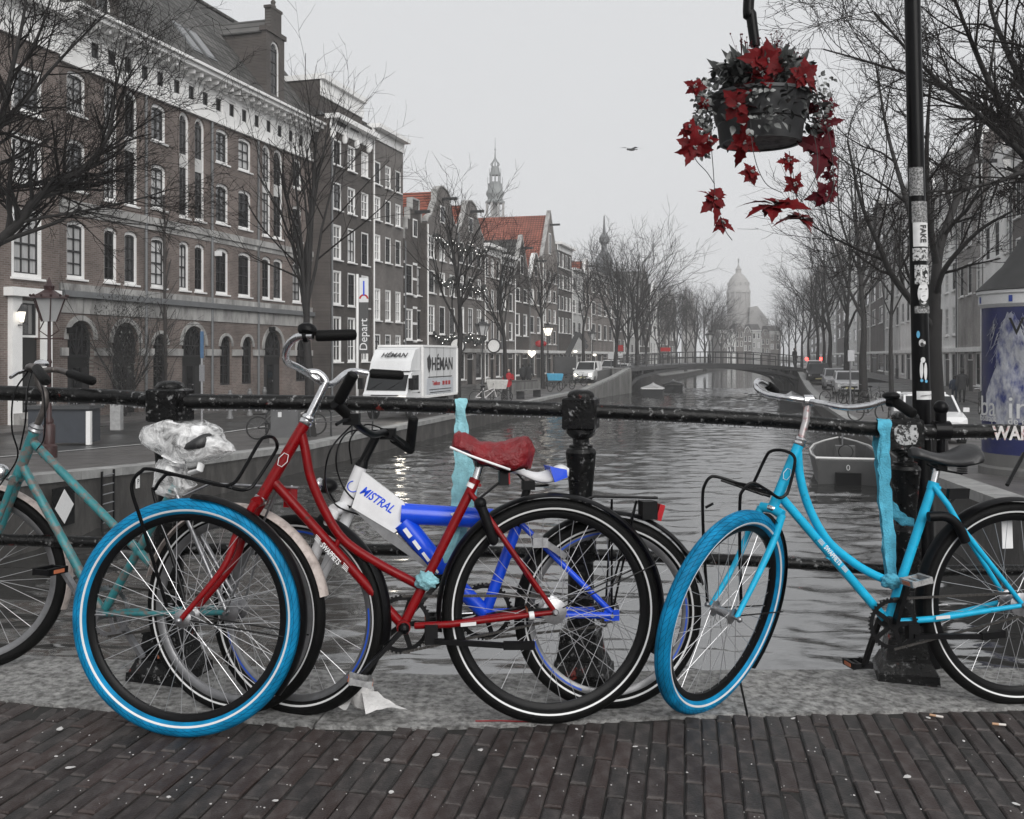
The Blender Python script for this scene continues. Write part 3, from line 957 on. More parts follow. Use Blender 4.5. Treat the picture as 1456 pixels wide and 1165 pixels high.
# ---- sky blue bicycle --------------------------------------------------------------------------------------------
pc = Plane((1000, 1010), (1448, 1002), 3.0)
A = pc.at
WR = 0.352
cy = thing('bicycle', 'bright sky blue step through bicycle with black saddle and turned front wheel', 'bicycle', (pc.A + pc.B) / 2, 'bicycles parked against the railing')
rc = pc.B + pc.u * WR
fax = V((0.70, -0.68, -0.22)).normalized()
fup = (V((0, 0, 1)) - fax * fax.z).normalized()
fc = pc.A + fup * WR
wheel(cy, fc, fax, WR, 0.026, m_blue_tyre, m_rimblack, m_band, 36, 0.02, 0.07, 3)
wheel(cy, rc, pc.n, WR, 0.023, m_black_tyre, m_rimblack, m_band, 36, 0.03, 0.07, 4)
ht, hb = A(1136, 632), A(1099, 722)
d = (ht - hb).normalized(); X, Y = perp(d)
tubep(cy, 'head_tube', [ht, hb], 0.018, m_cyan, 16)
MB().lathe([(0.019, -0.004), (0.0215, 0.0), (0.0215, 0.007), (0.017, 0.01), (0.02, 0.014), (0.02, 0.019), (0.015, 0.024)], 20, ht, (X, Y, d)).build('headset', m_chrome, cy, True)
MB().lathe([(0.019, -0.012), (0.0215, -0.008), (0.0215, 0.0), (0.019, 0.003)], 20, hb, (X, Y, d)).build('crown_race', m_chrome, cy, True)
bb = A(1262, 884)
tubep(cy, 'down_tube', [A(1108, 704), bb], 0.0155, m_cyan, 16)
tubep(cy, 'curved_top_tube', [A(1134, 636), A(1138, 680), A(1152, 726), A(1177, 769), A(1212, 799), A(1240, 816), A(1272, 830)], 0.0145, m_cyan, 14, 6)
tubep(cy, 'tube_bridge', [A(1177, 795), A(1187, 775)], 0.009, m_cyan, 10)
st_top = A(1328, 686)
tubep(cy, 'seat_tube', [bb, st_top], 0.016, m_cyan, 16)
for off in (0.045, -0.045):
    tubep(cy, 'chain_stay', [A(1278, 884, off * 0.3), A(1330, 880, off * 0.9), rc + pc.n * off], [0.011, 0.011, 0.008], m_cyan, 10)
    tubep(cy, 'seat_stay', [A(1328, 692, off * 0.3), A(1348, 718, off), A(1365, 748, off), rc + pc.n * off], [0.01, 0.01, 0.01, 0.008], m_cyan, 10, 0)
    MB().ball(rc + pc.n * off * 1.15, 0.011).build('axle_nut', m_steel, cy, True)
fwd2 = fup.cross(fax).normalized()
for s in (0.05, -0.05):
    q = fc + fax * s
    cr = hb - d * 0.012 + fax * (s * 0.8)
    fb = bez([cr, cr - d * 0.09 + fax * (s * 0.15), cr + (q - cr) * 0.6 + (-fwd2 if fwd2.x > 0 else fwd2) * -0.02, q], 7)
    MB().tube(fb, [0.0145 - 0.006 * i / (len(fb) - 1) for i in range(len(fb))], 12).build('fork_blade', m_cyan, cy, True)
    MB().ball(fc + fax * (s * 1.25), 0.01).build('axle_nut', m_steel, cy, True)
MB().tube([hb - d * 0.012 + fax * 0.042, hb - d * 0.004, hb - d * 0.012 - fax * 0.042], 0.017, 12).build('fork_crown', m_cyan, cy, True)
cl = A(1149, 570)
tubep(cy, 'stem', [ht + d * 0.015, A(1146, 598), cl], [0.0125, 0.0125, 0.0125], mat('stickered_steel', (0.5, 0.48, 0.48), 0.3, 0.7, col2=(0.3, 0.08, 0.08), mask=0.6, scale=30), 14)
MB().tube([cl - V((.016, 0, 0)), cl + V((.016, 0, 0))], 0.021, 14).build('stem_clamp', m_chrome, cy, True)
la = [cl, P(1120, 566, 3.45), P(1095, 562, 3.5), P(1081, 556, 3.53), P(1075, 548, 3.56), P(1079, 542, 3.62), P(1090, 547, 3.7)]
ra = [cl, P(1175, 575, 3.36), P(1205, 580, 3.3), P(1235, 577, 3.26), P(1255, 571, 3.24), P(1269, 569, 3.22), P(1278, 577, 3.18)]
hbar = MB().tube(bez(la, 7), 0.011, 12).tube(bez(ra, 7), 0.011, 12).build('handlebar', m_chrome, cy, True)
for a, b_ in ((P(1272, 571, 3.2), P(1300, 590, 3.12)), (P(1092, 548, 3.7), P(1103, 558, 3.8))):
    dd = (b_ - a)
    MB().tube([a, a + dd * 0.1, a + dd * 0.9, a + dd * 0.97, b_], [0.0135, 0.0165, 0.0165, 0.014, 0.006], 16).build('grip', m_rubber, hbar, True)
MB().ball(P(1267, 563, 3.2), (0.028, 0.028, 0.014), 16, 8).build('bell', m_plast, hbar, True)
MB().tube([P(1262, 571, 3.215), P(1272, 572, 3.2)], 0.017, 14).build('bell_clamp', m_plast, hbar, True)
sp1 = A(1334, 660)
tubep(cy, 'seat_post', [st_top - (sp1 - st_top) * 0.1, sp1], 0.0125, m_chrome, 14)
MB().tube([A(1328, 686), A(1325, 696)], 0.019, 14).build('seat_clamp', m_cyan, cy, True)
MB().ball(A(1335, 694, .015), 0.008).build('clamp_bolt', m_cyan, cy, True)
sd = saddle(cy, 'saddle', A(1344, 655), (A(1300, 650) - A(1390, 650)), 0.265, 0.2, 0.075, m_leather, nose=0.4, back=0.95)
b = MB()
for o_ in (0.05, -0.02):
    for k in range(4):
        b.ring(A(1368, 664 + k * 3, o_), pc.u, [(0.016, -.002), (0.019, 0), (0.016, .002)], 16)
    b.tube([A(1318, 660, o_ * .5), A(1336, 668, o_ * .5), A(1368, 674, o_)], 0.004, 6)
b.box(A(1335, 664), (0.035, 0.05, 0.025), (pc.h, pc.n, pc.u))
b.build('saddle_springs', m_plast, cy)
mudguard(cy, rc, pc.n, WR + 0.018, 0.058, R_(-25), R_(190), m_black, pc.h)
mudguard(cy, fc, fax, WR + 0.013, 0.056, R_(-45), R_(62), m_black, -fwd2 if fwd2.x < 0 else fwd2)
for s in (0.036, -0.036):
    tubep(cy, 'mudguard_stay', [fc + fax * s, fc + fax * s * 0.8 + (fwd2 if fwd2.x > 0 else -fwd2) * (WR * 0.97) - V((0, 0, 0.05))], 0.0025, m_black, 6)
MB().tube(bez([A(1320, 735, .05), A(1345, 735, .055), A(1362, 748, .055), A(1373, 770, .05)], 4), 0.017, 10).build('ring_lock', m_plast, cy, True)
tubep(cy, 'lamp_arm', [A(1345, 722, .02), A(1360, 706, .02)], 0.004, m_plast, 8)
MB().box(A(1362, 702, .02), (0.075, 0.02, 0.035), (pc.h, pc.n, (pc.u + pc.h * 0.15).normalized())).build('tail_lamp', m_plast, cy)
MB().box(A(1432, 724 + 36, -.05), (0.04, 0.003, 0.1), (pc.h, pc.n, pc.u)).build('wheel_tag', m_white, cy)
n1 = [P(1054, 866, 3.36), P(1052, 790, 3.35), P(1052, 716, 3.345), P(1056, 698, 3.345), P(1070, 687, 3.35), P(1092, 698, 3.36), P(1107, 708, 3.37), P(1117, 704, 3.375), P(1122, 694, 3.38), P(1130, 660, 3.385), P(1128, 648, 3.39), P(1118, 642, 3.4), P(1107, 640, 3.41), P(1096, 642, 3.43), P(1089, 650, 3.44), P(1072, 686, 3.45)]
fcr = MB().tube(bez(n1, 5), 0.0055, 8).build('front_carrier', m_black, cy, True)
n2 = [P(1006, 856, 3.44), P(1001, 780, 3.46), P(999, 708, 3.47), P(1003, 688, 3.47), P(1010, 679, 3.47), P(1019, 678, 3.47), P(1045, 686, 3.46), P(1070, 697, 3.455), P(1095, 706, 3.45)]
b = MB().tube(bez(n2, 5), 0.0055, 8)
for t in (0.25, 0.5, 0.75): b.tube([P(1017 + 50 * t, 679 + 16 * t, 3.47), P(1070 + 38 * t, 687 + 22 * t, 3.35 + .02 * t)], 0.004, 6)
b.tube([P(1025, 683, 3.44), P(1085, 704, 3.42)], 0.004, 6)
b.tube([P(1003, 722, 3.47), P(1014, 716, 3.47)], 0.005, 6)
b.build('carrier_bars', m_black, fcr, True)
chainset(cy, pc, bb, 0.085, m_plast, 0.04)
cc = bb + pc.n * 0.04
chain_run(cy, [cc + pc.u * 0.085, rc + pc.n * 0.03 + pc.u * 0.04]); chain_run(cy, [cc - pc.u * 0.085, rc + pc.n * 0.03 - pc.u * 0.04])
MB().lathe([(0.022, -0.035), (0.022, 0.045)], 16, bb, (pc.h, pc.u, pc.n)).build('bottom_bracket', m_plast, cy, True)
cpa = A(1292, 822, .06)
MB().bar(bb + pc.n * 0.055, cpa, 0.013, 0.022, up=pc.n).build('crank_arm', m_black, cy)
pedal(cy, cpa + pc.n * 0.05, pc.n, V((1, 0, 0.25)), mat('clear_pedal', (0.34, 0.34, 0.34), 0.25, 0.3, var=0.4, scale=60))
cpb = A(1228, 948, -.06)
MB().bar(bb - pc.n * 0.055, cpb, 0.013, 0.022, up=pc.n).build('crank_arm', m_black, cy)
pedal(cy, cpb - pc.n * 0.045, pc.n, V((1, 0, 0.05)))
ks = MB(); ks.box(A(1297, 897, .03), (0.04, 0.03, 0.05), (pc.h, pc.n, pc.u)); ks.bar(A(1300, 905, .045), A(1395, 905, .06), 0.014, 0.016); ks.bar(A(1395, 905, .06), A(1428, 901, .062), 0.018, 0.024)
ks.build('kickstand', m_plast, cy)
ax_ = (bb - A(1108, 704)).normalized()
text('lettering', 'SWAPFIETS', 0.023, A(1181, 789) + pc.n * 0.0165, ax_, pc.n.cross(ax_), m_white, cy, sx=0.72, bold=0.0004)
for base in (A(1165, 770), A(1198, 808)):
    for k in range(4):
        q = base + pc.n * 0.0165 + pc.n.cross(ax_) * (0.006 - k * 0.004)
        MB().bar(q - ax_ * 0.012, q + ax_ * 0.012, 0.0016, 0.0012, up=pc.n).build('stripe', m_white, cy)
q = A(1116, 674) + pc.n * 0.019
hexp = [q + d * (math.cos(k * math.pi / 3 + .5) * 0.022) + d.cross(pc.n) * (math.sin(k * math.pi / 3 + .5) * 0.013) for k in range(6)]
MB().tube(hexp, 0.0012, 4, closed=True).build('badge', m_white, cy)
MB().bar(A(1331, 879, .058), A(1351, 877, .058), 0.001, 0.011, up=pc.u).build('sticker', m_label, cy)

# ---- white and blue mountain bicycle -------------------------------------------------------------------------------
pm = Plane((418, 1016), (867, 1009), 3.5)
A = pm.at
mt = thing('bicycle', 'white and royal blue mountain bicycle with black bar ends behind the red bicycle', 'bicycle', (pm.A + pm.B) / 2, 'bicycles parked against the railing')
WR = 0.32
rc = pm.B + pm.u * WR
fax = V((-0.34, -0.93, 0.06)).normalized()
fup = (V((0, 0, 1)) - fax * fax.z).normalized()
fc = pm.A + fup * WR
wheel(mt, fc, fax, WR, 0.024, m_black_tyre, m_rimgrey, m_band, 32, 0.018, 0.07, 5, decal=m_bluerim, rimw=0.011)
wheel(mt, rc, pm.n, WR, 0.024, m_black_tyre, m_rimgrey, m_band, 32, 0.02, 0.07, 6, decal=m_bluerim, rimw=0.011)
ht, hb = A(513, 664), A(491, 716)
d = (ht - hb).normalized(); X, Y = perp(d)
tubep(mt, 'head_tube', [ht, hb], 0.021, m_frwhite, 16)
MB().tube([ht, ht + d * 0.022], [0.023, 0.017], 16).build('headset', m_plast, mt, True)
MB().tube([hb, hb - d * 0.014], [0.023, 0.02], 16).build('crown_race', m_plast, mt, True)
# deep hydroformed front section
o1 = [A(516, 670, .018), A(575, 716, .018), A(612, 800, .018), A(600, 800, .018), A(548, 748, .018), A(501, 720, .018)]
o1 = [A(516, 670, .016), A(574, 714, .018), A(586, 742, .018), A(560, 758, .018), A(500, 722, .016)]
MB().prism(o1, -pm.n * 0.035).build('front_gusset', m_frwhite, mt)
tubep(mt, 'top_tube', [A(570, 730), A(700, 738)], 0.034, m_blue, 18)
tubep(mt, 'down_tube', [A(572, 742), A(640, 822), A(690, 872)], [0.036, 0.028, 0.024], m_blue, 16)
for k in range(4):
    q0 = A(575 + 13 * k, 752 + 17 * k, .0365 - .002 * k); q1 = A(584 + 13 * k, 764 + 17 * k, .036 - .002 * k)
    MB().bar(q0, q1, 0.002, 0.014 - 0.002 * k, up=pm.n.cross(q1 - q0)).build('decal_stripe', m_frwhite, mt)
q0 = A(640, 731, .035); MB().prism([q0, A(652, 726, .035), A(648, 738, .035)], pm.n * 0.001).build('decal_stripe', m_frwhite, mt)
lowt = MB().prism([A(500, 722, .012), A(560, 757, .012), A(612, 806, .012), A(604, 806, .012), A(545, 765, .012)], -pm.n * 0.024).build('lower_web', m_rimgrey, mt)
bbm = A(690, 872)
tubep(mt, 'seat_tube', [bbm, A(735, 748)], 0.019, m_blue, 14)
tubep(mt, 'seat_post', [A(733, 752), A(751, 690)], 0.0135, m_plast, 12)
for off in (0.05, -0.05):
    tubep(mt, 'seat_stay', [A(741, 745, off * .4), rc + pm.n * off + pm.u * 0.01], 0.01, m_blue, 10)
    tubep(mt, 'chain_stay', [bbm + pm.n * off * .4, rc + pm.n * off], 0.011, m_blue, 10)
    MB().box(rc + pm.n * off, (0.05, 0.006, 0.035), (pm.h, pm.n, pm.u)).build('dropout', m_blue, mt)
    q = fc + fax * off * 1.2
    cr = hb - d * 0.02 + fax * off * 1.1
    tubep(mt, 'fork_blade', [cr, cr + (q - cr) * 0.5, q], [0.019, 0.018, 0.014], m_frwhite, 14)
MB().tube([hb - d * 0.02 + fax * 0.062, hb - d * 0.008, hb - d * 0.02 - fax * 0.062], 0.021, 12).build('fork_crown', m_frwhite, mt, True)
text('lettering', 'MISTRAL', 0.04, A(536, 711, .0172), (A(575, 738) - A(500, 688)).normalized(), pm.n.cross((A(575, 738) - A(500, 688)).normalized()), m_blue, mt, sx=0.8, shear=0.3, bold=0.0008)
MB().ring(A(502, 692, .022), pm.n, [(0.016, 0), (0.0175, .001), (0.019, 0)], 24, -1.6, 2.2).build('badge', m_blue, mt)
sd = saddle(mt, 'saddle', A(767, 679), (A(735, 674) - A(800, 676)), 0.2, 0.15, 0.055, m_frwhite, nose=0.35)
MB().prism([A(782, 664, .076), A(806, 668, .07), A(807, 679, .07), A(789, 686, .076)], -pm.n * 0.15).build('saddle_panel', m_blue, sd)
b = MB(); b.tube([A(735, 673, .02), A(752, 692, .02), A(780, 690, .02)], 0.004, 6); b.box(A(751, 690), (0.04, 0.05, 0.03), (pm.h, pm.n, pm.u)); b.build('saddle_rails', m_plast, mt)
tubep(mt, 'stem', [ht + d * 0.015, A(530, 630), A(536, 618)], 0.015, m_plast, 12)
hl = [P(476, 574, 3.02), P(494, 590, 3.07), P(512, 608, 3.14), P(530, 618, 3.22), P(548, 616, 3.3), P(568, 629, 3.4), P(584, 640, 3.47)]
hbar = MB().tube(bez(hl, 5), 0.012, 12).build('handlebar', m_black, mt, True)
for a, b_ in ((P(481, 572, 3.02), P(503, 531, 2.99)), (P(583, 638, 3.46), P(588, 593, 3.43))):
    dd = b_ - a
    MB().tube([a, a + dd * .05, a + dd * .95, b_], [0.014, 0.0175, 0.0175, 0.012], 14).build('bar_end', m_rubber, hbar, True)
for a, b_ in ((hl[0], P(492, 588, 3.065)), (P(560, 624, 3.37), hl[-1])):
    MB().tube([a, b_], 0.0165, 14).build('grip', m_rubber, hbar, True)
for c_, e in ((P(500, 596, 3.08), P(478, 604, 2.98)), (P(552, 617, 3.32), P(575, 634, 3.3))):
    MB().box(c_, (0.05, 0.04, 0.035)).build('shifter', m_plast, hbar)
    MB().tube([c_, (c_ + e) / 2 + V((0, -.02, .005)), e], 0.005, 6).build('brake_lever', m_plast, hbar, True)
for pts in ([P(505, 600, 3.08), P(470, 640, 3.0), P(463, 690, 3.05), P(480, 720, 3.2), P(520, 735, 3.3)], [P(540, 612, 3.3), P(495, 615, 3.2), P(478, 650, 3.15), P(487, 690, 3.2), P(510, 715, 3.28), P(560, 740, 3.3), P(600, 742, 3.3)],
            [P(550, 612, 3.32), P(520, 604, 3.3), P(498, 625, 3.25), P(500, 660, 3.27)]):
    tubep(mt, 'brake_cable', pts, 0.0028, m_black, 6, 7)
MB().ball(P(465, 691, 3.22), (0.035, 0.03, 0.025), 14, 10).build('head_lamp', m_plast, mt, True)
MB().ball(P(454, 689, 3.2), (0.014, 0.024, 0.022), 12, 8).build('lamp_lens', m_chrome, mt, True)
tubep(mt, 'lamp_arm', [P(467, 700, 3.22), P(480, 722, 3.27)], 0.005, m_plast, 6)
mudguard(mt, rc, pm.n, WR + 0.022, 0.056, R_(15), R_(150), m_black, pm.h)
mudguard(mt, fc, fax, WR + 0.018, 0.05, R_(-12), R_(75), m_black, V((1, 0, 0)))
rk = MB()
for o_ in (0.05, -0.05): rk.tube([A(745, 742, o_), A(845, 706, o_), A(935, 708, o_)], 0.005, 6); rk.tube([rc + pm.n * o_, A(905, 712, o_)], 0.004, 6); rk.tube([rc + pm.n * o_, A(870, 710, o_)], 0.004, 6)
for k in range(4): rk.tube([A(850 + 27 * k, 707, .05), A(850 + 27 * k, 707, -.05)], 0.004, 6)
rk.build('rear_carrier', m_black, mt, True)
MB().box(A(921, 725), (0.05, 0.07, 0.06), (pm.h, pm.n, pm.u)).build('tail_lamp', m_plast, mt)
MB().box(A(936, 728), (0.018, 0.065, 0.055), ((pm.h - pm.u * .3).normalized(), pm.n, (pm.u + pm.h * .3).normalized())).build('lamp_lens', m_lampred, mt)
chainset(mt, pm, bbm, 0.09, m_plast, -0.03)
chain_run(mt, [bbm - pm.n * .03 + pm.u * .09, rc - pm.n * .03 + pm.u * .035]); chain_run(mt, [bbm - pm.n * .03 - pm.u * .09, rc - pm.n * .03 - pm.u * .05])
b = MB()
for k in range(7): b.ring(rc - pm.n * (0.02 + 0.004 * k), pm.n, [(0.022 + .004 * k, 0), (.022 + .004 * k, .0018), (.01, .0018), (.01, 0)], 24)
b.build('cassette', m_chain, mt)
cpa = bbm + pm.n * .06 + (pm.h * 0.16 + pm.u * .03)
MB().bar(bbm + pm.n * 0.05, cpa, 0.014, 0.022, up=pm.n).build('crank_arm', m_black, mt); pedal(mt, cpa + pm.n * .05, pm.n, pm.h)
cpb = bbm - pm.n * .06 - (pm.h * 0.16 + pm.u * .03)
MB().bar(bbm - pm.n * 0.05, cpb, 0.014, 0.022, up=pm.n).build('crank_arm', m_black, mt); pedal(mt, cpb - pm.n * .05, pm.n, pm.h)
b = MB(); b.bar(A(758, 760, .06), A(805, 792, .06), .01, .02); b.box(A(768, 772, .06), (.05, .02, .03), (pm.h, pm.n, pm.u)); b.build('rim_brake', m_steel, mt)

# ---- worn teal bicycle ---------------------------------------------------------------------------------------------
pt = Plane((-44, 955), (330, 1014), 2.0)
A = pt.at
tl = thing('bicycle', 'rusty teal ladies bicycle with dirty pale mudguards and plastic wrapped saddle', 'bicycle', (pt.A + pt.B) / 2, 'bicycles parked against the railing')
WR = 0.33
rc = pt.B + pt.u * WR
fax = V((0.12, -0.98, 0.02)).normalized()
fc = pt.A + pt.u * WR
wheel(tl, fc, fax, WR, 0.021, m_black_tyre, m_rimgrey, None, 36, 0.018, 0.06, 7, rimw=0.013)
wheel(tl, rc, pt.n, WR, 0.021, m_black_tyre, m_rimgrey, m_band, 36, 0.026, 0.06, 8, rimw=0.013)
ht, hb = A(49, 614), A(25, 678)
d = (ht - hb).normalized(); X, Y = perp(d)
tubep(tl, 'head_tube', [ht, hb], 0.019, m_teal, 14)
MB().lathe([(0.02, 0), (0.024, .006), (0.02, .014), (0.024, .02), (.015, .03)], 18, ht, (X, Y, d)).build('headset', m_steel, tl, True)
bb = A(146, 872)
tubep(tl, 'top_tube', [A(48, 630), A(215, 802)], 0.0145, m_teal, 14)
tubep(tl, 'down_tube', [A(33, 664), bb], 0.0155, m_teal, 14)
tubep(tl, 'seat_tube', [bb, A(250, 690)], 0.0145, m_teal, 14)
for off in (0.04, -0.04):
    tubep(tl, 'chain_stay', [bb + pt.n * off * .4, rc + pt.n * off], 0.009, m_teal, 10)
    tubep(tl, 'seat_stay', [A(248, 695, off * .4), rc + pt.n * off], 0.008, m_steel, 10)
    q = fc + fax * off
    cr = hb - d * .01 + fax * off * .8
    fb = bez([cr, cr - d * .1, cr + (q - cr) * .65 + pt.h * .02, q], 6)
    MB().tube(fb, [0.013 - .005 * i / (len(fb) - 1) for i in range(len(fb))], 12).build('fork_blade', m_teal, tl, True)
MB().tube([hb - d * .01 + fax * .036, hb - d * .004, hb - d * .01 - fax * .036], 0.016, 12).build('fork_crown', m_teal, tl, True)
tubep(tl, 'seat_post', [A(250, 690), A(260, 655)], 0.0125, m_steel, 12)
sd = saddle(tl, 'saddle', A(270, 632), (A(200, 628) - A(300, 640)), 0.24, 0.18, 0.07, m_leather, nose=0.35)
tubep(tl, 'stem', bez([ht + d * .02, A(63, 580), A(64, 560), A(56, 548), A(52, 532)], 4), 0.0115, mat('rusty_stem', (0.09, 0.08, 0.075), 0.5, 0.5, var=0.5, scale=40), 12)
c0 = A(52, 530)
nh = [c0, P(44, 526, 3.5), P(40, 523, 3.45), P(44, 521, 3.38), P(52, 524, 3.3), P(66, 543, 3.1)]
fh = [c0, P(60, 528, 3.66), P(72, 526, 3.72), P(85, 527, 3.72), P(98, 531, 3.66), P(134, 543, 3.52)]
hbar = MB().tube(bez(nh[:-1], 5), .011, 10).tube(bez(fh[:-1], 5), .011, 10).build('handlebar', mat('rusty_stem', None), tl, True)
for g in (nh, fh):
    MB().tube([g[-2], g[-2] + (g[-1] - g[-2]) * .06, g[-2] + (g[-1] - g[-2]) * .92, g[-1]], [.013, .0165, .0165, .008], 14).build('grip', m_rubber, hbar, True)
MB().lathe([(.024, -.01), (.026, 0), (.02, .009), (.004, .014)], 18, P(59, 517, 3.55)).build('bell', m_chrome, hbar, True)
MB().tube([P(42, 526, 3.48), P(24, 531, 3.4), P(15, 537, 3.35)], .006, 8).build('brake_lever', m_chrome, hbar, True)
for pts in ([P(40, 528, 3.45), P(20, 560, 3.4), P(17, 610, 3.4), P(25, 650, 3.42), P(0, 690, 3.45)], [P(46, 528, 3.47), P(38, 560, 3.38), P(36, 600, 3.38), P(28, 640, 3.42)], [P(50, 530, 3.5), P(62, 560, 3.4), P(63, 620, 3.4), P(52, 640, 3.46)]):
    tubep(tl, 'brake_cable', pts, .0028, m_black, 6, 7)
mudguard(tl, fc, fax, WR + .016, .05, R_(-20), R_(80), m_fender_w, V((1, 0, 0)))
mudguard(tl, rc, pt.n, WR + .016, .052, R_(12), R_(165), m_fender_w, pt.h)
cr1 = bb + pt.n * .06 + (A(105, 802, .06) - A(146, 872, .06))
MB().bar(bb + pt.n * .05, cr1, .013, .022, up=pt.n).build('crank_arm', m_steel, tl); pedal(tl, cr1 + pt.n * .05, pt.n, pt.h)
cr2 = bb - pt.n * .06 - (A(105, 802, .06) - A(146, 872, .06))
MB().bar(bb - pt.n * .05, cr2, .013, .022, up=pt.n).build('crank_arm', m_steel, tl); pedal(tl, cr2 - pt.n * .05, pt.n, pt.h)
chainset(tl, pt, bb, .085, m_steel, -.03)
chain_run(tl, [bb - pt.n * .03 + pt.u * .085, rc - pt.n * .03 + pt.u * .03]); chain_run(tl, [bb - pt.n * .03 - pt.u * .085, rc - pt.n * .03 - pt.u * .03])
MB().tube([bb - pt.n * .035, bb + pt.n * .045], .021, 14).build('bottom_bracket', m_steel, tl, True)
rk = MB()
for o_ in (.05, -.05): rk.tube([A(262, 705, o_), A(300, 688, o_), A(425, 694, o_)], .005, 6); rk.tube([rc + pt.n * o_, A(395, 693, o_)], .004, 6)
for k in range(4): rk.tube([A(310 + 35 * k, 689 + k, .05), A(310 + 35 * k, 689 + k, -.05)], .004, 6)
rk.build('rear_carrier', m_steel, tl, True)
MB().box(A(413, 707), (.02, .05, .06), (pt.h, pt.n, pt.u)).build('tail_lamp', m_lampred, tl)
MB().ball(P(1, 672, 3.5), (.03, .03, .03), 12, 8).build('head_lamp', m_chrome, tl, True)
tubep(tl, 'lamp_arm', [P(1, 678, 3.52), A(18, 684)], .005, m_steel, 6)
ax_ = None

# ---- things tied to the bicycles -------------------------------------------------------------------------------------
def strap(name, pts, widths, m, th=0.16, up=None, seed=0):
    pts = bez(pts, 8); n = len(pts)
    ws = [lerp_poly([(i / (len(widths) - 1), w) for i, w in enumerate(widths)], k / (n - 1)) for k in range(n)]
    b = MB(); vs = []; k = 20; fs = []
    for i, p in enumerate(pts):
        t = (pts[min(i + 1, n - 1)] - pts[max(i - 1, 0)]).normalized()
        x = V(up or (1, 0, 0)); x = (x - t * t.dot(x)).normalized(); y = t.cross(x)
        for j in range(k):
            a = 2 * math.pi * j / k
            f_ = 1 + .22 * math.cos(5 * a + .35 * i) + .12 * math.cos(3 * a - .5 * i)
            q = p + (x * (math.cos(a) * ws[i] / 2.3) + y * (math.sin(a) * ws[i] / 2 * th)) * 1.0
            q = p + (q - p) * f_
            q += (x * noise.noise(q * 28 + V((seed, 0, 0))) + y * noise.noise(q * 34 + V((0, seed, 0)))) * 0.009
            vs.append(q)
    for i in range(n - 1):
        for j in range(k):
            l = (j + 1) % k
            fs.append((i * k + j, i * k + l, (i + 1) * k + l, (i + 1) * k + j))
    fs.append(tuple(reversed(range(k)))); fs.append(tuple((n - 1) * k + j for j in range(k)))
    return b.add(vs, fs)
def knot(b, c, r, seed):
    b.ball(c, (r, r * .8, r * .75), 28, 20, f=lambda d: 1 + .22 * noise.noise(d * 3 + V((seed, 0, 0))) + .1 * math.sin(9 * d.x + 6 * d.z) + .12 * noise.noise(d * 8 + V((0, seed, 0))))
ry = 3.6
t = thing('cloth_strap', 'pale blue cloth strap tying the red bicycle to the top rail', 'strap', P(640, 700, 3.35))
strap('x', [P(654, 574, ry + .03), P(655, 567, ry), P(655, 575, ry - .032), P(655, 620, ry - .05), P(653, 700, 3.42), P(636, 780, 3.3), P(612, 826, 3.27)], [.03, .036, .04, .046, .05, .045, .04], m_towel, seed=1).build('strap', m_towel, t, True, angle=80)
strap('x', [P(655, 568, ry + .025), P(656, 600, ry + .03), P(668, 690, 3.5), P(662, 730, 3.45), P(640, 800, 3.36), P(614, 830, 3.3)], [.034, .036, .045, .04, .035, .035], m_towel, seed=2).build('strap', m_towel, t, True, angle=80)
b = MB(); knot(b, pr.at(606, 826, .018), .036, 3); b.build('knot', m_towel, t, True, angle=80)
t = thing('cloth_strap', 'sky blue cloth strap tying the bright blue bicycle to the railing post', 'strap', P(1265, 720, 3.5))
strap('x', [P(1250, 604, 3.77), P(1254, 597, 3.73), P(1258, 606, 3.69), P(1257, 660, 3.67), P(1262, 740, 3.56), P(1268, 826, 3.5)], [.03, .036, .045, .045, .045, .04], m_towel2, seed=5).build('strap', m_towel2, t, True, angle=80)
strap('x', [P(1246, 601, 3.76), P(1248, 640, 3.74), P(1258, 740, 3.62), P(1264, 822, 3.53)], [.034, .034, .034, .03], m_towel2, seed=6).build('strap', m_towel2, t, True, angle=80)
strap('x', [P(1263, 700, 3.64), P(1270, 722, 3.6), P(1284, 740, 3.57), P(1300, 742, 3.56)], [.04, .045, .04, .03], m_towel2, seed=7, up=(0, 0, 1)).build('strap', m_towel2, t, True, angle=80)
b = MB(); knot(b, pc.at(1267, 827, .02), .034, 8); b.build('knot', m_towel2, t, True, angle=80)

# plastic bag wrapped round the teal bicycle's saddle
def film_mat():
    m = bpy.data.materials.new('clear_plastic_film'); m.use_nodes = True
    N, L = m.node_tree.nodes, m.node_tree.links
    bs = N['Principled BSDF']; out = N['Material Output']
    bs.inputs['Base Color'].default_value = (.9, .9, .9, 1); bs.inputs['Roughness'].default_value = .25
    tr = N.new('ShaderNodeBsdfTransparent'); ms = N.new('ShaderNodeMixShader')
    tc = N.new('ShaderNodeTexCoord'); nz = N.new('ShaderNodeTexNoise'); nz.inputs['Scale'].default_value = 22; nz.inputs['Detail'].default_value = 6; nz.inputs['Distortion'].default_value = 1.2
    L.new(tc.outputs['Object'], nz.inputs['Vector'])
    mr = N.new('ShaderNodeMapRange'); mr.inputs['From Min'].default_value = .36; mr.inputs['From Max'].default_value = .62; mr.inputs['To Min'].default_value = .12; mr.inputs['To Max'].default_value = .75
    L.new(nz.outputs['Fac'], mr.inputs['Value']); L.new(mr.outputs[0], ms.inputs[0]); L.new(tr.outputs[0], ms.inputs[1]); L.new(bs.outputs[0], ms.inputs[2])
    bp = N.new('ShaderNodeBump'); bp.inputs['Strength'].default_value = 1; bp.inputs['Distance'].default_value = .02
    L.new(nz.outputs['Fac'], bp.inputs['Height']); L.new(bp.outputs[0], bs.inputs['Normal'])
    L.new(ms.outputs[0], out.inputs['Surface'])
    return m
m_film = film_mat()
bag = thing('plastic_bag', 'clear crumpled plastic bag wrapped round a bicycle saddle', 'bag', A(262, 640))
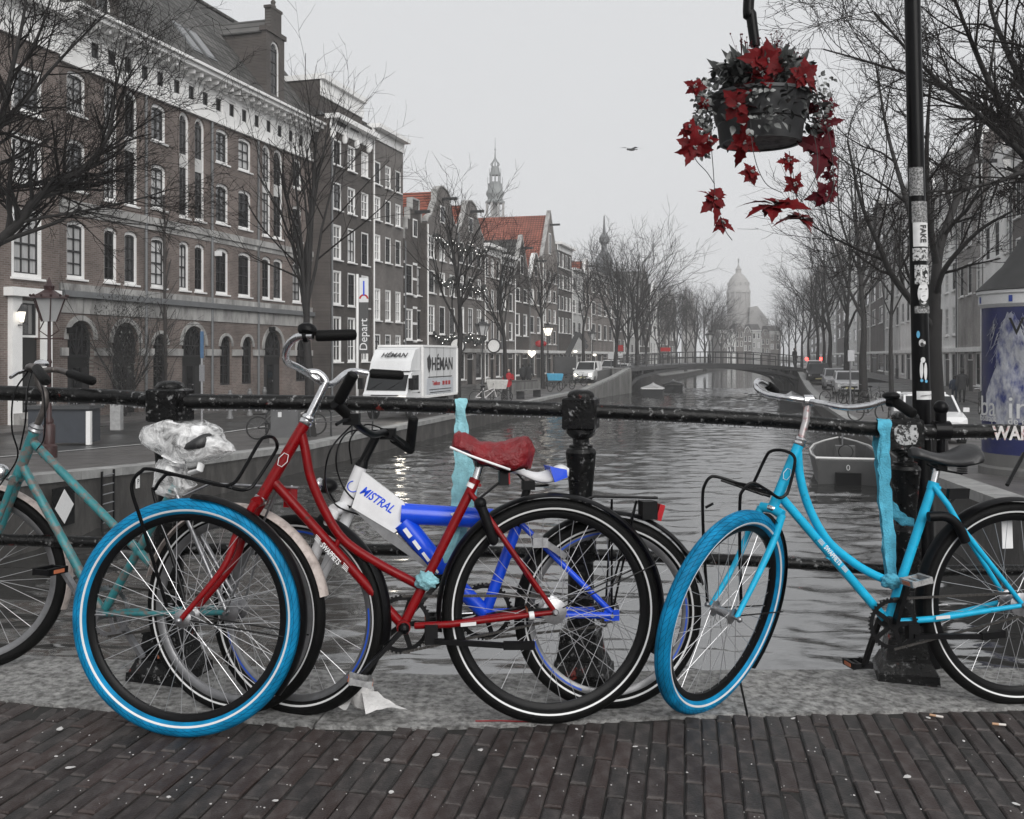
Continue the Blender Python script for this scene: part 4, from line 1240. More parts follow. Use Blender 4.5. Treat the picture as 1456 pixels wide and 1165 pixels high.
def bag_mesh(rows, seed):
    """rows of (py, pxleft, pxright): closed crumpled skin of roughly oval section"""
    vs, fs = [], []; k = 28; n = len(rows)
    for i, (py, xl, xr) in enumerate(rows):
        c_ = pt.at((xl + xr) / 2, py); hw = (pt.at(xr, py) - pt.at(xl, py)).length / 2
        for j in range(k):
            a = 2 * math.pi * j / k
            q = c_ + pt.h * (math.cos(a) * hw) + pt.n * (math.sin(a) * min(hw, .085) * .8)
            s = .016 * min(1, hw / .06)
            q += V((noise.noise(q * 17 + V((seed, 0, 0))), noise.noise(q * 17 + V((0, seed, 9))), noise.noise(q * 14 + V((3, seed, 0))))) * s
            q += V((noise.noise(q * 55), noise.noise(q * 55 + V((7, 1, 2))), 0)) * s * .4
            vs.append(q)
    for i in range(n - 1):
        for j in range(k):
            l = (j + 1) % k
            fs.append((i * k + j, i * k + l, (i + 1) * k + l, (i + 1) * k + j))
    return MB().add(vs, fs)
bag_mesh([(600, 238, 290), (603, 218, 306), (609, 203, 311), (616, 197, 313), (624, 197, 318), (632, 203, 326), (640, 214, 329), (646, 226, 318), (651, 236, 305), (655, 234, 290), (661, 232, 278)], 1).build('hood', m_film, bag, True, angle=60)
bag_mesh([(654, 230, 262), (662, 226, 262), (672, 221, 264), (682, 219, 268), (692, 220, 272), (700, 228, 266), (708, 240, 256)], 4).build('skirt', m_film, bag, True, angle=60)
MB().tube([pt.at(233, 648, .04), pt.at(250, 657, .05), pt.at(262, 658, .03)], .012, 10, flat=.4).build('tape', m_white, bag, True)
MB().tube([pt.at(272, 672, .02), pt.at(284, 669, .03), pt.at(286, 660, .02)], .016, 10, flat=.5).build('tape', m_white, bag, True)
# ------------------------------------------------------------------ canal, quays and streets
LQ = [(-9.2, 4.3, -0.1), (-8.4, 9, -0.45), (-7.72, 16.0, -0.752), (-7.16, 20.0, -1.0), (-5.57, 27.3, -1.25), (-2.48, 39.9, -1.22), (0.47, 51.4, -1.25), (5.16, 70.2, -1.2), (8.1, 79, -0.5), (9.9, 83.5, 0.15), (12.0, 92, 0.15), (16, 107, -0.9), (24, 140, -1.2), (40, 201, -1.2), (62, 275, -1.2)]
RQ = [(6.2, 4.3, -0.15), (6.3, 9, -0.5), (6.5, 12.7, -0.75), (7.2, 16.9, -0.86), (10.5, 28.9, -1.15), (15.6, 49.9, -1.25), (20.8, 70, -1.15), (23.3, 80, -0.7), (24.4, 85, -0.1), (26.6, 93, -0.1), (31, 108, -1.0), (40, 140, -1.2), (57, 201, -1.2), (79, 275, -1.2)]
LF = (0.2839, -26.86)      # left facade line  X = a*Y + b
RF = (0.272, 11.97)        # right facade line

def rot_mat(o):
    return o
def water_mat():
    m = bpy.data.materials.new('canal_water'); m.use_nodes = True
    N, L = m.node_tree.nodes, m.node_tree.links
    bs = N['Principled BSDF']
    bs.inputs['Base Color'].default_value = (0.02, 0.02, 0.019, 1); bs.inputs['Roughness'].default_value = 0.08; bs.inputs['IOR'].default_value = 4.0
    g = N.new('ShaderNodeNewGeometry')
    mp = N.new('ShaderNodeMapping'); mp.inputs['Rotation'].default_value = (0, 0, R_(12)); mp.inputs['Scale'].default_value = (0.42, 1.5, 1)
    L.new(g.outputs['Position'], mp.inputs[0])
    n1 = N.new('ShaderNodeTexNoise'); n1.inputs['Scale'].default_value = 1.5; n1.inputs['Detail'].default_value = 3; n1.inputs['Distortion'].default_value = 0.6
    n2 = N.new('ShaderNodeTexNoise'); n2.inputs['Scale'].default_value = 4.5; n2.inputs['Detail'].default_value = 2
    n3 = N.new('ShaderNodeTexNoise'); n3.inputs['Scale'].default_value = 0.12; n3.inputs['Detail'].default_value = 3
    for n in (n1, n2, n3): L.new(mp.outputs[0], n.inputs['Vector'])
    ad = N.new('ShaderNodeMath'); ad.operation = 'MULTIPLY_ADD'; ad.inputs[1].default_value = 0.22
    L.new(n2.outputs['Fac'], ad.inputs[0]); L.new(n1.outputs['Fac'], ad.inputs[2])
    mr = N.new('ShaderNodeMapRange'); mr.inputs['From Min'].default_value = 0.35; mr.inputs['From Max'].default_value = 0.65; mr.inputs['To Min'].default_value = 0.5; mr.inputs['To Max'].default_value = 1.0
    L.new(n3.outputs['Fac'], mr.inputs['Value'])
    bp = N.new('ShaderNodeBump'); bp.inputs['Distance'].default_value = 0.02
    L.new(mr.outputs[0], bp.inputs['Strength']); L.new(ad.outputs[0], bp.inputs['Height']); L.new(bp.outputs[0], bs.inputs['Normal'])
    return m
b = MB()
def xq(Q, y):
    for a, c in zip(Q, Q[1:]):
        if a[1] <= y <= c[1]: return a[0] + (c[0] - a[0]) * (y - a[1]) / (c[1] - a[1])
    return Q[0][0]
def wave(x, y):
    u, v = x * .978 - y * .208, x * .208 + y * .978
    g = 1.7 + 2.4 * max(0., noise.noise(V((u * .13, v * .09, 3.1))) + .35)
    return g * (.016 * noise.noise(V((u * .9, v * 2.3, 0))) + .009 * noise.noise(V((u * 2.0, v * 4.6, 7))) + .0035 * noise.noise(V((u * 5, v * 9, 2))))
yy = 3.5; rows = []
while yy < 96: rows.append(yy); yy += min(.3, max(.05, .0075 * yy))
NC = 190; vs = []; fs = []
for y in rows:
    xa, xb = xq(LQ, y) - .4, xq(RQ, y) + .4
    for k in range(NC + 1):
        x = xa + (xb - xa) * k / NC
        vs.append((x, y, WATER + wave(x, y)))
for i in range(len(rows) - 1):
    o_ = i * (NC + 1)
    fs += [(o_ + k, o_ + k + 1, o_ + k + NC + 2, o_ + k + NC + 1) for k in range(NC)]
b.add(vs, fs)
b.add([(-10, rows[-1] - .1, WATER - .01), (60, rows[-1] - .1, WATER - .01), (160, 420, WATER - .01), (-10, 420, WATER - .01)], [(0, 1, 2, 3)])
b.add([(-30, -4, WATER - .05), (40, -4, WATER - .05), (40, 3.6, WATER - .05), (-30, 3.6, WATER - .05)], [(0, 1, 2, 3)])
wt = struct(b.build('water', water_mat(), smooth=True, angle=80))
m_earth = mat('dark_earth', (0.05, 0.048, 0.045), 0.9, var=0.3, scale=0.3)
b = MB(); b.add([(-3000, -200, -2.6), (3000, -200, -2.6), (3000, 4500, -2.6), (-3000, 4500, -2.6)], [(0, 1, 2, 3)])
struct(b.build('ground', m_earth))
m_asph = mat('wet_asphalt', (0.04, 0.04, 0.04), 0.4, var=0.35, scale=0.8, bump=0.4, bscale=30, roughvar=0.15, coord='Object')
m_walk = mat('street_clinker', (0.085, 0.08, 0.078), 0.5, var=0.35, scale=1.5, bump=0.5, bscale=14, roughvar=0.15)
m_cope = mat('granite_coping', (0.26, 0.26, 0.255), 0.7, var=0.35, scale=3, bump=0.4, objrand=0.12)
m_qwall = mat('wet_quay_brick', (0.036, 0.033, 0.031), 0.6, var=0.45, scale=1.6, bump=0.8, bscale=12, col2=(0.09, 0.086, 0.08), mask=0.6, soft=0.15, stretch=(1, 1, 0.45))
m_line = mat('road_paint', (0.62, 0.62, 0.61), 0.6, var=0.25, scale=3)

def side_dir(Q, i):
    a = V(Q[max(i - 1, 0)]); c = V(Q[min(i + 1, len(Q) - 1)])
    d = (c - a); d.z = 0; d.normalize()
    return d
def resample(Q, step):
    out = []
    for (a, c) in zip(Q, Q[1:]):
        a, c = V(a), V(c); n = max(1, int((c - a).length / step))
        for k in range(n): out.append(tuple(a + (c - a) * k / n))
    out.append(Q[-1]); return out
def quay(Q, F, sgn, nm, lab):
    """sgn -1: land lies to the left (smaller X)."""
    Qr = resample(Q, 4.0)
    # wall
    b = MB()
    for (a, c) in zip(Q, Q[1:]):
        b.add([(a[0], a[1], -2.5), (c[0], c[1], -2.5), (c[0], c[1], c[2] - 0.13), (a[0], a[1], a[2] - 0.13)], [(0, 1, 2, 3)])
        b.add([(a[0] + sgn * .6, a[1], -2.5), (c[0] + sgn * .6, c[1], -2.5), (c[0] + sgn * .6, c[1], c[2] - 0.13), (a[0] + sgn * .6, a[1], a[2] - 0.13)], [(0, 3, 2, 1)])
        b.add([(a[0], a[1], a[2] - 0.13), (c[0], c[1], c[2] - 0.13), (c[0] + sgn * .6, c[1], c[2] - 0.13), (a[0] + sgn * .6, a[1], a[2] - 0.13)], [(0, 1, 2, 3)])
    w = b.build('quay_wall', m_qwall)
    tag(w, lab, 'quay wall')
    # coping stones, one by one near us
    acc = 0; stones = MB(); far = MB()
    pts = resample(Q, 1.25)
    for i, (a, c) in enumerate(zip(pts, pts[1:])):
        a, c = V(a), V(c); d = (c - a); d.z = 0; d.normalize(); nn = V((-d.y, d.x, 0)) * (1 if sgn < 0 else -1)
        g = 0.008
        a2, c2 = a + (c - a).normalized() * g, c - (c - a).normalized() * g
        up = V((0, 0, 0.008))
        p = [a2 - nn * .05 - V((0, 0, .14)), c2 - nn * .05 - V((0, 0, .14)), c2 + nn * .42 - V((0, 0, .14)), a2 + nn * .42 - V((0, 0, .14))]
        q = [a2 - nn * .05 + up, c2 - nn * .05 + up, c2 + nn * .42 + up, a2 + nn * .42 + up]
        if a.y < 60:
            MB().hexa(p + q).build('coping_stone', m_cope, w)
        else:
            far.hexa(p + q)
    stuff(far.build('coping_row', m_cope, w))
    # street: walkway by the water, roadway, pavement along the houses
    def cross(q, off):
        fy = q[1] + off * 0
        fx = F[0] * q[1] + F[1]
        return fx
    sheets = [('quayside_paving', 0.40, 0.32, 0.0, m_walk), ('roadway', 0.32, 0.78, 0.004, m_asph), ('house_pavement', 0.78, 1.06, 0.09, m_walk)]
    for nme, t0, t1, dz, mm in sheets:
        b = MB(); vs = []; fs = []
        for i, q in enumerate(Qr):
            x0 = q[0]; x1 = F[0] * q[1] + F[1]
            xa = x0 + sgn * 0.40 if nme == 'quayside_paving' else x0 + (x1 - x0) * t0
            xb = x0 + (x1 - x0) * t1
            if nme == 'house_pavement': xb = x1 + sgn * 3
            zz = min(q[2], -1.16 if nme == 'house_pavement' and q[1] > 25 else (-1.1 if q[1] > 45 else 9))
            vs += [(xa, q[1], zz + dz), (xb, q[1], zz + dz)]
            if nme == 'house_pavement':
                pass
        for i in range(len(Qr) - 1):
            f = (2 * i, 2 * i + 1, 2 * i + 3, 2 * i + 2)
            fs.append(f if sgn > 0 else f[::-1])
        b.add(vs, fs)
        if nme == 'house_pavement':     # kerb face
            vs = []
            for i, q in enumerate(Qr):
                xa = q[0] + (F[0] * q[1] + F[1] - q[0]) * t0
                zz = min(q[2], -1.16 if q[1] > 25 else 9)
                vs += [(xa, q[1], zz - .25), (xa, q[1], zz + dz)]
            b.add(vs, [(2 * i, 2 * i + 1, 2 * i + 3, 2 * i + 2) for i in range(len(Qr) - 1)])
        struct(b.build(nme, mm))
    # white edge line between paving and roadway
    b = MB(); vs = []
    for q in Qr:
        if q[1] < 60:
            x = q[0] + (F[0] * q[1] + F[1] - q[0]) * 0.335
            vs += [(x - .05, q[1], q[2] + .012), (x + .05, q[1], q[2] + .012)]
    b.add(vs, [(2 * i, 2 * i + 1, 2 * i + 3, 2 * i + 2) for i in range(len(vs) // 2 - 1)])
    struct(b.build('edge_line', m_line))
    return w
ql = quay(LQ, LF, -1, 'left', 'dark wet brick quay wall below the arcaded brick building')
qr = quay(RQ, RF, 1, 'right', 'dark quay wall beside the moored grey boat and parked cars')

def on_left(px, py_off=0, t=0.0):
    """point on the left quay street: t 0 = water's edge .. 1 = house fronts, at the picture column px"""
    best = None
    Q = resample(LQ, 0.5)
    for q in Q:
        x1 = LF[0] * q[1] + LF[1]
        x = q[0] + (x1 - q[0]) * t
        e = abs(CX + x / q[1] * FP - px)
        if q[1] > 12 and (best is None or e < best[0]): best = (e, V((x, q[1], q[2])))
    return best[1]
def on_right(px, t=0.0):
    best = None
    for q in resample(RQ, 0.5):
        x1 = RF[0] * q[1] + RF[1]
        x = q[0] + (x1 - q[0]) * t
        e = abs(CX + x / q[1] * FP - px)
        if q[1] > 9 and (best is None or e < best[0]): best = (e, V((x, q[1], q[2])))
    return best[1]
def street_z(x, y):
    Q = LQ if x < 0.23 * y else RQ
    for a, c in zip(Q, Q[1:]):
        if a[1] <= y <= c[1]: return a[2] + (c[2] - a[2]) * (y - a[1]) / (c[1] - a[1])
    return -1.2

# quay ladder, notices and mooring signs on the left quay wall
def qpoint(y):
    for a, c in zip(LQ, LQ[1:]):
        if a[1] <= y <= c[1]:
            t = (y - a[1]) / (c[1] - a[1]); d = (V(c) - V(a)); d.z = 0; d.normalize()
            return V(a) + (V(c) - V(a)) * t, d, V((d.y, -d.x, 0))
p, d, n = qpoint(18.1)
ld = thing('quay_ladder', 'dark iron ladder fixed to the brick quay wall', 'ladder', p - V((0, 0, 1.2)))
for s in (-.2, .2): MB().bar(p + d * s + n * .09 - V((0, 0, 1.25)), p + d * s + n * .09 - V((0, 0, .02)), .02, .05, up=d).build('stile', m_black, ld)
for k in range(7): MB().tube([p + d * -.2 + n * .09 - V((0, 0, .1 + .17 * k)), p + d * .2 + n * .09 - V((0, 0, .1 + .17 * k))], .012, 6).build('rung', m_steel, ld)
p, d, n = qpoint(16.7)
sg = thing('mooring_sign', 'black notice board with white diamond on the quay wall', 'sign', p + n * .1 - V((0, 0, .75)))
c = p + n * .11 - V((0, 0, .55))
MB().box(c, (.62, .02, .66), (d, n, V((0, 0, 1)))).build('board', m_black, sg)
MB().prism([c + n * .014 + d * (.27 * math.cos(a)) + V((0, 0, .29 * math.sin(a))) for a in (0, math.pi / 2, math.pi, 1.5 * math.pi)], n * .004).build('diamond', m_white, sg)
MB().box(c + V((0, 0, -.55)) - d * .2, (.3, .02, .3), (d, n, V((0, 0, 1)))).build('small_notice', m_white, sg)
p, d, n = qpoint(19.2)
c = p + n * .06 - V((0, 0, .3))
nt_ = thing('letter_notice', 'small white notice plate beside the quay ladder', 'sign', c)
MB().box(c, (.12, .02, .24), (d, n, V((0, 0, 1)))).build('plate', m_white, nt_)
text('lettering', 'P', .14, c + n * .012, d, (0, 0, 1), m_black, nt_)

# ------------------------------------------------------------------ far bridge
m_conc = mat('weathered_concrete', (0.15, 0.148, 0.143), 0.75, var=0.4, scale=1.2, bump=0.4, stretch=(1, 1, .3), col2=(.07, .068, .066), mask=.58)
m_iron = mat('dark_bridge_iron', (0.03, 0.03, 0.031), 0.5, var=0.3, scale=2)
br = thing('footbridge', 'dark low arched bridge with thin railings across the canal', 'bridge', (16, 85, WATER))
bl, brr = V((9.9, 83.5, 0)), V((24.6, 84.2, 0))
bdir = (brr - bl).normalized(); bnn = V((-bdir.y, bdir.x, 0)); BWd = 7.5
def deck(t): return 0.12 + 0.42 * (1 - (2 * t - 1) ** 2)
def soff(t): return -1.35 + 1.55 * math.sqrt(max(0, 1 - (2 * t - 1) ** 2)) if 0 < t < 1 else -1.35
b = MB(); n = 28; vs = []
for i in range(n + 1):
    t = i / n; q = bl + (brr - bl) * t
    for w_ in (0, BWd): vs += [q + bnn * w_ + V((0, 0, deck(t))), q + bnn * w_ + V((0, 0, deck(t) - .28))]
fs = []
for i in range(n):
    a = i * 4; c = a + 4
    fs += [(a, a + 2, c + 2, c), (a + 1, c + 1, c + 3, a + 3), (a, c, c + 1, a + 1), (a + 2, a + 3, c + 3, c + 2)]
b.add(vs, fs); b.build('deck', m_iron, br)
for w_ in (0.05, 2.5, 5.0, BWd - .05):
    b = MB()
    for i in range(n):
        t0, t1 = i / n, (i + 1) / n
        q0 = bl + (brr - bl) * t0 + bnn * w_; q1 = bl + (brr - bl) * t1 + bnn * w_
        b.bar(q0 + V((0, 0, soff(t0))), q1 + V((0, 0, soff(t1))), .3, .22)
    for i in range(1, 14):
        t = i / 14; q = bl + (brr - bl) * t + bnn * w_
        if deck(t) - soff(t) > .3: b.bar(q + V((0, 0, soff(t))), q + V((0, 0, deck(t) - .2)), .12, .12)
    b.build('arch_rib', m_iron, br)
for w_ in (0.1, BWd - .1):
    for i in range(22):
        t = i / 21; q = bl + (brr - bl) * t + bnn * w_
        MB().bar(q + V((0, 0, deck(t))), q + V((0, 0, deck(t) + 1.0)), .06, .06).build('railing_post', m_iron, br)
    for h in (.98, .5):
        b = MB(); b.tube([bl + (brr - bl) * (i / n) + bnn * w_ + V((0, 0, deck(i / n) + h)) for i in range(n + 1)], .035, 5); b.build('railing_bar', m_iron, br)
for q, s in ((bl, -1), (brr, 1)):
    b = MB(); b.hexa([q + bdir * (s * .0) + bnn * -.6 + V((0, 0, -2.5)), q + bdir * (s * 1.6) + bnn * -.6 + V((0, 0, -2.5)), q + bdir * (s * 1.6) + bnn * (BWd + .6) + V((0, 0, -2.5)), q + bnn * (BWd + .6) + V((0, 0, -2.5)),
                       q + bnn * -.6 + V((0, 0, .1)), q + bdir * (s * 1.6) + bnn * -.6 + V((0, 0, .1)), q + bdir * (s * 1.6) + bnn * (BWd + .6) + V((0, 0, .1)), q + bnn * (BWd + .6) + V((0, 0, .1))]) if s > 0 else \
    b.hexa([q + bdir * -1.6 + bnn * -.6 + V((0, 0, -2.5)), q + bnn * -.6 + V((0, 0, -2.5)), q + bnn * (BWd + .6) + V((0, 0, -2.5)), q + bdir * -1.6 + bnn * (BWd + .6) + V((0, 0, -2.5)),
            q + bdir * -1.6 + bnn * -.6 + V((0, 0, .1)), q + bnn * -.6 + V((0, 0, .1)), q + bnn * (BWd + .6) + V((0, 0, .1)), q + bdir * -1.6 + bnn * (BWd + .6) + V((0, 0, .1))])
    b.build('abutment', m_conc, br)
for q, s in ((bl, -1), (brr, 1)):
    e = bdir * s
    top = [q + e * 1.5 + V((0, 0, .11)), q + e * 1.5 + bnn * BWd + V((0, 0, .11)), q + e * 8 + bnn * BWd + V((0, 0, -1.15)), q + e * 8 + V((0, 0, -1.15))]
    MB().prism(top, (0, 0, -.9)).build('approach_ramp', m_asph, br)
# concrete wing wall ahead of the left abutment
b = MB()
for a, c in zip(LQ[7:9], LQ[8:10]):
    b.hexa([(a[0] + .08, a[1], -2.5), (a[0] + .14, a[1] - .02, -2.5), (c[0] + .14, c[1] - .02, -2.5), (c[0] + .08, c[1], -2.5), (a[0] + .08, a[1], a[2] - .15), (a[0] + .14, a[1] - .02, a[2] - .15), (c[0] + .14, c[1] - .02, c[2] - .15), (c[0] + .08, c[1], c[2] - .15)])
b.build('wing_wall', m_conc, br)
# ------------------------------------------------------------------ canal houses
def brick_wall(name, c1, c2, mortar, ddir, stain=0.35, rough=0.8):
    m = bpy.data.materials.new(name); m.use_nodes = True
    N, L = m.node_tree.nodes, m.node_tree.links
    bs = N['Principled BSDF']; bs.inputs['Roughness'].default_value = rough; bs.inputs['Specular IOR Level'].default_value = .25
    g = N.new('ShaderNodeNewGeometry')
    dt_ = N.new('ShaderNodeVectorMath'); dt_.operation = 'DOT_PRODUCT'; dt_.inputs[1].default_value = ddir
    L.new(g.outputs['Position'], dt_.inputs[0])
    sp = N.new('ShaderNodeSeparateXYZ'); L.new(g.outputs['Position'], sp.inputs[0])
    cb = N.new('ShaderNodeCombineXYZ'); L.new(dt_.outputs['Value'], cb.inputs[0]); L.new(sp.outputs['Z'], cb.inputs[1])
    bt = N.new('ShaderNodeTexBrick'); bt.inputs['Scale'].default_value = 1; bt.inputs['Brick Width'].default_value = .23; bt.inputs['Row Height'].default_value = .075; bt.inputs['Mortar Size'].default_value = .009
    bt.inputs['Color1'].default_value = (*c1, 1); bt.inputs['Color2'].default_value = (*c2, 1); bt.inputs['Mortar'].default_value = (*mortar, 1); bt.inputs['Bias'].default_value = -.1
    L.new(cb.outputs[0], bt.inputs['Vector'])
    nz = N.new('ShaderNodeTexNoise'); nz.inputs['Scale'].default_value = .55; nz.inputs['Detail'].default_value = 8; nz.inputs['Roughness'].default_value = .65
    L.new(g.outputs['Position'], nz.inputs['Vector'])
    mr = N.new('ShaderNodeMapRange'); mr.inputs['From Min'].default_value = .3; mr.inputs['From Max'].default_value = .7; mr.inputs['To Min'].default_value = 1 - stain; mr.inputs['To Max'].default_value = 1 + stain
    L.new(nz.outputs['Fac'], mr.inputs['Value'])
    h = N.new('ShaderNodeHueSaturation'); L.new(mr.outputs[0], h.inputs['Value']); L.new(bt.outputs['Color'], h.inputs['Color'])
    L.new(h.outputs[0], bs.inputs['Base Color'])
    bp = N.new('ShaderNodeBump'); bp.inputs['Strength'].default_value = .6; bp.inputs['Distance'].default_value = .01; bp.invert = True
    L.new(bt.outputs['Fac'], bp.inputs['Height']); L.new(bp.outputs[0], bs.inputs['Normal'])
    return m
def tile_roof(name, c1, c2, ddir, w=.28, hgt=.24):
    m = bpy.data.materials.new(name); m.use_nodes = True
    N, L = m.node_tree.nodes, m.node_tree.links
    bs = N['Principled BSDF']; bs.inputs['Roughness'].default_value = .7; bs.inputs['Specular IOR Level'].default_value = .12
    g = N.new('ShaderNodeNewGeometry')
    dt_ = N.new('ShaderNodeVectorMath'); dt_.operation = 'DOT_PRODUCT'; dt_.inputs[1].default_value = ddir
    L.new(g.outputs['Position'], dt_.inputs[0])
    sp = N.new('ShaderNodeSeparateXYZ'); L.new(g.outputs['Position'], sp.inputs[0])
    cb = N.new('ShaderNodeCombineXYZ'); L.new(dt_.outputs['Value'], cb.inputs[0]); L.new(sp.outputs['Z'], cb.inputs[1])
    bt = N.new('ShaderNodeTexBrick'); bt.offset = 0; bt.inputs['Scale'].default_value = 1; bt.inputs['Brick Width'].default_value = w; bt.inputs['Row Height'].default_value = hgt; bt.inputs['Mortar Size'].default_value = .035; bt.inputs['Mortar Smooth'].default_value = .6
    bt.inputs['Color1'].default_value = (*c1, 1); bt.inputs['Color2'].default_value = (*c2, 1); bt.inputs['Mortar'].default_value = (*[q * .16 for q in c1], 1)
    L.new(cb.outputs[0], bt.inputs['Vector'])
    nz = N.new('ShaderNodeTexNoise'); nz.inputs['Scale'].default_value = .8; nz.inputs['Detail'].default_value = 6; L.new(g.outputs['Position'], nz.inputs['Vector'])
    mr = N.new('ShaderNodeMapRange'); mr.inputs['From Min'].default_value = .3; mr.inputs['From Max'].default_value = .7; mr.inputs['To Min'].default_value = .75; mr.inputs['To Max'].default_value = 1.25
    L.new(nz.outputs['Fac'], mr.inputs['Value'])
    h = N.new('ShaderNodeHueSaturation'); L.new(mr.outputs[0], h.inputs['Value']); L.new(bt.outputs['Color'], h.inputs['Color']); L.new(h.outputs[0], bs.inputs['Base Color'])
    bp = N.new('ShaderNodeBump'); bp.inputs['Strength'].default_value = .9; bp.inputs['Distance'].default_value = .04; bp.invert = True
    L.new(bt.outputs['Fac'], bp.inputs['Height']); L.new(bp.outputs[0], bs.inputs['Normal'])
    return m
def glass_mat(name, base, ior=1.75, rv=0.0):
    m = mat(name, base, 0.06, objrand=rv)
    bs = m.node_tree.nodes['Principled BSDF']; bs.inputs['IOR'].default_value = ior
    return m
LDIR = V((LF[0], 1, 0)).normalized(); LNRM = V((LDIR.y, -LDIR.x, 0))
RDIR = V((RF[0], 1, 0)).normalized(); RNRM = V((-RDIR.y, RDIR.x, 0))
mb_main = brick_wall('brown_brick', (0.114, 0.086, 0.075), (0.169, 0.130, 0.117), (0.195, 0.182, 0.169), LDIR)
mb_dark = brick_wall('dark_brick', (0.054, 0.045, 0.041), (0.077, 0.065, 0.060), (0.090, 0.086, 0.081), LDIR)
mb_grey = brick_wall('grey_brown_brick', (0.115, 0.101, 0.094), (0.149, 0.133, 0.124), (0.172, 0.167, 0.161), LDIR)
mb_mid = brick_wall('dull_brick', (0.144, 0.120, 0.110), (0.192, 0.168, 0.156), (0.228, 0.216, 0.204), LDIR)
mb_r1 = brick_wall('right_brick', (.075, .062, .058), (.11, .095, .09), (.15, .145, .14), RDIR)
mb_r2 = brick_wall('right_grey_brick', (.24, .225, .215), (.3, .285, .275), (.3, .29, .28), RDIR)
m_plaster = mat('pale_plaster', (.82, .815, .8), .7, var=.14, scale=.8, bump=.2)
m_plaster2 = mat('grey_plaster', (.5, .498, .49), .7, var=.18, scale=.8, bump=.2)
m_trim = mat('white_trim', (.78, .775, .765), .5, var=.1, scale=2)
m_sand = mat('weathered_sandstone', (.34, .335, .325), .8, var=.4, scale=1.5, col2=(.16, .155, .15), mask=.58, soft=.12, stretch=(1, 1, .35), bump=.4)
m_sash = mat('dark_sash_paint', (.02, .02, .021), .4)
m_glass = glass_mat('window_glass', (.04, .041, .043), 2.6, .5)
m_curt = mat('window_with_curtain', (.46, .46, .46), .12, objrand=.5, var=.35, scale=5, stretch=(6, 6, .2))
m_dglass = glass_mat('dark_window_glass', (.006, .006, .0065), 1.4)
mr_dark = tile_roof('dark_pantiles', (.11, .107, .103), (.055, .054, .052), LDIR, .42, .4)
mr_red = tile_roof('red_pantiles', (.3, .088, .055), (.24, .075, .05), LDIR)
mr_redx = tile_roof('red_pantiles_across', (.29, .1, .07), (.24, .085, .06), LNRM)
mr_dark_r = tile_roof('dark_pantiles_right', (.06, .06, .06), (.085, .083, .08), RDIR)
m_lead = mat('roof_lead', (.13, .135, .14), .5, var=.2, scale=2)
m_door = mat('dark_door', (.006, .006, .006), .5, var=.2, scale=3)
m_glow = mat('lit_lamp', (.9, .85, .75), .4, emit=((1, .93, .8), 0.8))

class Line:
    """A street frontage X = a*Y + b (+ offset towards the water)."""
    def __init__(s, ab, off, d, n):
        s.d, s.n = d, n
        p0 = V((ab[1], 0, 0)) + n * off
        s.o = p0
    def u(s, px):
        a = (px - CX) / FP     # x = a y
        # o + d u : (ox + dx u) = a (oy + dy u)
        return (a * s.o.y - s.o.x) / (s.d.x - a * s.d.y)
    def pt(s, u, z, dep=0.0): return s.o + s.d * u + s.n * dep + V((0, 0, z))
    def Y(s, px): return s.o.y + s.d.y * s.u(px)
    def z(s, px, py): return CH - (py - HY) / FP * s.Y(px)

def wall_holes(b, L, u0, u1, z0, z1, holes, dep=.22, front=0.0):
    us = sorted({u0, u1, *[h[0] for h in holes], *[h[1] for h in holes]}); zs = sorted({z0, z1, *[h[2] for h in holes], *[h[3] for h in holes]})
    us = [q for q in us if u0 - 1e-6 <= q <= u1 + 1e-6]; zs = [q for q in zs if z0 - 1e-6 <= q <= z1 + 1e-6]
    def inside(u, z): return any(h[0] < u < h[1] and h[2] < z < h[3] for h in holes)
    for i in range(len(us) - 1):
        j = 0
        while j < len(zs) - 1:
            um = (us[i] + us[i + 1]) / 2
            if inside(um, (zs[j] + zs[j + 1]) / 2): j += 1; continue
            k = j
            while k + 1 < len(zs) - 1 and not inside(um, (zs[k + 1] + zs[k + 2]) / 2): k += 1
            b.add([L.pt(us[i], zs[j], front), L.pt(us[i + 1], zs[j], front), L.pt(us[i + 1], zs[k + 1], front), L.pt(us[i], zs[k + 1], front)], [(0, 1, 2, 3)])
            j = k + 1
    for h in holes:
        a0, a1, c0, c1 = h[:4]
        for (p, q) in (((a0, c0), (a1, c0)), ((a1, c0), (a1, c1)), ((a1, c1), (a0, c1)), ((a0, c1), (a0, c0))):
            b.add([L.pt(*p, front), L.pt(*q, front), L.pt(*q, front - dep), L.pt(*p, front - dep)], [(0, 1, 2, 3)])
        if len(h) > 4 and h[4] > 0:     # arched head: fill the corners
            rise = h[4]; n = 10; um = (a0 + a1) / 2; r = (a1 - a0) / 2
            arc = [(um - r * math.cos(math.pi * k / n), c1 - rise + rise * math.sin(math.pi * k / n)) for k in range(n + 1)]
            for k in range(n):
                (ua, za), (ub, zb) = arc[k], arc[k + 1]
                b.add([L.pt(ua, za, front), L.pt(ub, zb, front), L.pt(ub, c1, front), L.pt(ua, c1, front)], [(0, 1, 2, 3)])
                b.add([L.pt(ua, za, front), L.pt(ub, zb, front), L.pt(ub, zb, front - dep), L.pt(ua, za, front - dep)], [(0, 1, 2, 3)])
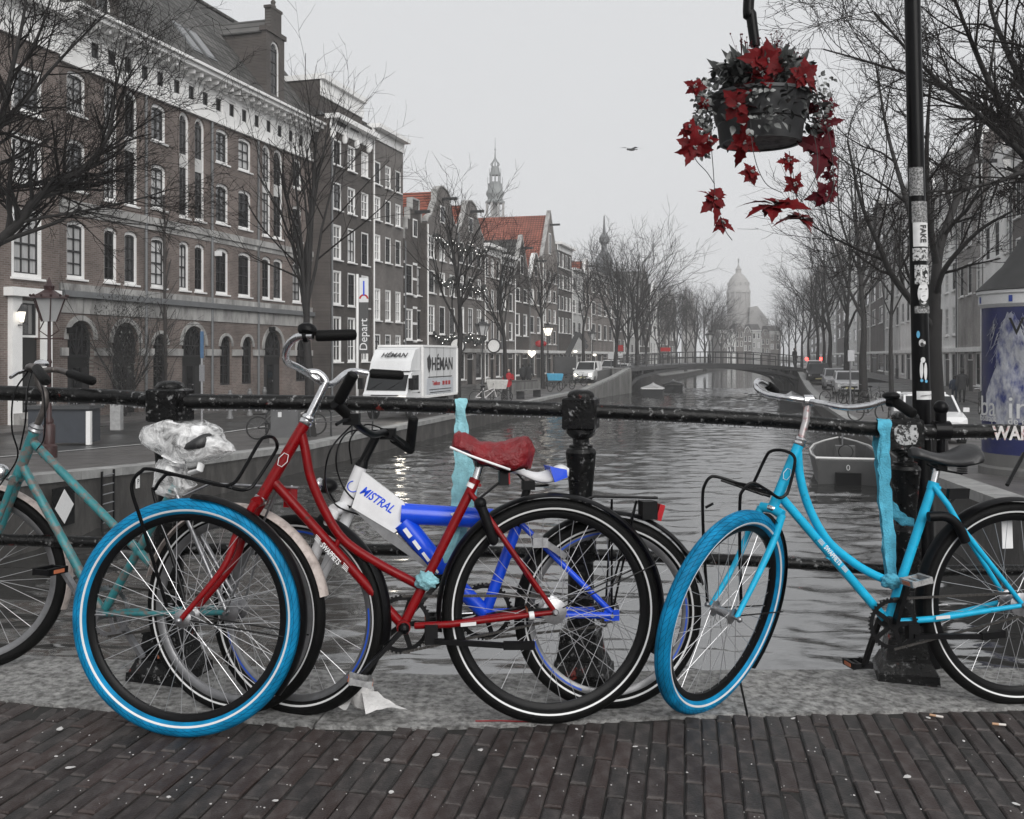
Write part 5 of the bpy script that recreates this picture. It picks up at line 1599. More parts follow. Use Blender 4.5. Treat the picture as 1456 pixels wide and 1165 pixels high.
def window(par, L, u0, u1, z0, z1, dep=.1, fw=.07, nx=2, ny=3, fm=None, gm=None, sash=None, arch=0.0, sill=True, name='window', sw=.035):
    """Outer frame, sash bars, glass; glass behind, bars proud of it."""
    fm = fm or m_trim; gm = gm or m_glass
    ax = (L.d, L.n, V((0, 0, 1)))
    b = MB(); zt = z1 - arch
    b.box(L.pt(u0 + fw / 2, (z0 + zt) / 2, -dep), (fw, .09, zt - z0), ax); b.box(L.pt(u1 - fw / 2, (z0 + zt) / 2, -dep), (fw, .09, zt - z0), ax)
    b.box(L.pt((u0 + u1) / 2, z0 + fw / 2, -dep), (u1 - u0 - 2 * fw, .09, fw), ax)
    if arch <= 0:
        b.box(L.pt((u0 + u1) / 2, z1 - fw / 2, -dep), (u1 - u0 - 2 * fw, .09, fw), ax)
    else:
        n = 8; um = (u0 + u1) / 2; r = (u1 - u0) / 2 - fw * .6
        pts = [L.pt(um - r * math.cos(math.pi * k / n), zt + (arch - fw * .6) * math.sin(math.pi * k / n), -dep) for k in range(n + 1)]
        for p, q in zip(pts, pts[1:]): b.bar(p, q, .085, fw * 1.1, up=(p - L.pt(um, zt, -dep)))
    if sill: b.box(L.pt((u0 + u1) / 2, z0 - .03, -dep + .1), (u1 - u0 + .1, .22, .07), ax)
    w = b.build(name, fm, par)
    b = MB()
    iu0, iu1, iz0, iz1 = u0 + fw, u1 - fw, z0 + fw, z1 - (fw if arch <= 0 else fw * 1.1)
    for k in range(nx + 1):
        u = iu0 + (iu1 - iu0) * k / nx
        u = min(max(u, iu0 + sw / 2), iu1 - sw / 2)
        top = iz1 if arch <= 0 else zt + (arch - fw) * math.sqrt(max(0.02, 1 - ((u - (iu0 + iu1) / 2) / ((iu1 - iu0) / 2 + .02)) ** 2))
        b.box(L.pt(u, (iz0 + top) / 2, -dep - .012), (sw if 0 < k < nx else sw * 1.5, .05, top - iz0), ax)
    for k in range(ny + 1):
        z = iz0 + ((iz1 if arch <= 0 else zt) - iz0) * k / ny
        z = min(max(z, iz0 + sw / 2), iz1 - sw / 2)
        b.box(L.pt((iu0 + iu1) / 2, z, -dep - .012), (iu1 - iu0, .046, sw * (1.6 if k in (0, ny) or (k == (ny + 1) // 2) else 1)), ax)
    b.build('sash_bars', sash or m_sash, w)
    b = MB(); dd = -dep - .05
    if arch <= 0:
        b.add([L.pt(u0 + .02, z0 + .02, dd), L.pt(u1 - .02, z0 + .02, dd), L.pt(u1 - .02, z1 - .02, dd), L.pt(u0 + .02, z1 - .02, dd)], [(0, 1, 2, 3)])
    else:
        n = 8; um = (u0 + u1) / 2; r = (u1 - u0) / 2
        vs = [L.pt(u0, z0, dd), L.pt(u1, z0, dd)] + [L.pt(um + r * math.cos(math.pi * k / n), zt + arch * math.sin(math.pi * k / n), dd) for k in range(n + 1)]
        b.add(vs, [tuple(range(len(vs)))])
    b.build('pane', gm, w)
    return w
def body(par, L, u0, u1, z0, z1, m, depth=9, front=-.3, name='side_wall'):
    """sides and back of the house behind its front wall"""
    b = MB()
    p = [L.pt(u0, z0, front), L.pt(u1, z0, front), L.pt(u1, z0, -depth), L.pt(u0, z0, -depth)]
    q = [v + V((0, 0, z1 - z0)) for v in p]
    b.add(p + q, [(0, 1, 5, 4), (1, 2, 6, 5), (2, 3, 7, 6), (3, 0, 4, 7), (4, 5, 6, 7)])
    b.add([L.pt(u0, z0, 0), L.pt(u0, z0, front), L.pt(u0, z1, front), L.pt(u0, z1, 0)], [(0, 1, 2, 3)])
    b.add([L.pt(u1, z0, 0), L.pt(u1, z0, front), L.pt(u1, z1, front), L.pt(u1, z1, 0)], [(3, 2, 1, 0)])
    return b.build(name, m, par)
def slab(par, L, u0, u1, z0, z1, d0, d1, m, name):
    return MB().box(L.pt((u0 + u1) / 2, (z0 + z1) / 2, (d0 + d1) / 2), (u1 - u0, abs(d1 - d0), z1 - z0), (L.d, L.n, V((0, 0, 1)))).build(name, m, par)
def pick_glass(r, dark=.3, cur=.25):
    q = r.random()
    return m_dglass if q < dark else (m_curt if q < dark + cur else m_glass)

GZ = -1.17
rw = random.Random(21)
# ---- arcaded brick building --------------------------------------------------------------------------------------------
L2 = Line(LF, 0.0, LDIR, LNRM)
pr_ = 316
zz = lambda py: L2.z(pr_, py)
ar = thing('arcaded_building', 'long brown brick building with ground floor arches, white bracketed cornice and dark tiled roof', 'building', L2.pt(L2.u(250), GZ))
u0, u1 = L2.u(84), L2.u(459)
zf, zc = zz(178), zz(116)
ROW = {'top': (zz(233), zz(184)), 'second': (zz(319), zz(261)), 'first': (zz(419), zz(353))}
bays = [(95, 123), (215, 237), (307, 326), (339, 358), (416, 430)]
pairs = [(148, 168), (177, 197), (255, 270), (277, 292), (373, 386), (389, 403)]
holes, wins = [], []
for a, c in bays:
    for k in ('top', 'second', 'first'):
        h = (L2.u(a), L2.u(c), *ROW[k], .22); holes.append(h); wins.append((h, 2, 3 if k == 'top' else 4, k))
for a, c in pairs:
    h = (L2.u(a), L2.u(c), zz(322), zz(176) - .15, (L2.u(c) - L2.u(a)) / 2); holes.append(h); wins.append((h, 2, 7, 'tall'))
    h = (L2.u(a), L2.u(c), *ROW['first'], .22); holes.append(h); wins.append((h, 2, 4, 'first'))
arches_big = [(96, 133), (160, 197), (259, 291), (375, 402)]
arches_small = [(218, 237), (313, 329), (344, 359), (421, 437)]
for a, c in arches_big:
    w_ = L2.u(c) - L2.u(a); h = (L2.u(a), L2.u(c), GZ - .05, zz(466), w_ / 2); holes.append(h); wins.append((h, 2, 2, 'door'))
for a, c in arches_small:
    w_ = L2.u(c) - L2.u(a); h = (L2.u(a), L2.u(c), zz(548), zz(478), w_ / 2); holes.append(h); wins.append((h, 2, 4, 'small'))
b = MB(); wall_holes(b, L2, u0, u1, GZ - .3, zf, holes, .3); b.build('front_wall', mb_main, ar)
body(ar, L2, u0, u1, GZ - .3, zf + .5, mb_dark, 11, -.32)
for h, nx, ny, k in wins:
    if k == 'door':
        w = window(ar, L2, h[0], h[1], zz(508), h[3], .2, .06, 4, 1, m_sash, m_dglass, arch=h[4], sill=False, name='fanlight')
        b = MB(); uc = (h[0] + h[1]) / 2; zb = zz(508)
        for a in range(1, 6):
            t = math.pi * a / 6; b.bar(L2.pt(uc, zb + .05, -.2), L2.pt(uc - math.cos(t) * h[4] * .95, h[3] - h[4] + math.sin(t) * h[4] * .95, -.2), .03, .03)
        b.build('fan_bars', m_sash, w)
        dr = slab(ar, L2, h[0], h[1], GZ - .05, zz(508), -.3, -.2, m_door, 'door')
        for s in range(3):
            uu = h[0] + (h[1] - h[0]) * (s + .5) / 3
            slab(dr, L2, uu - (h[1] - h[0]) / 8, uu + (h[1] - h[0]) / 8, GZ + .4, zz(520), -.2, -.18, m_dglass if s == 1 else m_sash, 'door_panel')
        MB().ball(L2.pt(uc + .15, GZ + 1.05, -.15), .04, 6, 5).build('door_handle', m_chrome, dr)
    else:
        gm = m_dglass if k == 'small' else pick_glass(rw, .15 if k != 'first' else .6, .3)
        window(ar, L2, *h[:4], dep=.14, fw=.13 if k != 'small' else .05, nx=nx, ny=ny, fm=m_trim if k != 'small' else m_sash, gm=gm, arch=h[4], sill=(k != 'small'))
        if k == 'tall': slab(ar, L2, h[0] + .08, h[1] - .08, zz(255), zz(237), -.16, -.1, m_plaster2, 'spandrel_panel')
# arch rings and piers
for lst, wd in ((arches_big, .2), (arches_small, .14)):
    for a, c in lst:
        ua, uc = L2.u(a), L2.u(c); r = (uc - ua) / 2; um = (ua + uc) / 2; zs_ = (zz(466) if lst is arches_big else zz(478)) - r
        b = MB(); n = 14
        for k in range(n):
            t0, t1 = math.pi * k / n + .004, math.pi * (k + 1) / n - .004
            pts = [(um - (r + q) * math.cos(t), zs_ + (r + q) * math.sin(t)) for q, t in ((.01, t0), (.01, t1), (wd, t1), (wd, t0))]
            b.prism([L2.pt(u, z, .0) for u, z in pts], L2.n * .06)
        b.build('arch_ring', m_sand, ar)
piers = [(84, 96), (133, 160), (197, 218), (237, 259), (291, 313), (329, 344), (359, 375), (402, 421), (437, 459)]
for a, c in piers:
    slab(ar, L2, L2.u(a) + .03, L2.u(c) - .03, zz(506), zz(497), 0, .09, m_sand, 'impost')
slab(ar, L2, u0, u1, zz(458), zz(440), 0, .05, m_sand, 'fascia_band')
slab(ar, L2, u0, u1, zz(440) + .003, zz(433), 0, .22, m_lead, 'ledge')
slab(ar, L2, u0, u1, zz(433) + .003, zz(425), 0, .07, m_sand, 'sill_course')
slab(ar, L2, u0, u1, zz(340), zz(331), 0, .12, m_sand, 'string_course')
slab(ar, L2, u0, u1, zz(347), zz(340) - .003, 0, .04, m_sand, 'string_course')
# cornice
fz = MB()
attic = [(L2.u(a), L2.u(a) + .62, zz(163), zz(139)) for a in (128, 152, 176, 200, 222, 246, 267, 287, 306, 325, 343, 361, 378, 394, 410, 425, 440)]
wall_holes(fz, L2, u0, u1, zf, zc - .55, attic, .15, .04); fz.build('frieze', m_trim, ar)
for h in attic: window(ar, L2, *h, dep=.06, fw=.1, nx=1, ny=1, sill=False, gm=m_dglass)
slab(ar, L2, u0, u1, zf - .06, zf + .06, 0, .16, m_trim, 'cornice_moulding')
slab(ar, L2, u0, u1, zc - .3, zc - .12, -.3, .75, m_trim, 'cornice')
slab(ar, L2, u0, u1, zc - .118, zc, -.3, .9, m_trim, 'gutter')
slab(ar, L2, u0, u1, zc - .55, zc - .303, -.2, .12, m_trim, 'cornice')
k = u0 + .2
while k < u1 - .2:
    b = MB(); b.box(L2.pt(k, zc - .42, .36), (.13, .48, .2), (L2.d, L2.n, V((0, 0, 1)))); b.box(L2.pt(k, zc - .56, .2), (.13, .16, .12), (L2.d, L2.n, V((0, 0, 1)))); b.build('bracket', m_trim, ar)
    k += .62
# roof: steep tiled front slope
zr = zc + 5.6; dr_ = 4.6
rf = MB().add([L2.pt(u0, zc, .5), L2.pt(u1, zc, .5), L2.pt(u1, zr, .5 - dr_), L2.pt(u0, zr, .5 - dr_), L2.pt(u0, zc, -11), L2.pt(u1, zc, -11)], [(0, 1, 2, 3), (3, 2, 5, 4), (0, 3, 4), (1, 5, 2), (0, 4, 5, 1)]).build('roof', mr_dark, ar)
MB().tube([L2.pt(u0, zr + .05, .5 - dr_), L2.pt(u1, zr + .05, .5 - dr_)], .14, 8).build('ridge', mr_dark, rf)
def on_roof(px, t, lift=.0):
    return L2.pt(L2.u(px), zc + (zr - zc) * t, .5 - dr_ * t) + (L2.n * (zr - zc) + V((0, 0, dr_))).normalized() * lift
for a in (281, 301):
    p = [on_roof(a, .16, .06), on_roof(a + 14, .16, .06), on_roof(a + 14, .42, .06), on_roof(a, .42, .06)]
    nn = (L2.n * (zr - zc) + V((0, 0, dr_))).normalized()
    sk = MB().prism(p, -nn * .12).build('skylight', m_lead, rf)
    ins = [p[0] * .93 + p[2] * .07, p[1] * .93 + p[3] * .07, p[2] * .93 + p[0] * .07, p[3] * .93 + p[1] * .07]
    MB().prism([q + nn * .004 for q in ins], nn * .01).build('pane', m_glass, sk)
for px in (206, 300, 366, 445): MB().tube([L2.pt(L2.u(px), GZ, .07), L2.pt(L2.u(px), zf, .07)], .06, 6).build('drainpipe', m_lead, ar)
# dormers
for a, c in ((120, 152), (375, 400)):
    ua = L2.u(a); uc = ua + 1.9; zt = zc + 3.6
    dm = MB(); hl = [(ua + .5, uc - .5, zc + .35, zt - .3, .45)]
    wall_holes(dm, L2, ua, uc, zc - .05, zt, hl, .2, .12)
    dm.add([L2.pt(ua, zc, .12), L2.pt(ua, zt, .12), L2.pt(ua, zt, -3.6), L2.pt(ua, zc, -3.6)], [(0, 1, 2, 3)]); dm.add([L2.pt(uc, zc, .12), L2.pt(uc, zt, .12), L2.pt(uc, zt, -3.6), L2.pt(uc, zc, -3.6)], [(3, 2, 1, 0)])
    um = (ua + uc) / 2
    dm.box(L2.pt(um, zt + .12, 0), (2.1, .4, .24), (L2.d, L2.n, V((0, 0, 1)))); dm.box(L2.pt(um, zt + .75, 0), (1.1, .34, 1.05), (L2.d, L2.n, V((0, 0, 1)))); dm.box(L2.pt(um, zt + 1.34, 0), (1.25, .4, .14), (L2.d, L2.n, V((0, 0, 1))))
    dob = dm.build('dormer', mb_dark, rf)
    MB().lathe([(.1, 0), (.16, .1), (.1, .2), (.14, .35), (.02, .5)], 8, L2.pt(um, zt + 1.4, 0)).build('finial', mb_dark, dob)
    MB().prism([L2.pt(ua - .15, zt - .1, -.1), L2.pt(um, zt + .9, -.1), L2.pt(uc + .15, zt - .1, -.1)], L2.n * -3.6).build('dormer_roof', mr_dark, dob)
    window(ar, L2, *hl[0][:4], dep=.0, fw=.1, nx=2, ny=4, arch=.45, sill=False)
for px, py in ((95, 470), (382, 468), (305, 361)):
    p = L2.pt(L2.u(px), L2.z(px, py), .1)
    MB().box(p + L2.n * .1, (.16, .3, .22), (L2.d, L2.n, V((0, 0, 1)))).build('wall_lamp', m_plast if py > 400 else m_white, ar)
b = MB()
for k in range(40): b.tube([L2.pt(L2.u(232), GZ + k * .2, .05 + rw.uniform(0, .1)), L2.pt(L2.u(232) + rw.uniform(-.9, .9), GZ + k * .2 + rw.uniform(.3, 1.2), rw.uniform(.08, .3))], .02, 4)
b.tube([L2.pt(L2.u(234), GZ, .08), L2.pt(L2.u(231), 3, .12), L2.pt(L2.u(230), 8, .1)], .06, 6)
o = b.build('bare_climber', mat('dead_vine', (.035, .03, .028), .9), origin=L2.pt(L2.u(232), GZ, .1)); tag(o, 'bare climbing vine on the arcaded brick building', 'vine')

# ---- neighbour at the left edge ----------------------------------------------------------------------------------------
L1 = Line(LF, .45, LDIR, LNRM)
z1_ = lambda py: L1.z(40, py)
nb = thing('brick_house', 'brown brick house with large white sash windows and pilastered doorway, by the arcaded building', 'house', L1.pt(L1.u(40), GZ))
ua, ub = L1.u(-120), L1.u(84)
hs_l = []
for a, c in ((16, 60), (-60, -16)):
    for t, bt_ in ((96, 163), (192, 262), (298, 396)):
        hs_l.append((L1.u(a), L1.u(c), z1_(bt_), z1_(t)))
dh = (L1.u(26), L1.u(56), GZ, z1_(428))
b = MB(); wall_holes(b, L1, ua, ub, GZ - .3, z1_(10), hs_l + [dh], .25); b.build('front_wall', mb_main, nb)
body(nb, L1, ua, ub, GZ - .3, z1_(10), mb_dark, 10)
for i, h in enumerate(hs_l): window(nb, L1, *h, dep=.08, fw=.16, nx=3, ny=4, gm=[m_glass, m_curt, m_curt][i % 3])
window(nb, L1, dh[0], dh[1], z1_(480), dh[3], dep=.1, fw=.08, nx=1, ny=1, gm=m_glass, sill=False, name='fanlight')
dr = slab(nb, L1, dh[0], dh[1], GZ, z1_(480), -.25, -.12, m_door, 'door')
MB().ball(L1.pt(dh[1] - .15, GZ + 1.05, -.08), .04, 6, 5).build('door_handle', m_chrome, dr)
for a, c in ((11, 25), (57, 68)): slab(nb, L1, L1.u(a), L1.u(c), GZ, z1_(423), 0, .2, m_trim, 'pilaster')
slab(nb, L1, L1.u(5), L1.u(75), z1_(423), z1_(411), 0, .4, m_trim, 'door_cornice')
slab(nb, L1, ua, ub, z1_(60), z1_(10), 0, .12, m_trim, 'frieze')
slab(nb, L1, ua, ub, z1_(10) + .003, z1_(-8), -.3, .6, m_trim, 'cornice')
MB().prism([L1.pt(ua, z1_(-8), .3), L1.pt(ua, z1_(-8) + 5, -4.5), L1.pt(ua, z1_(-8), -10)], L1.d * (ub - ua)).build('roof', mr_dark, nb)
for k in range(3): slab(nb, L1, L1.u(12), L1.u(64), GZ - .1 + .17 * k, GZ + .07 + .17 * k, .0, 1.0 - .28 * k, m_sand, 'step')

# ---- generic canal house ------------------------------------------------------------------------------------------------
def house(name, label, L, px0, px1, ztop, nb_, rows, m, top='cornice', roofm=None, depth=10, fm=None, seed=0, shop=True, bands=False, ground_z=GZ, frame=.09, gable_h=2.6, nx=2, ny=3, wfrac=.55, shopm=None, cheap=False, trim=None, dark=.35, cur=.2, cat='house', group='canal houses'):
    r = random.Random(seed)
    h = thing(name, label, cat, L.pt((L.u(px0) + L.u(px1)) / 2, ground_z), group)
    trim = trim or m_trim
    ua, ub = L.u(px0), L.u(px1)
    if ua > ub: ua, ub = ub, ua
    W = ub - ua; bw = W / nb_
    hl = []
    for (c0, c1) in rows:
        for k in range(nb_):
            um = ua + bw * (k + .5); hw = bw * wfrac / 2
            hl.append((um - hw, um + hw, c0, c1))
    shz = None
    if shop:
        shz = ground_z + 2.9
        n = max(2, nb_)
        for k in range(n):
            um = ua + W * (k + .5) / n; hw = W / n * .36
            hl.append((um - hw, um + hw, ground_z + (0.0 if k == n // 2 else .5), shz - .35))
    b = MB(); wall_holes(b, L, ua, ub, ground_z - .3, ztop, hl, .22); b.build('front_wall', m, h)
    body(h, L, ua, ub, ground_z - .3, ztop, mb_dark if L.n.x > 0 else mb_r1, depth)
    nwin = len(rows) * nb_
    for i, q in enumerate(hl):
        if i < nwin:
            window(h, L, *q, dep=.06, fw=frame, nx=1 if cheap else nx, ny=2 if cheap else ny, gm=pick_glass(r, dark, cur), fm=fm, sash=trim if r.random() < .5 else m_sash)
        elif i - nwin == max(2, nb_) // 2:
            dd = slab(h, L, q[0], q[1], q[2], q[3] - .5, -.2, -.12, m_door, 'door')
            window(h, L, q[0], q[1], q[3] - .5, q[3], dep=.1, fw=.05, nx=1, ny=1, sill=False, name='fanlight', gm=m_dglass)
        else:
            window(h, L, *q, dep=.08, fw=.08, nx=1, ny=2, gm=m_dglass, name='shop_window')
    if shop:
        slab(h, L, ua + .05, ub - .05, shz - .3, shz, 0, .18, shopm or trim, 'shop_fascia')
    if bands:
        for (c0, c1) in rows:
            for z in (c0 - .15, (c0 + c1) / 2, c1 + .02):
                us = [ua] + [x for q in hl[:nwin] if abs(q[2] - c0) < .01 for x in (q[0], q[1])] + [ub]
                for k in range(0, len(us), 2): slab(h, L, us[k], us[k + 1], z, z + .16, 0, .03, m_trim, 'stone_band')
    um = (ua + ub) / 2
    MB().tube([L.pt(ua + .14, ground_z, .08), L.pt(ua + .14, ztop - .1, .08)], .055, 6).build('drainpipe', m_lead if seed % 2 else m_trim, h)
    if top == 'cornice':
        slab(h, L, ua, ub, ztop - .75, ztop - .15, 0, .1, trim, 'frieze')
        slab(h, L, ua - .05, ub + .05, ztop - .147, ztop + .12, -.3, .55, trim, 'cornice')
        MB().prism([L.pt(ua, ztop + .1, -.2), L.pt(ua, ztop + 1.9, -3.5), L.pt(ua, ztop + 1.9, -depth + 2), L.pt(ua, ztop + .1, -depth)], L.d * W).build('roof', roofm or mr_dark, h)
    else:
        if top == 'step':
            pr2 = []; n = 4
            for k in range(n): pr2 += [(ua + W / 2 * k / n * .9, ztop + gable_h * k / n), (ua + W / 2 * k / n * .9, ztop + gable_h * (k + 1) / n)]
            prof = pr2 + [(2 * um - x, z) for x, z in pr2[::-1]]
        elif top == 'neck':
            nwd = W * .22
            lft = [(ua, ztop), (ua + W * .04, ztop + gable_h * .12), (ua + W * .12, ztop + gable_h * .2), (ua + W * .2, ztop + gable_h * .42), (um - nwd, ztop + gable_h * .62), (um - nwd * .95, ztop + gable_h * .85), (um - nwd * .6, ztop + gable_h * .96), (um, ztop + gable_h * 1.02)]
            prof = lft + [(2 * um - x, z) for x, z in lft[::-1][1:]]
        elif top == 'bell':
            lft = [(ua, ztop), (ua + W * .1, ztop + gable_h * .05), (ua + W * .2, ztop + gable_h * .3), (ua + W * .3, ztop + gable_h * .75), (ua + W * .42, ztop + gable_h * .97), (um, ztop + gable_h)]
            prof = lft + [(2 * um - x, z) for x, z in lft[::-1][1:]]
        else:
            prof = [(ua, ztop), (um, ztop + gable_h), (ub, ztop)]
        gb = MB().prism([L.pt(u, z, 0) for u, z in prof], L.n * -.3).build('gable', m, h)
        b = MB()
        for p, q in zip(prof, prof[1:]): b.bar(L.pt(p[0], p[1] + .06, -.12), L.pt(q[0], q[1] + .06, -.12), .42, .12)
        b.build('gable_coping', trim if top in ('bell',) else m_sand, gb)
        if top in ('neck', 'point', 'bell', 'step'):
            gw = min(1.0, W * .2)
            slab(gb, L, um - gw / 2, um + gw / 2, ztop + gable_h * .12, ztop + gable_h * .55, .0, .03, m_trim, 'gable_window_frame')
            slab(gb, L, um - gw / 2 + .1, um + gw / 2 - .1, ztop + gable_h * .12 + .1, ztop + gable_h * .55 - .1, .03, .04, m_dglass, 'gable_pane')
            MB().bar(L.pt(um, ztop + gable_h * .72, 0), L.pt(um, ztop + gable_h * .72, 1.1), .18, .2).build('hoist_beam', m_sash, gb)
        MB().prism([L.pt(ua + .05, ztop, -.3), L.pt(um, ztop + gable_h * .92, -.3), L.pt(ub - .05, ztop, -.3)], L.n * -(depth - .3)).build('roof', roofm or mr_dark, h)
    return h
def rowset(L, px, ys): return [(L.z(px, c), L.z(px, a)) for a, c in ys]

# two tall houses standing forward of the arcade
L3 = Line(LF, 1.11, LDIR, LNRM)
z480 = lambda py: L3.z(480, py)
h3 = house('tall_house', 'tall dark brick house with white attic frieze and carved swags beside the arcaded building', L3, 469, 528, z480(170), 3, rowset(L3, 480, [(199, 236), (260, 299), (320, 370), (385, 434), (450, 515)]), mb_dark, seed=1, shop=False, nx=2, ny=3, roofm=m_lead, depth=12)
for a in (478, 497, 515):
    slab(h3, L3, L3.u(a) - .1, L3.u(a) + .95, L3.z(a, 178 + (a - 478) * .36), L3.z(a, 163 + (a - 478) * .36), .1, .16, m_dglass, 'attic_window')
b = MB(); b.hexa([L3.pt(L3.u(469), z480(170) + .1, -.6), L3.pt(L3.u(528), z480(170) + .1, -.6), L3.pt(L3.u(528), z480(170) + .1, -8), L3.pt(L3.u(469), z480(170) + .1, -8), L3.pt(L3.u(469), z480(118), -.6), L3.pt(L3.u(528), z480(118), -.6), L3.pt(L3.u(528), z480(118), -8), L3.pt(L3.u(469), z480(118), -8)])
b.build('attic_storey', mb_dark, h3)
slab(h3, L3, L3.u(469) - .1, L3.u(528) + .1, z480(118), z480(118) + .3, -8.1, -.3, m_trim, 'attic_cornice')
slab(h3, L3, L3.u(469) , L3.u(528), z480(118) - .9, z480(118) - .003, -.59, -.5, m_trim, 'attic_frieze')
for a in (471, 488, 505, 522):
    MB().ball(L3.pt(L3.u(a), L3.z(a, 190 + (a - 471) * .4), .1), (.2, .1, .34), 8, 6).build('carved_swag', m_trim, h3)
house('tall_house', 'tall brown brick house with narrow white windows beside the house with swags', L3, 529, 573, L3.z(550, 190), 3, rowset(L3, 535, [(229, 262), (279, 313), (333, 371), (410, 456), (475, 505)]), mb_grey, seed=2, shop=False, nx=2, ny=3, depth=12)
# white banded step gable, twin neck gables ...
L4 = Line(LF, .9, LDIR, LNRM)
house('gabled_house', 'narrow brick house with white stone bands and a stepped gable', L4, 574, 605, L4.z(590, 345), 2, rowset(L4, 590, [(378, 420), (440, 484)]), mb_dark, 'step', mr_red, seed=3, bands=True, gable_h=L4.z(590, 285) - L4.z(590, 345), wfrac=.62, depth=11)
L5 = Line(LF, 1.3, LDIR, LNRM)
ROWS5 = [(340, 372), (388, 420), (436, 476)]
house('gabled_house', 'grey house with a scrolled neck gable, nearer of a matching pair under red roofs', L5, 606, 650, L5.z(630, 325), 3, rowset(L5, 630, ROWS5), mb_grey, 'neck', mr_red, seed=4, gable_h=L5.z(630, 268) - L5.z(630, 325), depth=14, shopm=m_sand)
house('gabled_house', 'grey house with a scrolled neck gable, farther of a matching pair under red roofs', L5, 650, 687, L5.z(668, 336), 3, rowset(L5, 668, [(348, 378), (394, 424), (438, 474)]), mb_grey, 'neck', mr_red, seed=5, gable_h=L5.z(668, 287) - L5.z(668, 336), depth=14, shopm=m_sand)
house('canal_house', 'grey house with a broad white cornice beside the twin neck gables', L4, 688, 712, L4.z(700, 352), 3, rowset(L4, 700, [(368, 395), (412, 442), (456, 485)]), mb_mid, seed=6, cheap=True, shop=True)
house('canal_house', 'brown house with three slim windows and a low white cornice', L4, 712, 731, L4.z(720, 366), 2, rowset(L4, 720, [(380, 402), (416, 442), (458, 484)]), mb_grey, seed=7, cheap=True)
house('gabled_house', 'dark house with a pointed gable and a white shop front', L4, 731, 752, L4.z(741, 398), 2, rowset(L4, 741, [(410, 430), (446, 478)]), mb_dark, 'point', seed=8, cheap=True, gable_h=4.2)
house('gabled_house', 'small grey house with white bell gable and bright shop front', L4, 752, 771, L4.z(761, 398), 2, rowset(L4, 761, [(412, 434), (450, 474)]), mb_mid, 'bell', mr_red, seed=9, cheap=True, gable_h=2.6)
hb_ = house('gabled_house', 'tall warehouse with pointed gable and a wide red tiled roof running back from the canal', L4, 771, 792, L4.z(781, 370), 3, rowset(L4, 781, [(385, 402), (412, 430), (440, 460), (470, 490)]), mb_mid, 'point', mr_redx, seed=10, cheap=True, gable_h=L4.z(781, 300) - L4.z(781, 370), depth=26, group='canal houses')
house('canal_house', 'dark flat topped house with many narrow windows beside the red roofed warehouse', L4, 792, 813, L4.z(802, 350), 4, rowset(L4, 802, [(362, 382), (392, 412), (422, 442), (452, 474)]), mb_dark, seed=11, cheap=True)
house('canal_house', 'pale plastered house with white cornice and red roof beyond the warehouse', L4, 813, 828, L4.z(820, 385), 2, rowset(L4, 820, [(396, 414), (426, 446), (458, 478)]), m_plaster2, roofm=mr_red, seed=12, cheap=True)
house('gabled_house', 'small house with white bell gable half hidden by bare trees', L4, 828, 840, L4.z(834, 405), 2, rowset(L4, 834, [(418, 436), (450, 470)]), mb_mid, 'bell', mr_red, seed=13, cheap=True, gable_h=3.2)
ht_ = house('turreted_house', 'grey corner house with dark roof and a thin spired turret', L4, 840, 872, L4.z(856, 392), 4, rowset(L4, 856, [(402, 420), (432, 450), (462, 484)]), mb_mid, seed=14, cheap=True, roofm=m_lead, depth=16)
q = L4.pt(L4.u(869), L4.z(869, 392), -1)
MB().lathe([(1.2, -3), (1.2, 1.5), (1.4, 1.6), (1.1, 2.6), (.4, 3.6), (.4, 4.4), (.7, 4.7), (.7, 5.4), (.2, 6.2), (.08, 8.5)], 8, q).build('turret', m_lead, ht_)
far_labels = ['tall grey house with flat cornice behind the bare trees', 'pale house with many windows beyond the arched bridge', 'dark gabled house beyond the arched bridge', 'low pale house with white shop front beyond the bridge', 'brown house with steep roof among the far bare trees', 'faint grey house near the bend of the canal']
spec = [(872, 890, 408, 'cornice', mb_grey), (890, 908, 420, 'neck', m_plaster2), (908, 924, 412, 'point', mb_dark), (924, 938, 428, 'bell', m_plaster), (938, 950, 420, 'cornice', mb_mid), (950, 962, 440, 'point', mb_grey)]
for (a, c, t, tp, mm), lb in zip(spec, far_labels):
    L_ = L4; zt = L_.z((a + c) / 2, t)
    house('far_house', lb, L_, a, c, zt, 3, [(zt - 3.4, zt - 1.4), (zt - 6.6, zt - 4.6), (zt - 9.8, zt - 7.8)] if zt > 10 else [(zt - 3, zt - 1.2), (zt - 6, zt - 4)], mm, tp, seed=a, cheap=True, gable_h=3.5)

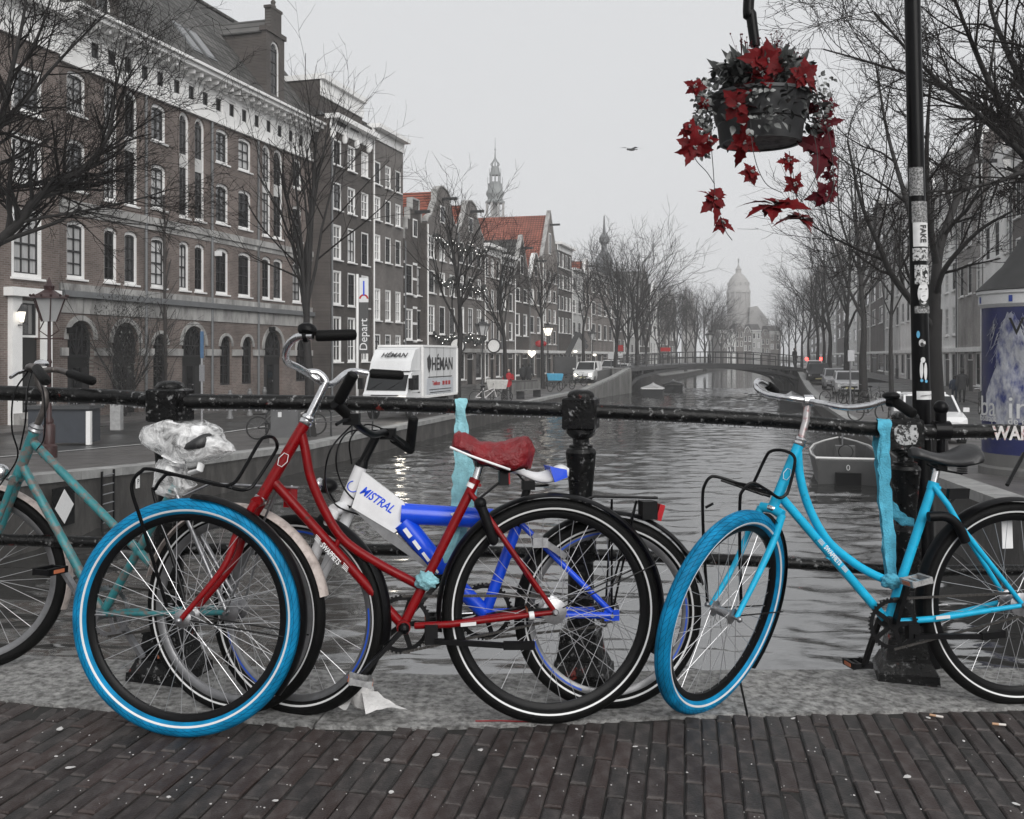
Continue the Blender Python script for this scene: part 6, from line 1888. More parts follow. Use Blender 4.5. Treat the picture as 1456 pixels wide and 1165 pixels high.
# right bank
LR = Line(RF, 0.0, RDIR, RNRM)
rights = [(1490, 1440, 200, 3, mb_r1, 'cornice', 'brown brick house with white sash windows behind the advertising column', True), (1440, 1398, 215, 3, m_plaster, 'neck', 'cream plastered house with tall windows and raised front steps', True), (1398, 1362, 205, 3, mb_r2, 'cornice', 'brick house with pale ground floor and arched white doorway', True),
          (1362, 1332, 230, 3, m_plaster, 'cornice', 'white house with three tall window bays behind the big bare tree', True), (1332, 1304, 240, 3, mb_r2, 'bell', 'grey brick house with bell gable behind the stickered pole', True), (1304, 1280, 268, 3, m_plaster, 'cornice', 'pale plastered house with flat cornice between the bare trees', True),
          (1280, 1258, 300, 3, m_plaster2, 'cornice', 'pale grey house with low white shop front across the canal', True), (1258, 1238, 290, 2, mb_r1, 'step', 'dark brick house with stepped gable across the canal', True), (1238, 1220, 320, 2, mb_r2, 'neck', 'grey house with neck gable behind the parked cars', True), (1220, 1204, 330, 2, m_plaster, 'cornice', 'white house with dark windows beyond the parked cars', True),
          (1204, 1190, 352, 2, mb_r1, 'bell', 'brown house with bell gable far along the right bank', True), (1190, 1176, 360, 2, m_plaster2, 'cornice', 'grey plastered house far along the right bank', True), (1176, 1164, 385, 2, mb_r2, 'point', 'grey pointed house near the far bridge', True), (1164, 1152, 395, 2, mb_r1, 'cornice', 'faint dark house past the far bridge', True), (1152, 1140, 410, 2, m_plaster, 'cornice', 'faint white house past the far bridge', True)]
for i, (a, c, t, nb2, mm, tp, lb, sh) in enumerate(rights):
    zt = LR.z((a + c) / 2, t) - (2.5 if tp != 'cornice' else 0)
    rows = []; z = zt - 1.3
    while z - 2.1 > 2.2:
        rows.append((z - 2.1, z)); z -= 3.1
    house('canal_house', lb, LR, a, c, zt, nb2, rows, mm, tp, mr_dark_r, seed=40 + i, cheap=i > 4, gable_h=2.8, shop=sh, fm=m_trim, wfrac=.5, shopm=m_plaster, frame=.13, depth=9)
# houses closing the view where the canal bends
Lend = Line((0, 0), 0, V((1, 0, 0)), V((0, -1, 0)))
Lend.o = V((0, 285, 0))
for i, (a, c, t, mm, tp, lb) in enumerate([(1034, 1046, 476, m_plaster, 'neck', 'tiny white gabled house closing the canal view'), (1046, 1057, 468, mb_mid, 'point', 'tiny brown pointed house closing the canal view'), (1057, 1069, 474, mb_grey, 'bell', 'tiny grey bell gabled house closing the canal view'), (1069, 1082, 470, m_plaster2, 'cornice', 'tiny pale flat topped house closing the canal view'), (1082, 1094, 478, mb_mid, 'step', 'tiny brown stepped house closing the canal view'), (1022, 1034, 470, mb_grey, 'cornice', 'tiny grey house at the end of the far trees'), (1094, 1110, 472, mb_mid, 'cornice', 'tiny brown flat topped house at the right end of the canal view')]):
    zt = 1.18 + (506 - t) / FP * 285
    house('far_house', lb, Lend, a, c, zt, 2, [(zt - 2.4, zt - .8), (zt - 5, zt - 3.4)], mm, tp, seed=70 + i, cheap=True, gable_h=1.8, shop=False, ground_z=-1.5)
# ------------------------------------------------------------------ churches
m_far = mat('church_stone', (.28, .272, .265), .8, var=.2, scale=.3)
m_far2 = mat('church_copper', (.17, .18, .18), .7, var=.2, scale=.3)
def tower(name, label, px, Y, prof, n, m, col=None, group=None):
    """prof: (half width px, picture row)"""
    x = (px - CX) / FP * Y
    t = thing(name, label, 'church', (x, Y, -1.2))
    pts = [(w * Y / FP, CH - (py - HY) / FP * Y) for w, py in prof]
    MB().lathe(pts, n, (x, Y, 0), a0=math.pi / n).build('tower', m, t, n > 8)
    return t, x
Y = 235.
t, x = tower('church_tower', 'slender carved church spire rising behind the red tiled roof', 704, Y, [(14.5, 520), (14.5, 330), (14, 309)], 8, m_far)
zy = lambda py: CH - (py - HY) / FP * Y
s = Y / FP
b = MB()
for k in range(8):
    a = math.pi / 8 + k * math.pi / 4; b.box((x + 12.5 * s * math.cos(a), Y + 12.5 * s * math.sin(a), (zy(309) + zy(289)) / 2), (3.2 * s, 3.2 * s, zy(289) - zy(309)))
b.build('belfry_columns', m_far, t)
MB().lathe([(6 * s, zy(309)), (6 * s, zy(289))], 8, (x, Y, 0)).build('belfry_core', m_far, t)
MB().lathe([(r * s, zy(q)) for r, q in ((14, 289.5), (14, 287), (10.5, 284), (10.5, 281), (13, 277), (12.5, 273), (10.5, 270), (10.5, 262), (8, 261), (8, 259.5))], 16, (x, Y, 0)).build('onion_storey', m_far2, t, True)
b = MB()
for k in range(8):
    a = k * math.pi / 4; b.box((x + 7 * s * math.cos(a), Y + 7 * s * math.sin(a), (zy(260) + zy(249)) / 2), (1.6 * s, 1.6 * s, zy(249) - zy(260)))
b.build('lantern_columns', m_far2, t)
MB().lathe([(r * s, zy(q)) for r, q in ((8, 249.5), (7.5, 247), (6, 243), (5, 238), (4.6, 237))], 12, (x, Y, 0)).build('lantern_roof', m_far2, t, True)
b = MB()
for k in range(8):
    a = k * math.pi / 4; e = V((math.cos(a), math.sin(a), 0))
    b.tube([V((x, Y, zy(237.5))) + e * 4 * s, V((x, Y, zy(234))) + e * 6.2 * s, V((x, Y, zy(229))) + e * 2.5 * s, V((x, Y, zy(224)))], .7 * s, 4)
b.build('crown', m_far2, t)
MB().lathe([(1.2 * s, zy(226)), (.5 * s, zy(214)), (1.3 * s, zy(213)), (.4 * s, zy(211)), (.25 * s, zy(196))], 6, (x, Y, 0)).build('spire', m_far2, t)
b = MB()
for k in range(8):
    for rr_, z0_, z1_q in ((10.5, 262, 252), (8, 249, 240)):
        a = k * math.pi / 4; e = V((math.cos(a), math.sin(a), 0)) * rr_ * s
        b.tube([V((x, Y, zy(z0_))) + e, V((x, Y, zy(z1_q))) + e], .35 * s, 4)
b.build('pinnacles', m_far2, t)
Y = 400.; s = Y / FP
zy = lambda py: CH - (py - HY) / FP * Y
t, x = tower('domed_church', 'large domed church fading into haze at the end of the canal', 1050, Y, [(16, 520), (16, 418), (17, 417), (17, 414), (15.5, 412), (15, 405), (13, 399), (9, 393), (4.5, 389), (4, 388), (4, 384), (4.5, 383.5), (2.2, 380), (.8, 377), (.6, 374)], 12, m_far)
b = MB()
for k in range(12):
    a = k * math.pi / 6; e = V((math.cos(a), math.sin(a), 0))
    b.box(V((x, Y, (zy(414) + zy(436)) / 2)) + e * 16 * s, (1.6 * s, 1.6 * s, zy(414) - zy(436)))
    b.box(V((x, Y, zy(404))) + e * 14.6 * s, (2 * s, 2 * s, 4 * s))
b.build('drum_buttresses', m_far, t)
MB().bar((x, Y, zy(374)), (x, Y, zy(368)), .5, .5).build('cross', m_far2, t)
MB().prism([V((x + 10 * s, Y - 5, zy(520))), V((x + 38 * s, Y - 5, zy(520))), V((x + 38 * s, Y - 5, zy(456))), V((x + 22 * s, Y - 5, zy(436))), V((x + 12 * s, Y - 5, zy(438)))], (0, 30, 0)).build('nave', m_far, t)
MB().prism([V((x - 26 * s, Y - 5, zy(520))), V((x - 2 * s, Y - 5, zy(520))), V((x - 2 * s, Y - 5, zy(460))), V((x - 14 * s, Y - 5, zy(448))), V((x - 26 * s, Y - 5, zy(462)))], (0, 30, 0)).build('transept', m_far, t)
for px, y0, y1, lb in ((975, 400, 425, 'small pale onion spire above the far roofs'), (984, 416, 428, 'small dark pointed spire above the far trees'), (952, 398, 420, 'dark pointed spire behind the bare trees')):
    Y = 300.; s = Y / FP; x = (px - CX) / FP * Y; zy = lambda py: CH - (py - HY) / FP * Y
    t = thing('spire', lb, 'spire', (x, Y, -1.2))
    MB().lathe([(6 * s, -1.2), (6 * s, zy(y1 + 14)), (3.2 * s, zy(y1 + 6)), (3.6 * s, zy(y1)), (1.6 * s, zy(y1 - 5)), (2 * s, zy(y1 - 9)), (.7 * s, zy(y1 - 14)), (.2 * s, zy(y0 - 2))], 8, (x, Y, 0)).build('tower', m_far, t)
# ------------------------------------------------------------------ bare winter trees
m_bark = mat('wet_bark', (.011, .0095, .009), .8, var=.4, scale=6, bump=.8, bscale=25, stretch=(1, 1, .4))
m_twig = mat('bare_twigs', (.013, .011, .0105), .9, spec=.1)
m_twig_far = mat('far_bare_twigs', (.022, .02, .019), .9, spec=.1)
class Grow:
    def __init__(s, seed, twig=.006, upb=.05):
        s.r = random.Random(seed); s.big = MB(); s.small = MB(); s.twig = twig; s.upb = upb
    def rv(s):
        r = s.r
        return V((r.gauss(0, 1), r.gauss(0, 1), r.gauss(0, 1)))
    def limb(s, pts, r0, r1, n=None):
        pts = bez(pts, 5); m = len(pts)
        rr = [r0 + (r1 - r0) * i / (m - 1) for i in range(m)]
        s.big.tube(pts, rr, n or 8, cap=True)
        return pts, rr
    def branch(s, p, d, L, r, lvl, nch, ratio=.66):
        rnd = s.r
        nseg = 4 if lvl > 0 else 3
        pts = [p]; dd = d.normalized(); rr = [r]
        for i in range(nseg):
            dd = (dd + s.rv() * .13 + V((0, 0, s.upb))).normalized()
            p = p + dd * (L / nseg); pts.append(p); rr.append(max(s.twig * .5, r * (1 - .62 * (i + 1) / nseg)))
        tgt = s.big if r > .035 else s.small
        tgt.tube(pts, rr, 6 if r > .05 else (4 if r > .018 else 3), cap=False)
        if lvl <= 0: return
        k = nch[lvl] if lvl < len(nch) else nch[-1]
        for c in range(k):
            t = .22 + .78 * (c + rnd.random() * .8) / k
            t = min(.999, t); f = t * nseg; i = min(nseg - 1, int(f)); f -= i
            q = pts[i] + (pts[i + 1] - pts[i]) * f
            rq = rr[i] + (rr[i + 1] - rr[i]) * f
            base = (pts[i + 1] - pts[i]).normalized()
            x, y = perp(base); a = rnd.uniform(0, 2 * math.pi); spread = rnd.uniform(.38, .85)
            nd = base * math.cos(spread) + (x * math.cos(a) + y * math.sin(a)) * math.sin(spread)
            s.branch(q, nd, L * ratio * rnd.uniform(.7, 1.15) * (1.12 - .35 * t), max(s.twig, rq * .62), lvl - 1, nch, ratio)
    def sprout(s, pts, rr, L, lvl, nch, every=1, start=2, ratio=.66):
        for i in range(start, len(pts), every):
            base = (pts[i] - pts[i - 1]).normalized(); x, y = perp(base); a = s.r.uniform(0, 2 * math.pi); sp = s.r.uniform(.4, .95)
            nd = base * math.cos(sp) + (x * math.cos(a) + y * math.sin(a)) * math.sin(sp)
            s.branch(pts[i], nd, L * s.r.uniform(.6, 1.2), max(s.twig, rr[i] * .55), lvl, nch, ratio)
    def finish(s, name, label, base, twm=None, group='bare canal side trees'):
        t = thing(name, label, 'tree', base, group)
        s.big.build('trunk', m_bark, t, True, angle=60)
        s.small.build('crown', twm or m_twig, t)
        return t
def auto_tree(label, base, H, trunkH, r, seed, limbs=6, spread=.42, twig=.008, nch=(2, 3, 4, 5), far=False, fork=.12):
    g = Grow(seed, twig); rnd = g.r; base = V(base)
    top = base + V((rnd.uniform(-.15, .15), rnd.uniform(-.15, .15), trunkH))
    lead = base + V((rnd.uniform(-.5, .5), rnd.uniform(-.5, .5), H * .86))
    g.big.tube([base - V((0, 0, .2)), base + V((0, 0, .25))], [r * 1.45, r * 1.08], 9, cap=False)
    pts, rr = g.limb([base + V((0, 0, .2)), base + V((rnd.uniform(-.05, .05), 0, trunkH * .5)), top, (top + lead) / 2 + V((rnd.uniform(-.3, .3), rnd.uniform(-.3, .3), 0)), lead], r, .03)
    k0 = int(len(pts) * .5)
    for k in range(limbs):
        a = 2 * math.pi * (k + rnd.uniform(-.3, .3)) / limbs; f = rnd.uniform(.44, .7)
        i = int(len(pts) * f); sp = spread * rnd.uniform(.7, 1.5)
        nd = V((math.cos(a) * math.sin(sp), math.sin(a) * math.sin(sp), math.cos(sp)))
        g.branch(pts[i], nd, (H - trunkH) * rnd.uniform(.55, .78), rr[i] * .62, 3, nch)
    for k in range(5):
        i = int(len(pts) * rnd.uniform(.68, .98)); a = rnd.uniform(0, 6.3); sp = spread * rnd.uniform(.8, 1.6)
        g.branch(pts[min(i, len(pts) - 1)], V((math.cos(a) * math.sin(sp), math.sin(a) * math.sin(sp), math.cos(sp))), (H - trunkH) * rnd.uniform(.25, .45), max(.02, rr[min(i, len(pts) - 1)] * .6), 2, nch)
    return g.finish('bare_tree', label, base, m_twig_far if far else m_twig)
def base_l(px, Y):
    x = (px - CX) / FP * Y
    return V((x, Y, min(street_z(x, Y), -.75)))
auto_tree('slim bare tree in front of the tall houses behind the truck cab', base_l(440, 30), 10.6, 3.4, .17, 1, 6, .22, .006, (2, 3, 4, 5))
auto_tree('bare tree in front of the twin neck gabled houses', base_l(650, 43.5), 9.4, 3.6, .18, 2, 6, .26, .008, (2, 3, 4, 5))
auto_tree('bare tree beside the person in the red coat', base_l(718, 55), 8.6, 3.8, .15, 3, 6, .42, .01, (2, 3, 4, 5))
auto_tree('thin bare tree beside the white shop front', base_l(772, 71), 9.0, 4.2, .16, 4, 6, .36, .012, (2, 3, 4, 5))
auto_tree('bare tree behind the white van', base_l(829, 84), 9.6, 4.2, .17, 5, 6, .36, .013, (2, 3, 4, 5))
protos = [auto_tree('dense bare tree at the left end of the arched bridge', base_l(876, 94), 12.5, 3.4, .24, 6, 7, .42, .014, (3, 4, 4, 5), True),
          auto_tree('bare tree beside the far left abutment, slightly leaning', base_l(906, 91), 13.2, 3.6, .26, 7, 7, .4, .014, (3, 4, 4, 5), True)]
def tree_copy(src, px, Y, sc, rz, label, zb=None, left=True):
    t = copy_tree(src)
    x = (px - CX) / FP * Y
    t.location = (x, Y, zb if zb is not None else -1.15); t.rotation_euler = (0, 0, rz); t.scale = (sc, sc, sc)
    t['label'] = label
    return t
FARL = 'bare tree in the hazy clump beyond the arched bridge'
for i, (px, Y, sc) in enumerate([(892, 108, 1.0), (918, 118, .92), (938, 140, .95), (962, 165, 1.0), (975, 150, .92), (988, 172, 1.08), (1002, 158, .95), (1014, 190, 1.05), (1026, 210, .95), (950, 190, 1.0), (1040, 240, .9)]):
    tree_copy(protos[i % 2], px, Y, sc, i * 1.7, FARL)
RIGHTL = 'bare tree in the row along the right bank beyond the parked cars'
protor = auto_tree('tall bare tree standing over the bicycles on the right bank', (V(((1228 - CX) / FP * 51, 51, -1.2))), 14.5, 4.2, .25, 9, 5, .44, .01, (3, 3, 4, 5))
protor2 = auto_tree('bare tree with a straight trunk beside the parked silver car', (V(((1203 - CX) / FP * 66, 66, -1.2))), 14.0, 4.4, .23, 10, 5, .42, .012, (3, 3, 4, 5))
for i, (px, Y, sc) in enumerate([(1180, 84, .98), (1163, 104, 1.0), (1150, 124, 1.02), (1140, 144, 1.0), (1131, 168, 1.0), (1122, 194, 1.0), (1114, 222, .98), (1172, 94, .9), (1108, 255, .9)]):
    tree_copy((protor, protor2)[i % 2], px, Y, sc, i * 2.1 + .5, RIGHTL)
auto_tree('slender bare tree near the white house fronts on the right', V(((1268 - CX) / FP * 44, 44, -1.1)), 10, 4, .12, 12, 6, .4, .01, (2, 3, 4, 5))
# big tree right of the stickered pole
Y = 20.5
g = Grow(31, .006, .03)
tb = V(((1336 - CX) / FP * Y, Y, street_z(9, Y)))
pts, rr = g.limb([tb - V((0, 0, .2)), P(1332, 600, Y), P(1327, 500, Y), P(1329, 440, Y)], .2, .15, 10)
LIM = [([P(1329, 445, Y), P(1334, 363, Y), P(1354, 300, Y + .5), P(1385, 220, Y + 1), P(1405, 120, Y + 1.5), P(1420, 10, Y + 2)], .12),
       ([P(1328, 470, Y), P(1299, 432, Y - .3), P(1268, 391, Y - .6), P(1252, 355, Y - .8), P(1225, 290, Y - 1), P(1205, 200, Y - 1)], .085),
       ([P(1328, 440, Y), P(1310, 370, Y + .6), P(1290, 290, Y + 1), P(1262, 190, Y + 1.5), P(1245, 90, Y + 2)], .09),
       ([P(1330, 420, Y), P(1345, 380, Y - .6), P(1390, 330, Y - 1.2), P(1440, 300, Y - 1.8)], .07),
       ([P(1332, 380, Y), P(1320, 300, Y - .6), P(1318, 200, Y - 1), P(1325, 90, Y - 1.5)], .08)]
for q, r in LIM:
    a, c = g.limb(q, r, .02); g.sprout(a, c, 1.8, 3, (3, 3, 3, 4), 3, 4)
g.finish('bare_tree', 'large bare tree with thick forked trunk just behind the stickered pole', tb)
# tree off to the right whose limbs hang over the view
Y = 15.0
g = Grow(33, .0045, .02)
tb = V(((1590 - CX) / FP * Y, Y, street_z(9, Y)))
g.limb([tb - V((0, 0, .2)), P(1570, 600, Y), P(1555, 420, Y), P(1540, 290, Y)], .24, .17, 10)
LIM = [([P(1545, 330, Y), P(1500, 260, Y), P(1456, 198, Y), P(1413, 130, Y), P(1371, 34, Y), P(1345, -40, Y)], .1), ([P(1540, 320, Y), P(1490, 255, Y - .4), P(1440, 205, Y - .6), P(1385, 158, Y - .8), P(1311, 93, Y - 1), P(1243, 17, Y - 1.2)], .075),
       ([P(1540, 300, Y), P(1490, 190, Y + .5), P(1456, 124, Y + .7), P(1413, 25, Y + 1), P(1400, -50, Y + 1)], .1), ([P(1540, 290, Y), P(1470, 246, Y - 1), P(1420, 258, Y - 1.3), P(1365, 270, Y - 1.6), P(1320, 273, Y - 1.8)], .04),
       ([P(1545, 280, Y), P(1520, 150, Y), P(1480, 60, Y), P(1460, -40, Y)], .12), ([P(1500, 262, Y), P(1420, 170, Y + .8), P(1330, 120, Y + 1), P(1240, 90, Y + 1.2), P(1170, 70, Y + 1.3)], .045)]
for q, r in LIM:
    a, c = g.limb(q, r, .012); g.sprout(a, c, 1.25, 3, (3, 3, 4, 4), 1, 4)
g.finish('bare_tree', 'bare tree whose long limbs reach in from the right above the houses', tb)
# tree off to the left
Y = 17.0
g = Grow(35, .0045, .04)
tb = V(((-95 - CX) / FP * Y, Y, street_z(-9, Y)))
g.limb([tb - V((0, 0, .2)), P(-92, 560, Y), P(-85, 440, Y)], .2, .16, 10)
LIM = [([P(-85, 450, Y), P(-20, 362, Y), P(26, 318, Y), P(52, 283, Y), P(92, 255, Y), P(121, 239, Y), P(154, 192, Y), P(164, 130, Y), P(180, 60, Y)], .105), ([P(-85, 420, Y), P(-50, 320, Y + .3), P(0, 275, Y + .5), P(60, 258, Y + .6), P(110, 240, Y + .8), P(170, 200, Y + 1), P(230, 160, Y + 1)], .05),
       ([P(-80, 400, Y), P(-30, 250, Y - .3), P(0, 176, Y - .5), P(16, 104, Y - .6), P(33, 27, Y - .7), P(42, -50, Y - .8)], .085), ([P(-85, 430, Y), P(-40, 240, Y + .5), P(30, 150, Y + .8), P(90, 80, Y + 1), P(150, 20, Y + 1.2)], .06),
       ([P(30, 316, Y), P(70, 308, Y), P(120, 300, Y + .2), P(190, 285, Y + .3), P(240, 270, Y + .4)], .03), ([P(-85, 440, Y), P(-30, 200, Y + 1), P(50, 60, Y + 1.3), P(80, -30, Y + 1.5)], .05)]
for q, r in LIM:
    a, c = g.limb(q, r, .012); g.sprout(a, c, 1.35, 3, (3, 3, 4, 4), 1, 5)
g.finish('bare_tree', 'bare tree whose dark limbs spread in from the left over the arcaded building', tb)
# evergreen shrub before the arches
sb = thing('leafy_shrub', 'tall loose evergreen shrub growing before the dark arched doorway', 'shrub', L2.pt(L2.u(140), GZ, 1.2))
g = Grow(41, .01, .06); c0 = L2.pt(L2.u(140), GZ, 1.2)
for k in range(9):
    a = k * .7; g.branch(c0, V((math.cos(a) * .35, math.sin(a) * .35, 1)), 3.6, .035, 2, (3, 4, 5))
g.big.add(g.small.v, g.small.f); g.big.build('stems', m_bark, sb)
b = MB(); rr = random.Random(8)
for k in range(2600):
    a = rr.uniform(0, 6.283); q = rr.random() ** .5 * 1.5; z = rr.random() ** .8 * 4.6
    q *= (1 - .12 * abs(z - 2.2)); c = c0 + V((math.cos(a) * q, math.sin(a) * q, z + .1))
    d = V((rr.gauss(0, 1), rr.gauss(0, 1), rr.gauss(-.4, .6))).normalized(); x, _ = perp(d)
    l = rr.uniform(.07, .16)
    b.add([c, c + d * l * .5 + x * l * .18, c + d * l, c + d * l * .5 - x * l * .18], [(0, 1, 2, 3)])
stuff(b.build('foliage', mat('grey_green_leaf', (.07, .072, .066), .55, var=.4, scale=3), sb))
# ------------------------------------------------------------------ stickered pole, crook and hanging basket
PY = 3.86
pole = thing('stickered_pole', 'tall black pole plastered with stickers beside the railing', 'pole', V(((1318 - CX) / FP * PY, PY, gz(1.6))))
p0, p1 = P(1319, 958, PY), P(1297, -10, PY)
axp = (p1 - p0).normalized()
top = p1 + axp * .9
MB().tube([p0 - V((0, 0, .02)), p0 + axp * .25, p0 + axp * .3, p0 + axp * 1.2, p1, top], [.05, .048, .036, .033, .03, .028], 18).build('shaft', m_black, pole, True, angle=50)
def pole_at(py):
    t = (958 - py) / 968.; return p0 + (p1 - p0) * t
def pole_patch(name, y0, y1, a0, a1, m, dr=.0012):
    a, c = pole_at(y1), pole_at(y0); r0 = .0348 + dr
    vs = []; fs = []; n = 10
    for k in range(n + 1):
        th = R_(a0 + (a1 - a0) * k / n)
        e = V((math.sin(th), -math.cos(th), 0)) * r0
        vs += [a + e, c + e, a + e * .97, c + e * .97]
    for k in range(n):
        i = 4 * k; fs += [(i, i + 4, i + 5, i + 1), (i + 2, i + 3, i + 7, i + 6), (i, i + 2, i + 6, i + 4), (i + 1, i + 5, i + 7, i + 3)]
    return MB().add(vs, fs).build(name, m, pole, True)
m_stk_w = mat('white_sticker', (.6, .6, .6), .55, var=.12, scale=50)
m_stk_g = mat('grey_sticker', (.28, .28, .28), .55, var=.5, scale=90, col2=(.08, .08, .08), mask=.5, soft=.04)
m_stk_d = mat('drawn_sticker', (.5, .5, .5), .55, var=.3, scale=60, col2=(.03, .03, .03), mask=.53, soft=.02)
m_ink = mat('black_ink', (.01, .01, .01), .5)
m_stk_b = mat('blue_sticker', (.1, .35, .55), .5)
pole_patch('sticker', 240, 280, -70, 20, m_stk_g); pole_patch('sticker', 288, 318, -55, 62, m_stk_g)
pole_patch('sticker', 318, 352, -50, 62, m_stk_w)
d_ = V((.12, -.97, 0)).normalized()
def on_pole(py, th, dr=.002):
    e = V((math.sin(R_(th)), -math.cos(R_(th)), 0)); return pole_at(py) + e * (.0348 + dr)
text('sticker_lettering', 'FAKE', .03, on_pole(334, 8, .0035), -axp, V((1, 0, 0)), m_ink, pole, .0004, bold=.0008)
pole_patch('sticker', 354, 372, -55, 60, m_stk_d); pole_patch('sticker', 378, 405, -45, 66, m_stk_d, .0016)
def pole_disc(name, py, th, w, h, m, dr):
    vs = []; n = 18; zc_ = pole_at(py)
    for k in range(n):
        a = 2 * math.pi * k / n; x = math.cos(a) * w; z = math.sin(a) * h
        t = R_(th) + x / .0348; e = V((math.sin(t), -math.cos(t), 0)) * (.0348 + dr)
        vs.append(zc_ + e + V((0, 0, z)))
    return MB().add(vs, [tuple(range(n))]).build(name, m, pole)
pole_disc('sticker', 390, 16, .017, .026, m_stk_w, .0022); pole_disc('sticker_print', 391, 22, .011, .016, m_ink, .003); pole_disc('sticker_print', 393, 24, .006, .007, m_stk_w, .0038)
pole_disc('sticker', 418, 6, .022, .043, m_stk_w, .0022); pole_disc('sticker_print', 430, 8, .019, .024, m_ink, .003); pole_disc('sticker_print', 422, 8, .016, .02, m_stk_w, .0036); pole_disc('sticker_print', 431, 9, .006, .004, m_stk_w, .0042)
for th in (-12, 22): pole_disc('sticker_print', 412, th, .005, .0018, m_ink, .0036)
pole_patch('sticker', 436, 446, -50, 60, m_stk_g)
pole_disc('sticker', 476, -32, .006, .014, m_stk_b, .0022); pole_disc('sticker', 488, -10, .012, .015, m_stk_d, .0022); pole_disc('sticker_print', 490, -12, .006, .008, m_ink, .003)
pole_disc('sticker', 512, -8, .008, .011, m_stk_w, .002); pole_disc('sticker', 526, -18, .006, .034, m_stk_w, .002); pole_disc('sticker', 528, 6, .006, .034, m_stk_w, .002); pole_disc('sticker_print', 541, -18, .005, .006, m_stk_b, .003); pole_disc('sticker_print', 542, 8, .005, .006, m_stk_b, .003)
pole_patch('sticker', 556, 568, -50, 75, m_stk_w)
text('sticker_lettering', 'OPENINGSUREN', .007, on_pole(562, 10, .0035), V((1, 0, .12)), axp, m_ink, pole, .0003)
# crook
arm = bez([top - axp * .1, top + V((-.06, 0, .22)), top + V((-.28, 0, .36)), top + V((-.52, 0, .28)), P(1066, -20, PY), P(1068, 20, PY), P(1074, 66, PY)], 8)
MB().tube(arm, [.026 - .006 * i / (len(arm) - 1) for i in range(len(arm))], 12).build('crook_arm', m_black, pole, True)
# basket
m_pot = mat('dark_grey_pot', (.02, .0205, .022), .5, var=.25, scale=10, bump=.2)
m_potb = mat('pot_underside', (.3, .3, .3), .8, var=.4, scale=14, col2=(.12, .12, .12), mask=.56)
cx_, Yb = P(1081, 150, PY).x, PY
zt, zb = P(0, 137, PY).z, P(0, 205, PY).z
fbk = thing('flower_basket', 'hanging dark pot of red poinsettias and trailing ivy', 'flower basket', (cx_, Yb, zb))
rt, rb = 70 / FP * PY, 57 / FP * PY
zs_ = zb + (zt - zb) * .42
pot = MB().lathe([(rb * .9, zb + .02), (rb * .92, zb), (rb, zb), (rb * 1.06, zs_), (rb * 1.1, zs_ + .004), (rt, zt - .012), (rt * 1.03, zt - .012), (rt * 1.03, zt), (rt * .97, zt), (rt * .93, zt - .03), (.02, zt - .035)], 40, (cx_, Yb, 0)).build('pot', m_pot, fbk, True, angle=30)
MB().lathe([(.01, zb + .006), (rb * .9, zb + .006), (rb * .9, zb + .012), (.01, zb + .012)], 32, (cx_, Yb, 0)).build('pot_base', m_potb, pot)
MB().tube([P(1074, 60, PY), V((cx_, Yb, zt + .05)), V((cx_, Yb, zt - .02))], .012, 8).build('hanger', m_black, fbk, True)
m_poin = mat('poinsettia_red', (.09, .001, .0025), .6, var=.4, scale=30, spec=.15)
m_poind = mat('poinsettia_dark_red', (.055, .001, .005), .6, var=.4, scale=30, spec=.15)
m_leafd = mat('dark_leaf', (.025, .027, .026), .45, var=.4, scale=20)
m_leafp = mat('pale_ivy_leaf', (.2, .205, .2), .5, var=.4, scale=20)
rf_ = random.Random(17)
def leaf(b, c, d, up, l, w, serr=True, bend=.2):
    d = V(d).normalized(); x = d.cross(V(up)); x = x.normalized() if x.length > 1e-4 else perp(d)[0]; n = x.cross(d)
    prof = [(0, .06), (.16, .5), (.26, .72), (.33, 1.0), (.4, .7), (.5, .78), (.57, 1.0), (.63, .55), (.76, .5), (.82, .28), (1, .0)] if serr else [(0, .1), (.25, .8), (.5, 1), (.75, .65), (1, 0)]
    mid = []; L_, R__ = [], []
    for t, s in prof:
        cc = c + d * (l * t) - n * (bend * l * t * t)
        mid.append(cc); L_.append(cc + x * (w / 2 * s) + n * (.06 * l * s)); R__.append(cc - x * (w / 2 * s) + n * (.06 * l * s))
    k = len(prof); fs = []
    for i in range(k - 1): fs += [(i, i + 1, k + i + 1, k + i), (i, 2 * k + i, 2 * k + i + 1, i + 1)]
    b.add(mid + L_ + R__, fs)
def poinsettia(px, py, size, m=None, nrm=None, n=6, y=None):
    c = P(px, py, (y if y else PY - .16) + rf_.uniform(-.02, .03)); s = size / FP * PY / 2 * .95; n += rf_.choice((0, 0, 1, -1))
    nrm = V(nrm if nrm else (rf_.uniform(-.4, .4), -1, rf_.uniform(-.2, .4))).normalized(); x, yy = perp(nrm)
    b = MB(); a0 = rf_.uniform(0, 6)
    for k in range(n):
        a = a0 + 2 * math.pi * k / n + rf_.uniform(-.2, .2); e = x * math.cos(a) + yy * math.sin(a)
        leaf(b, c, e + nrm * rf_.uniform(-.15, .45), nrm + V((rf_.gauss(0, .3), rf_.gauss(0, .3), rf_.gauss(0, .3))), s * rf_.uniform(.65, 1.2), s * rf_.uniform(.5, .8), True, rf_.uniform(.1, .7))
    for k in range(n - 2):
        a = a0 + 2 * math.pi * (k + .5) / (n - 2); e = x * math.cos(a) + yy * math.sin(a)
        leaf(b, c + nrm * .006, e + nrm * .35, nrm, s * .55, s * .42, True, .1)
    f = b.build('flower', m or m_poin, fbk)
    b = MB()
    for k in range(6): b.ball(c + nrm * .014 + V((rf_.gauss(0, .004), rf_.gauss(0, .003), rf_.gauss(0, .004))), .0035, 6, 4)
    b.build('stamens', m_leafp, f)
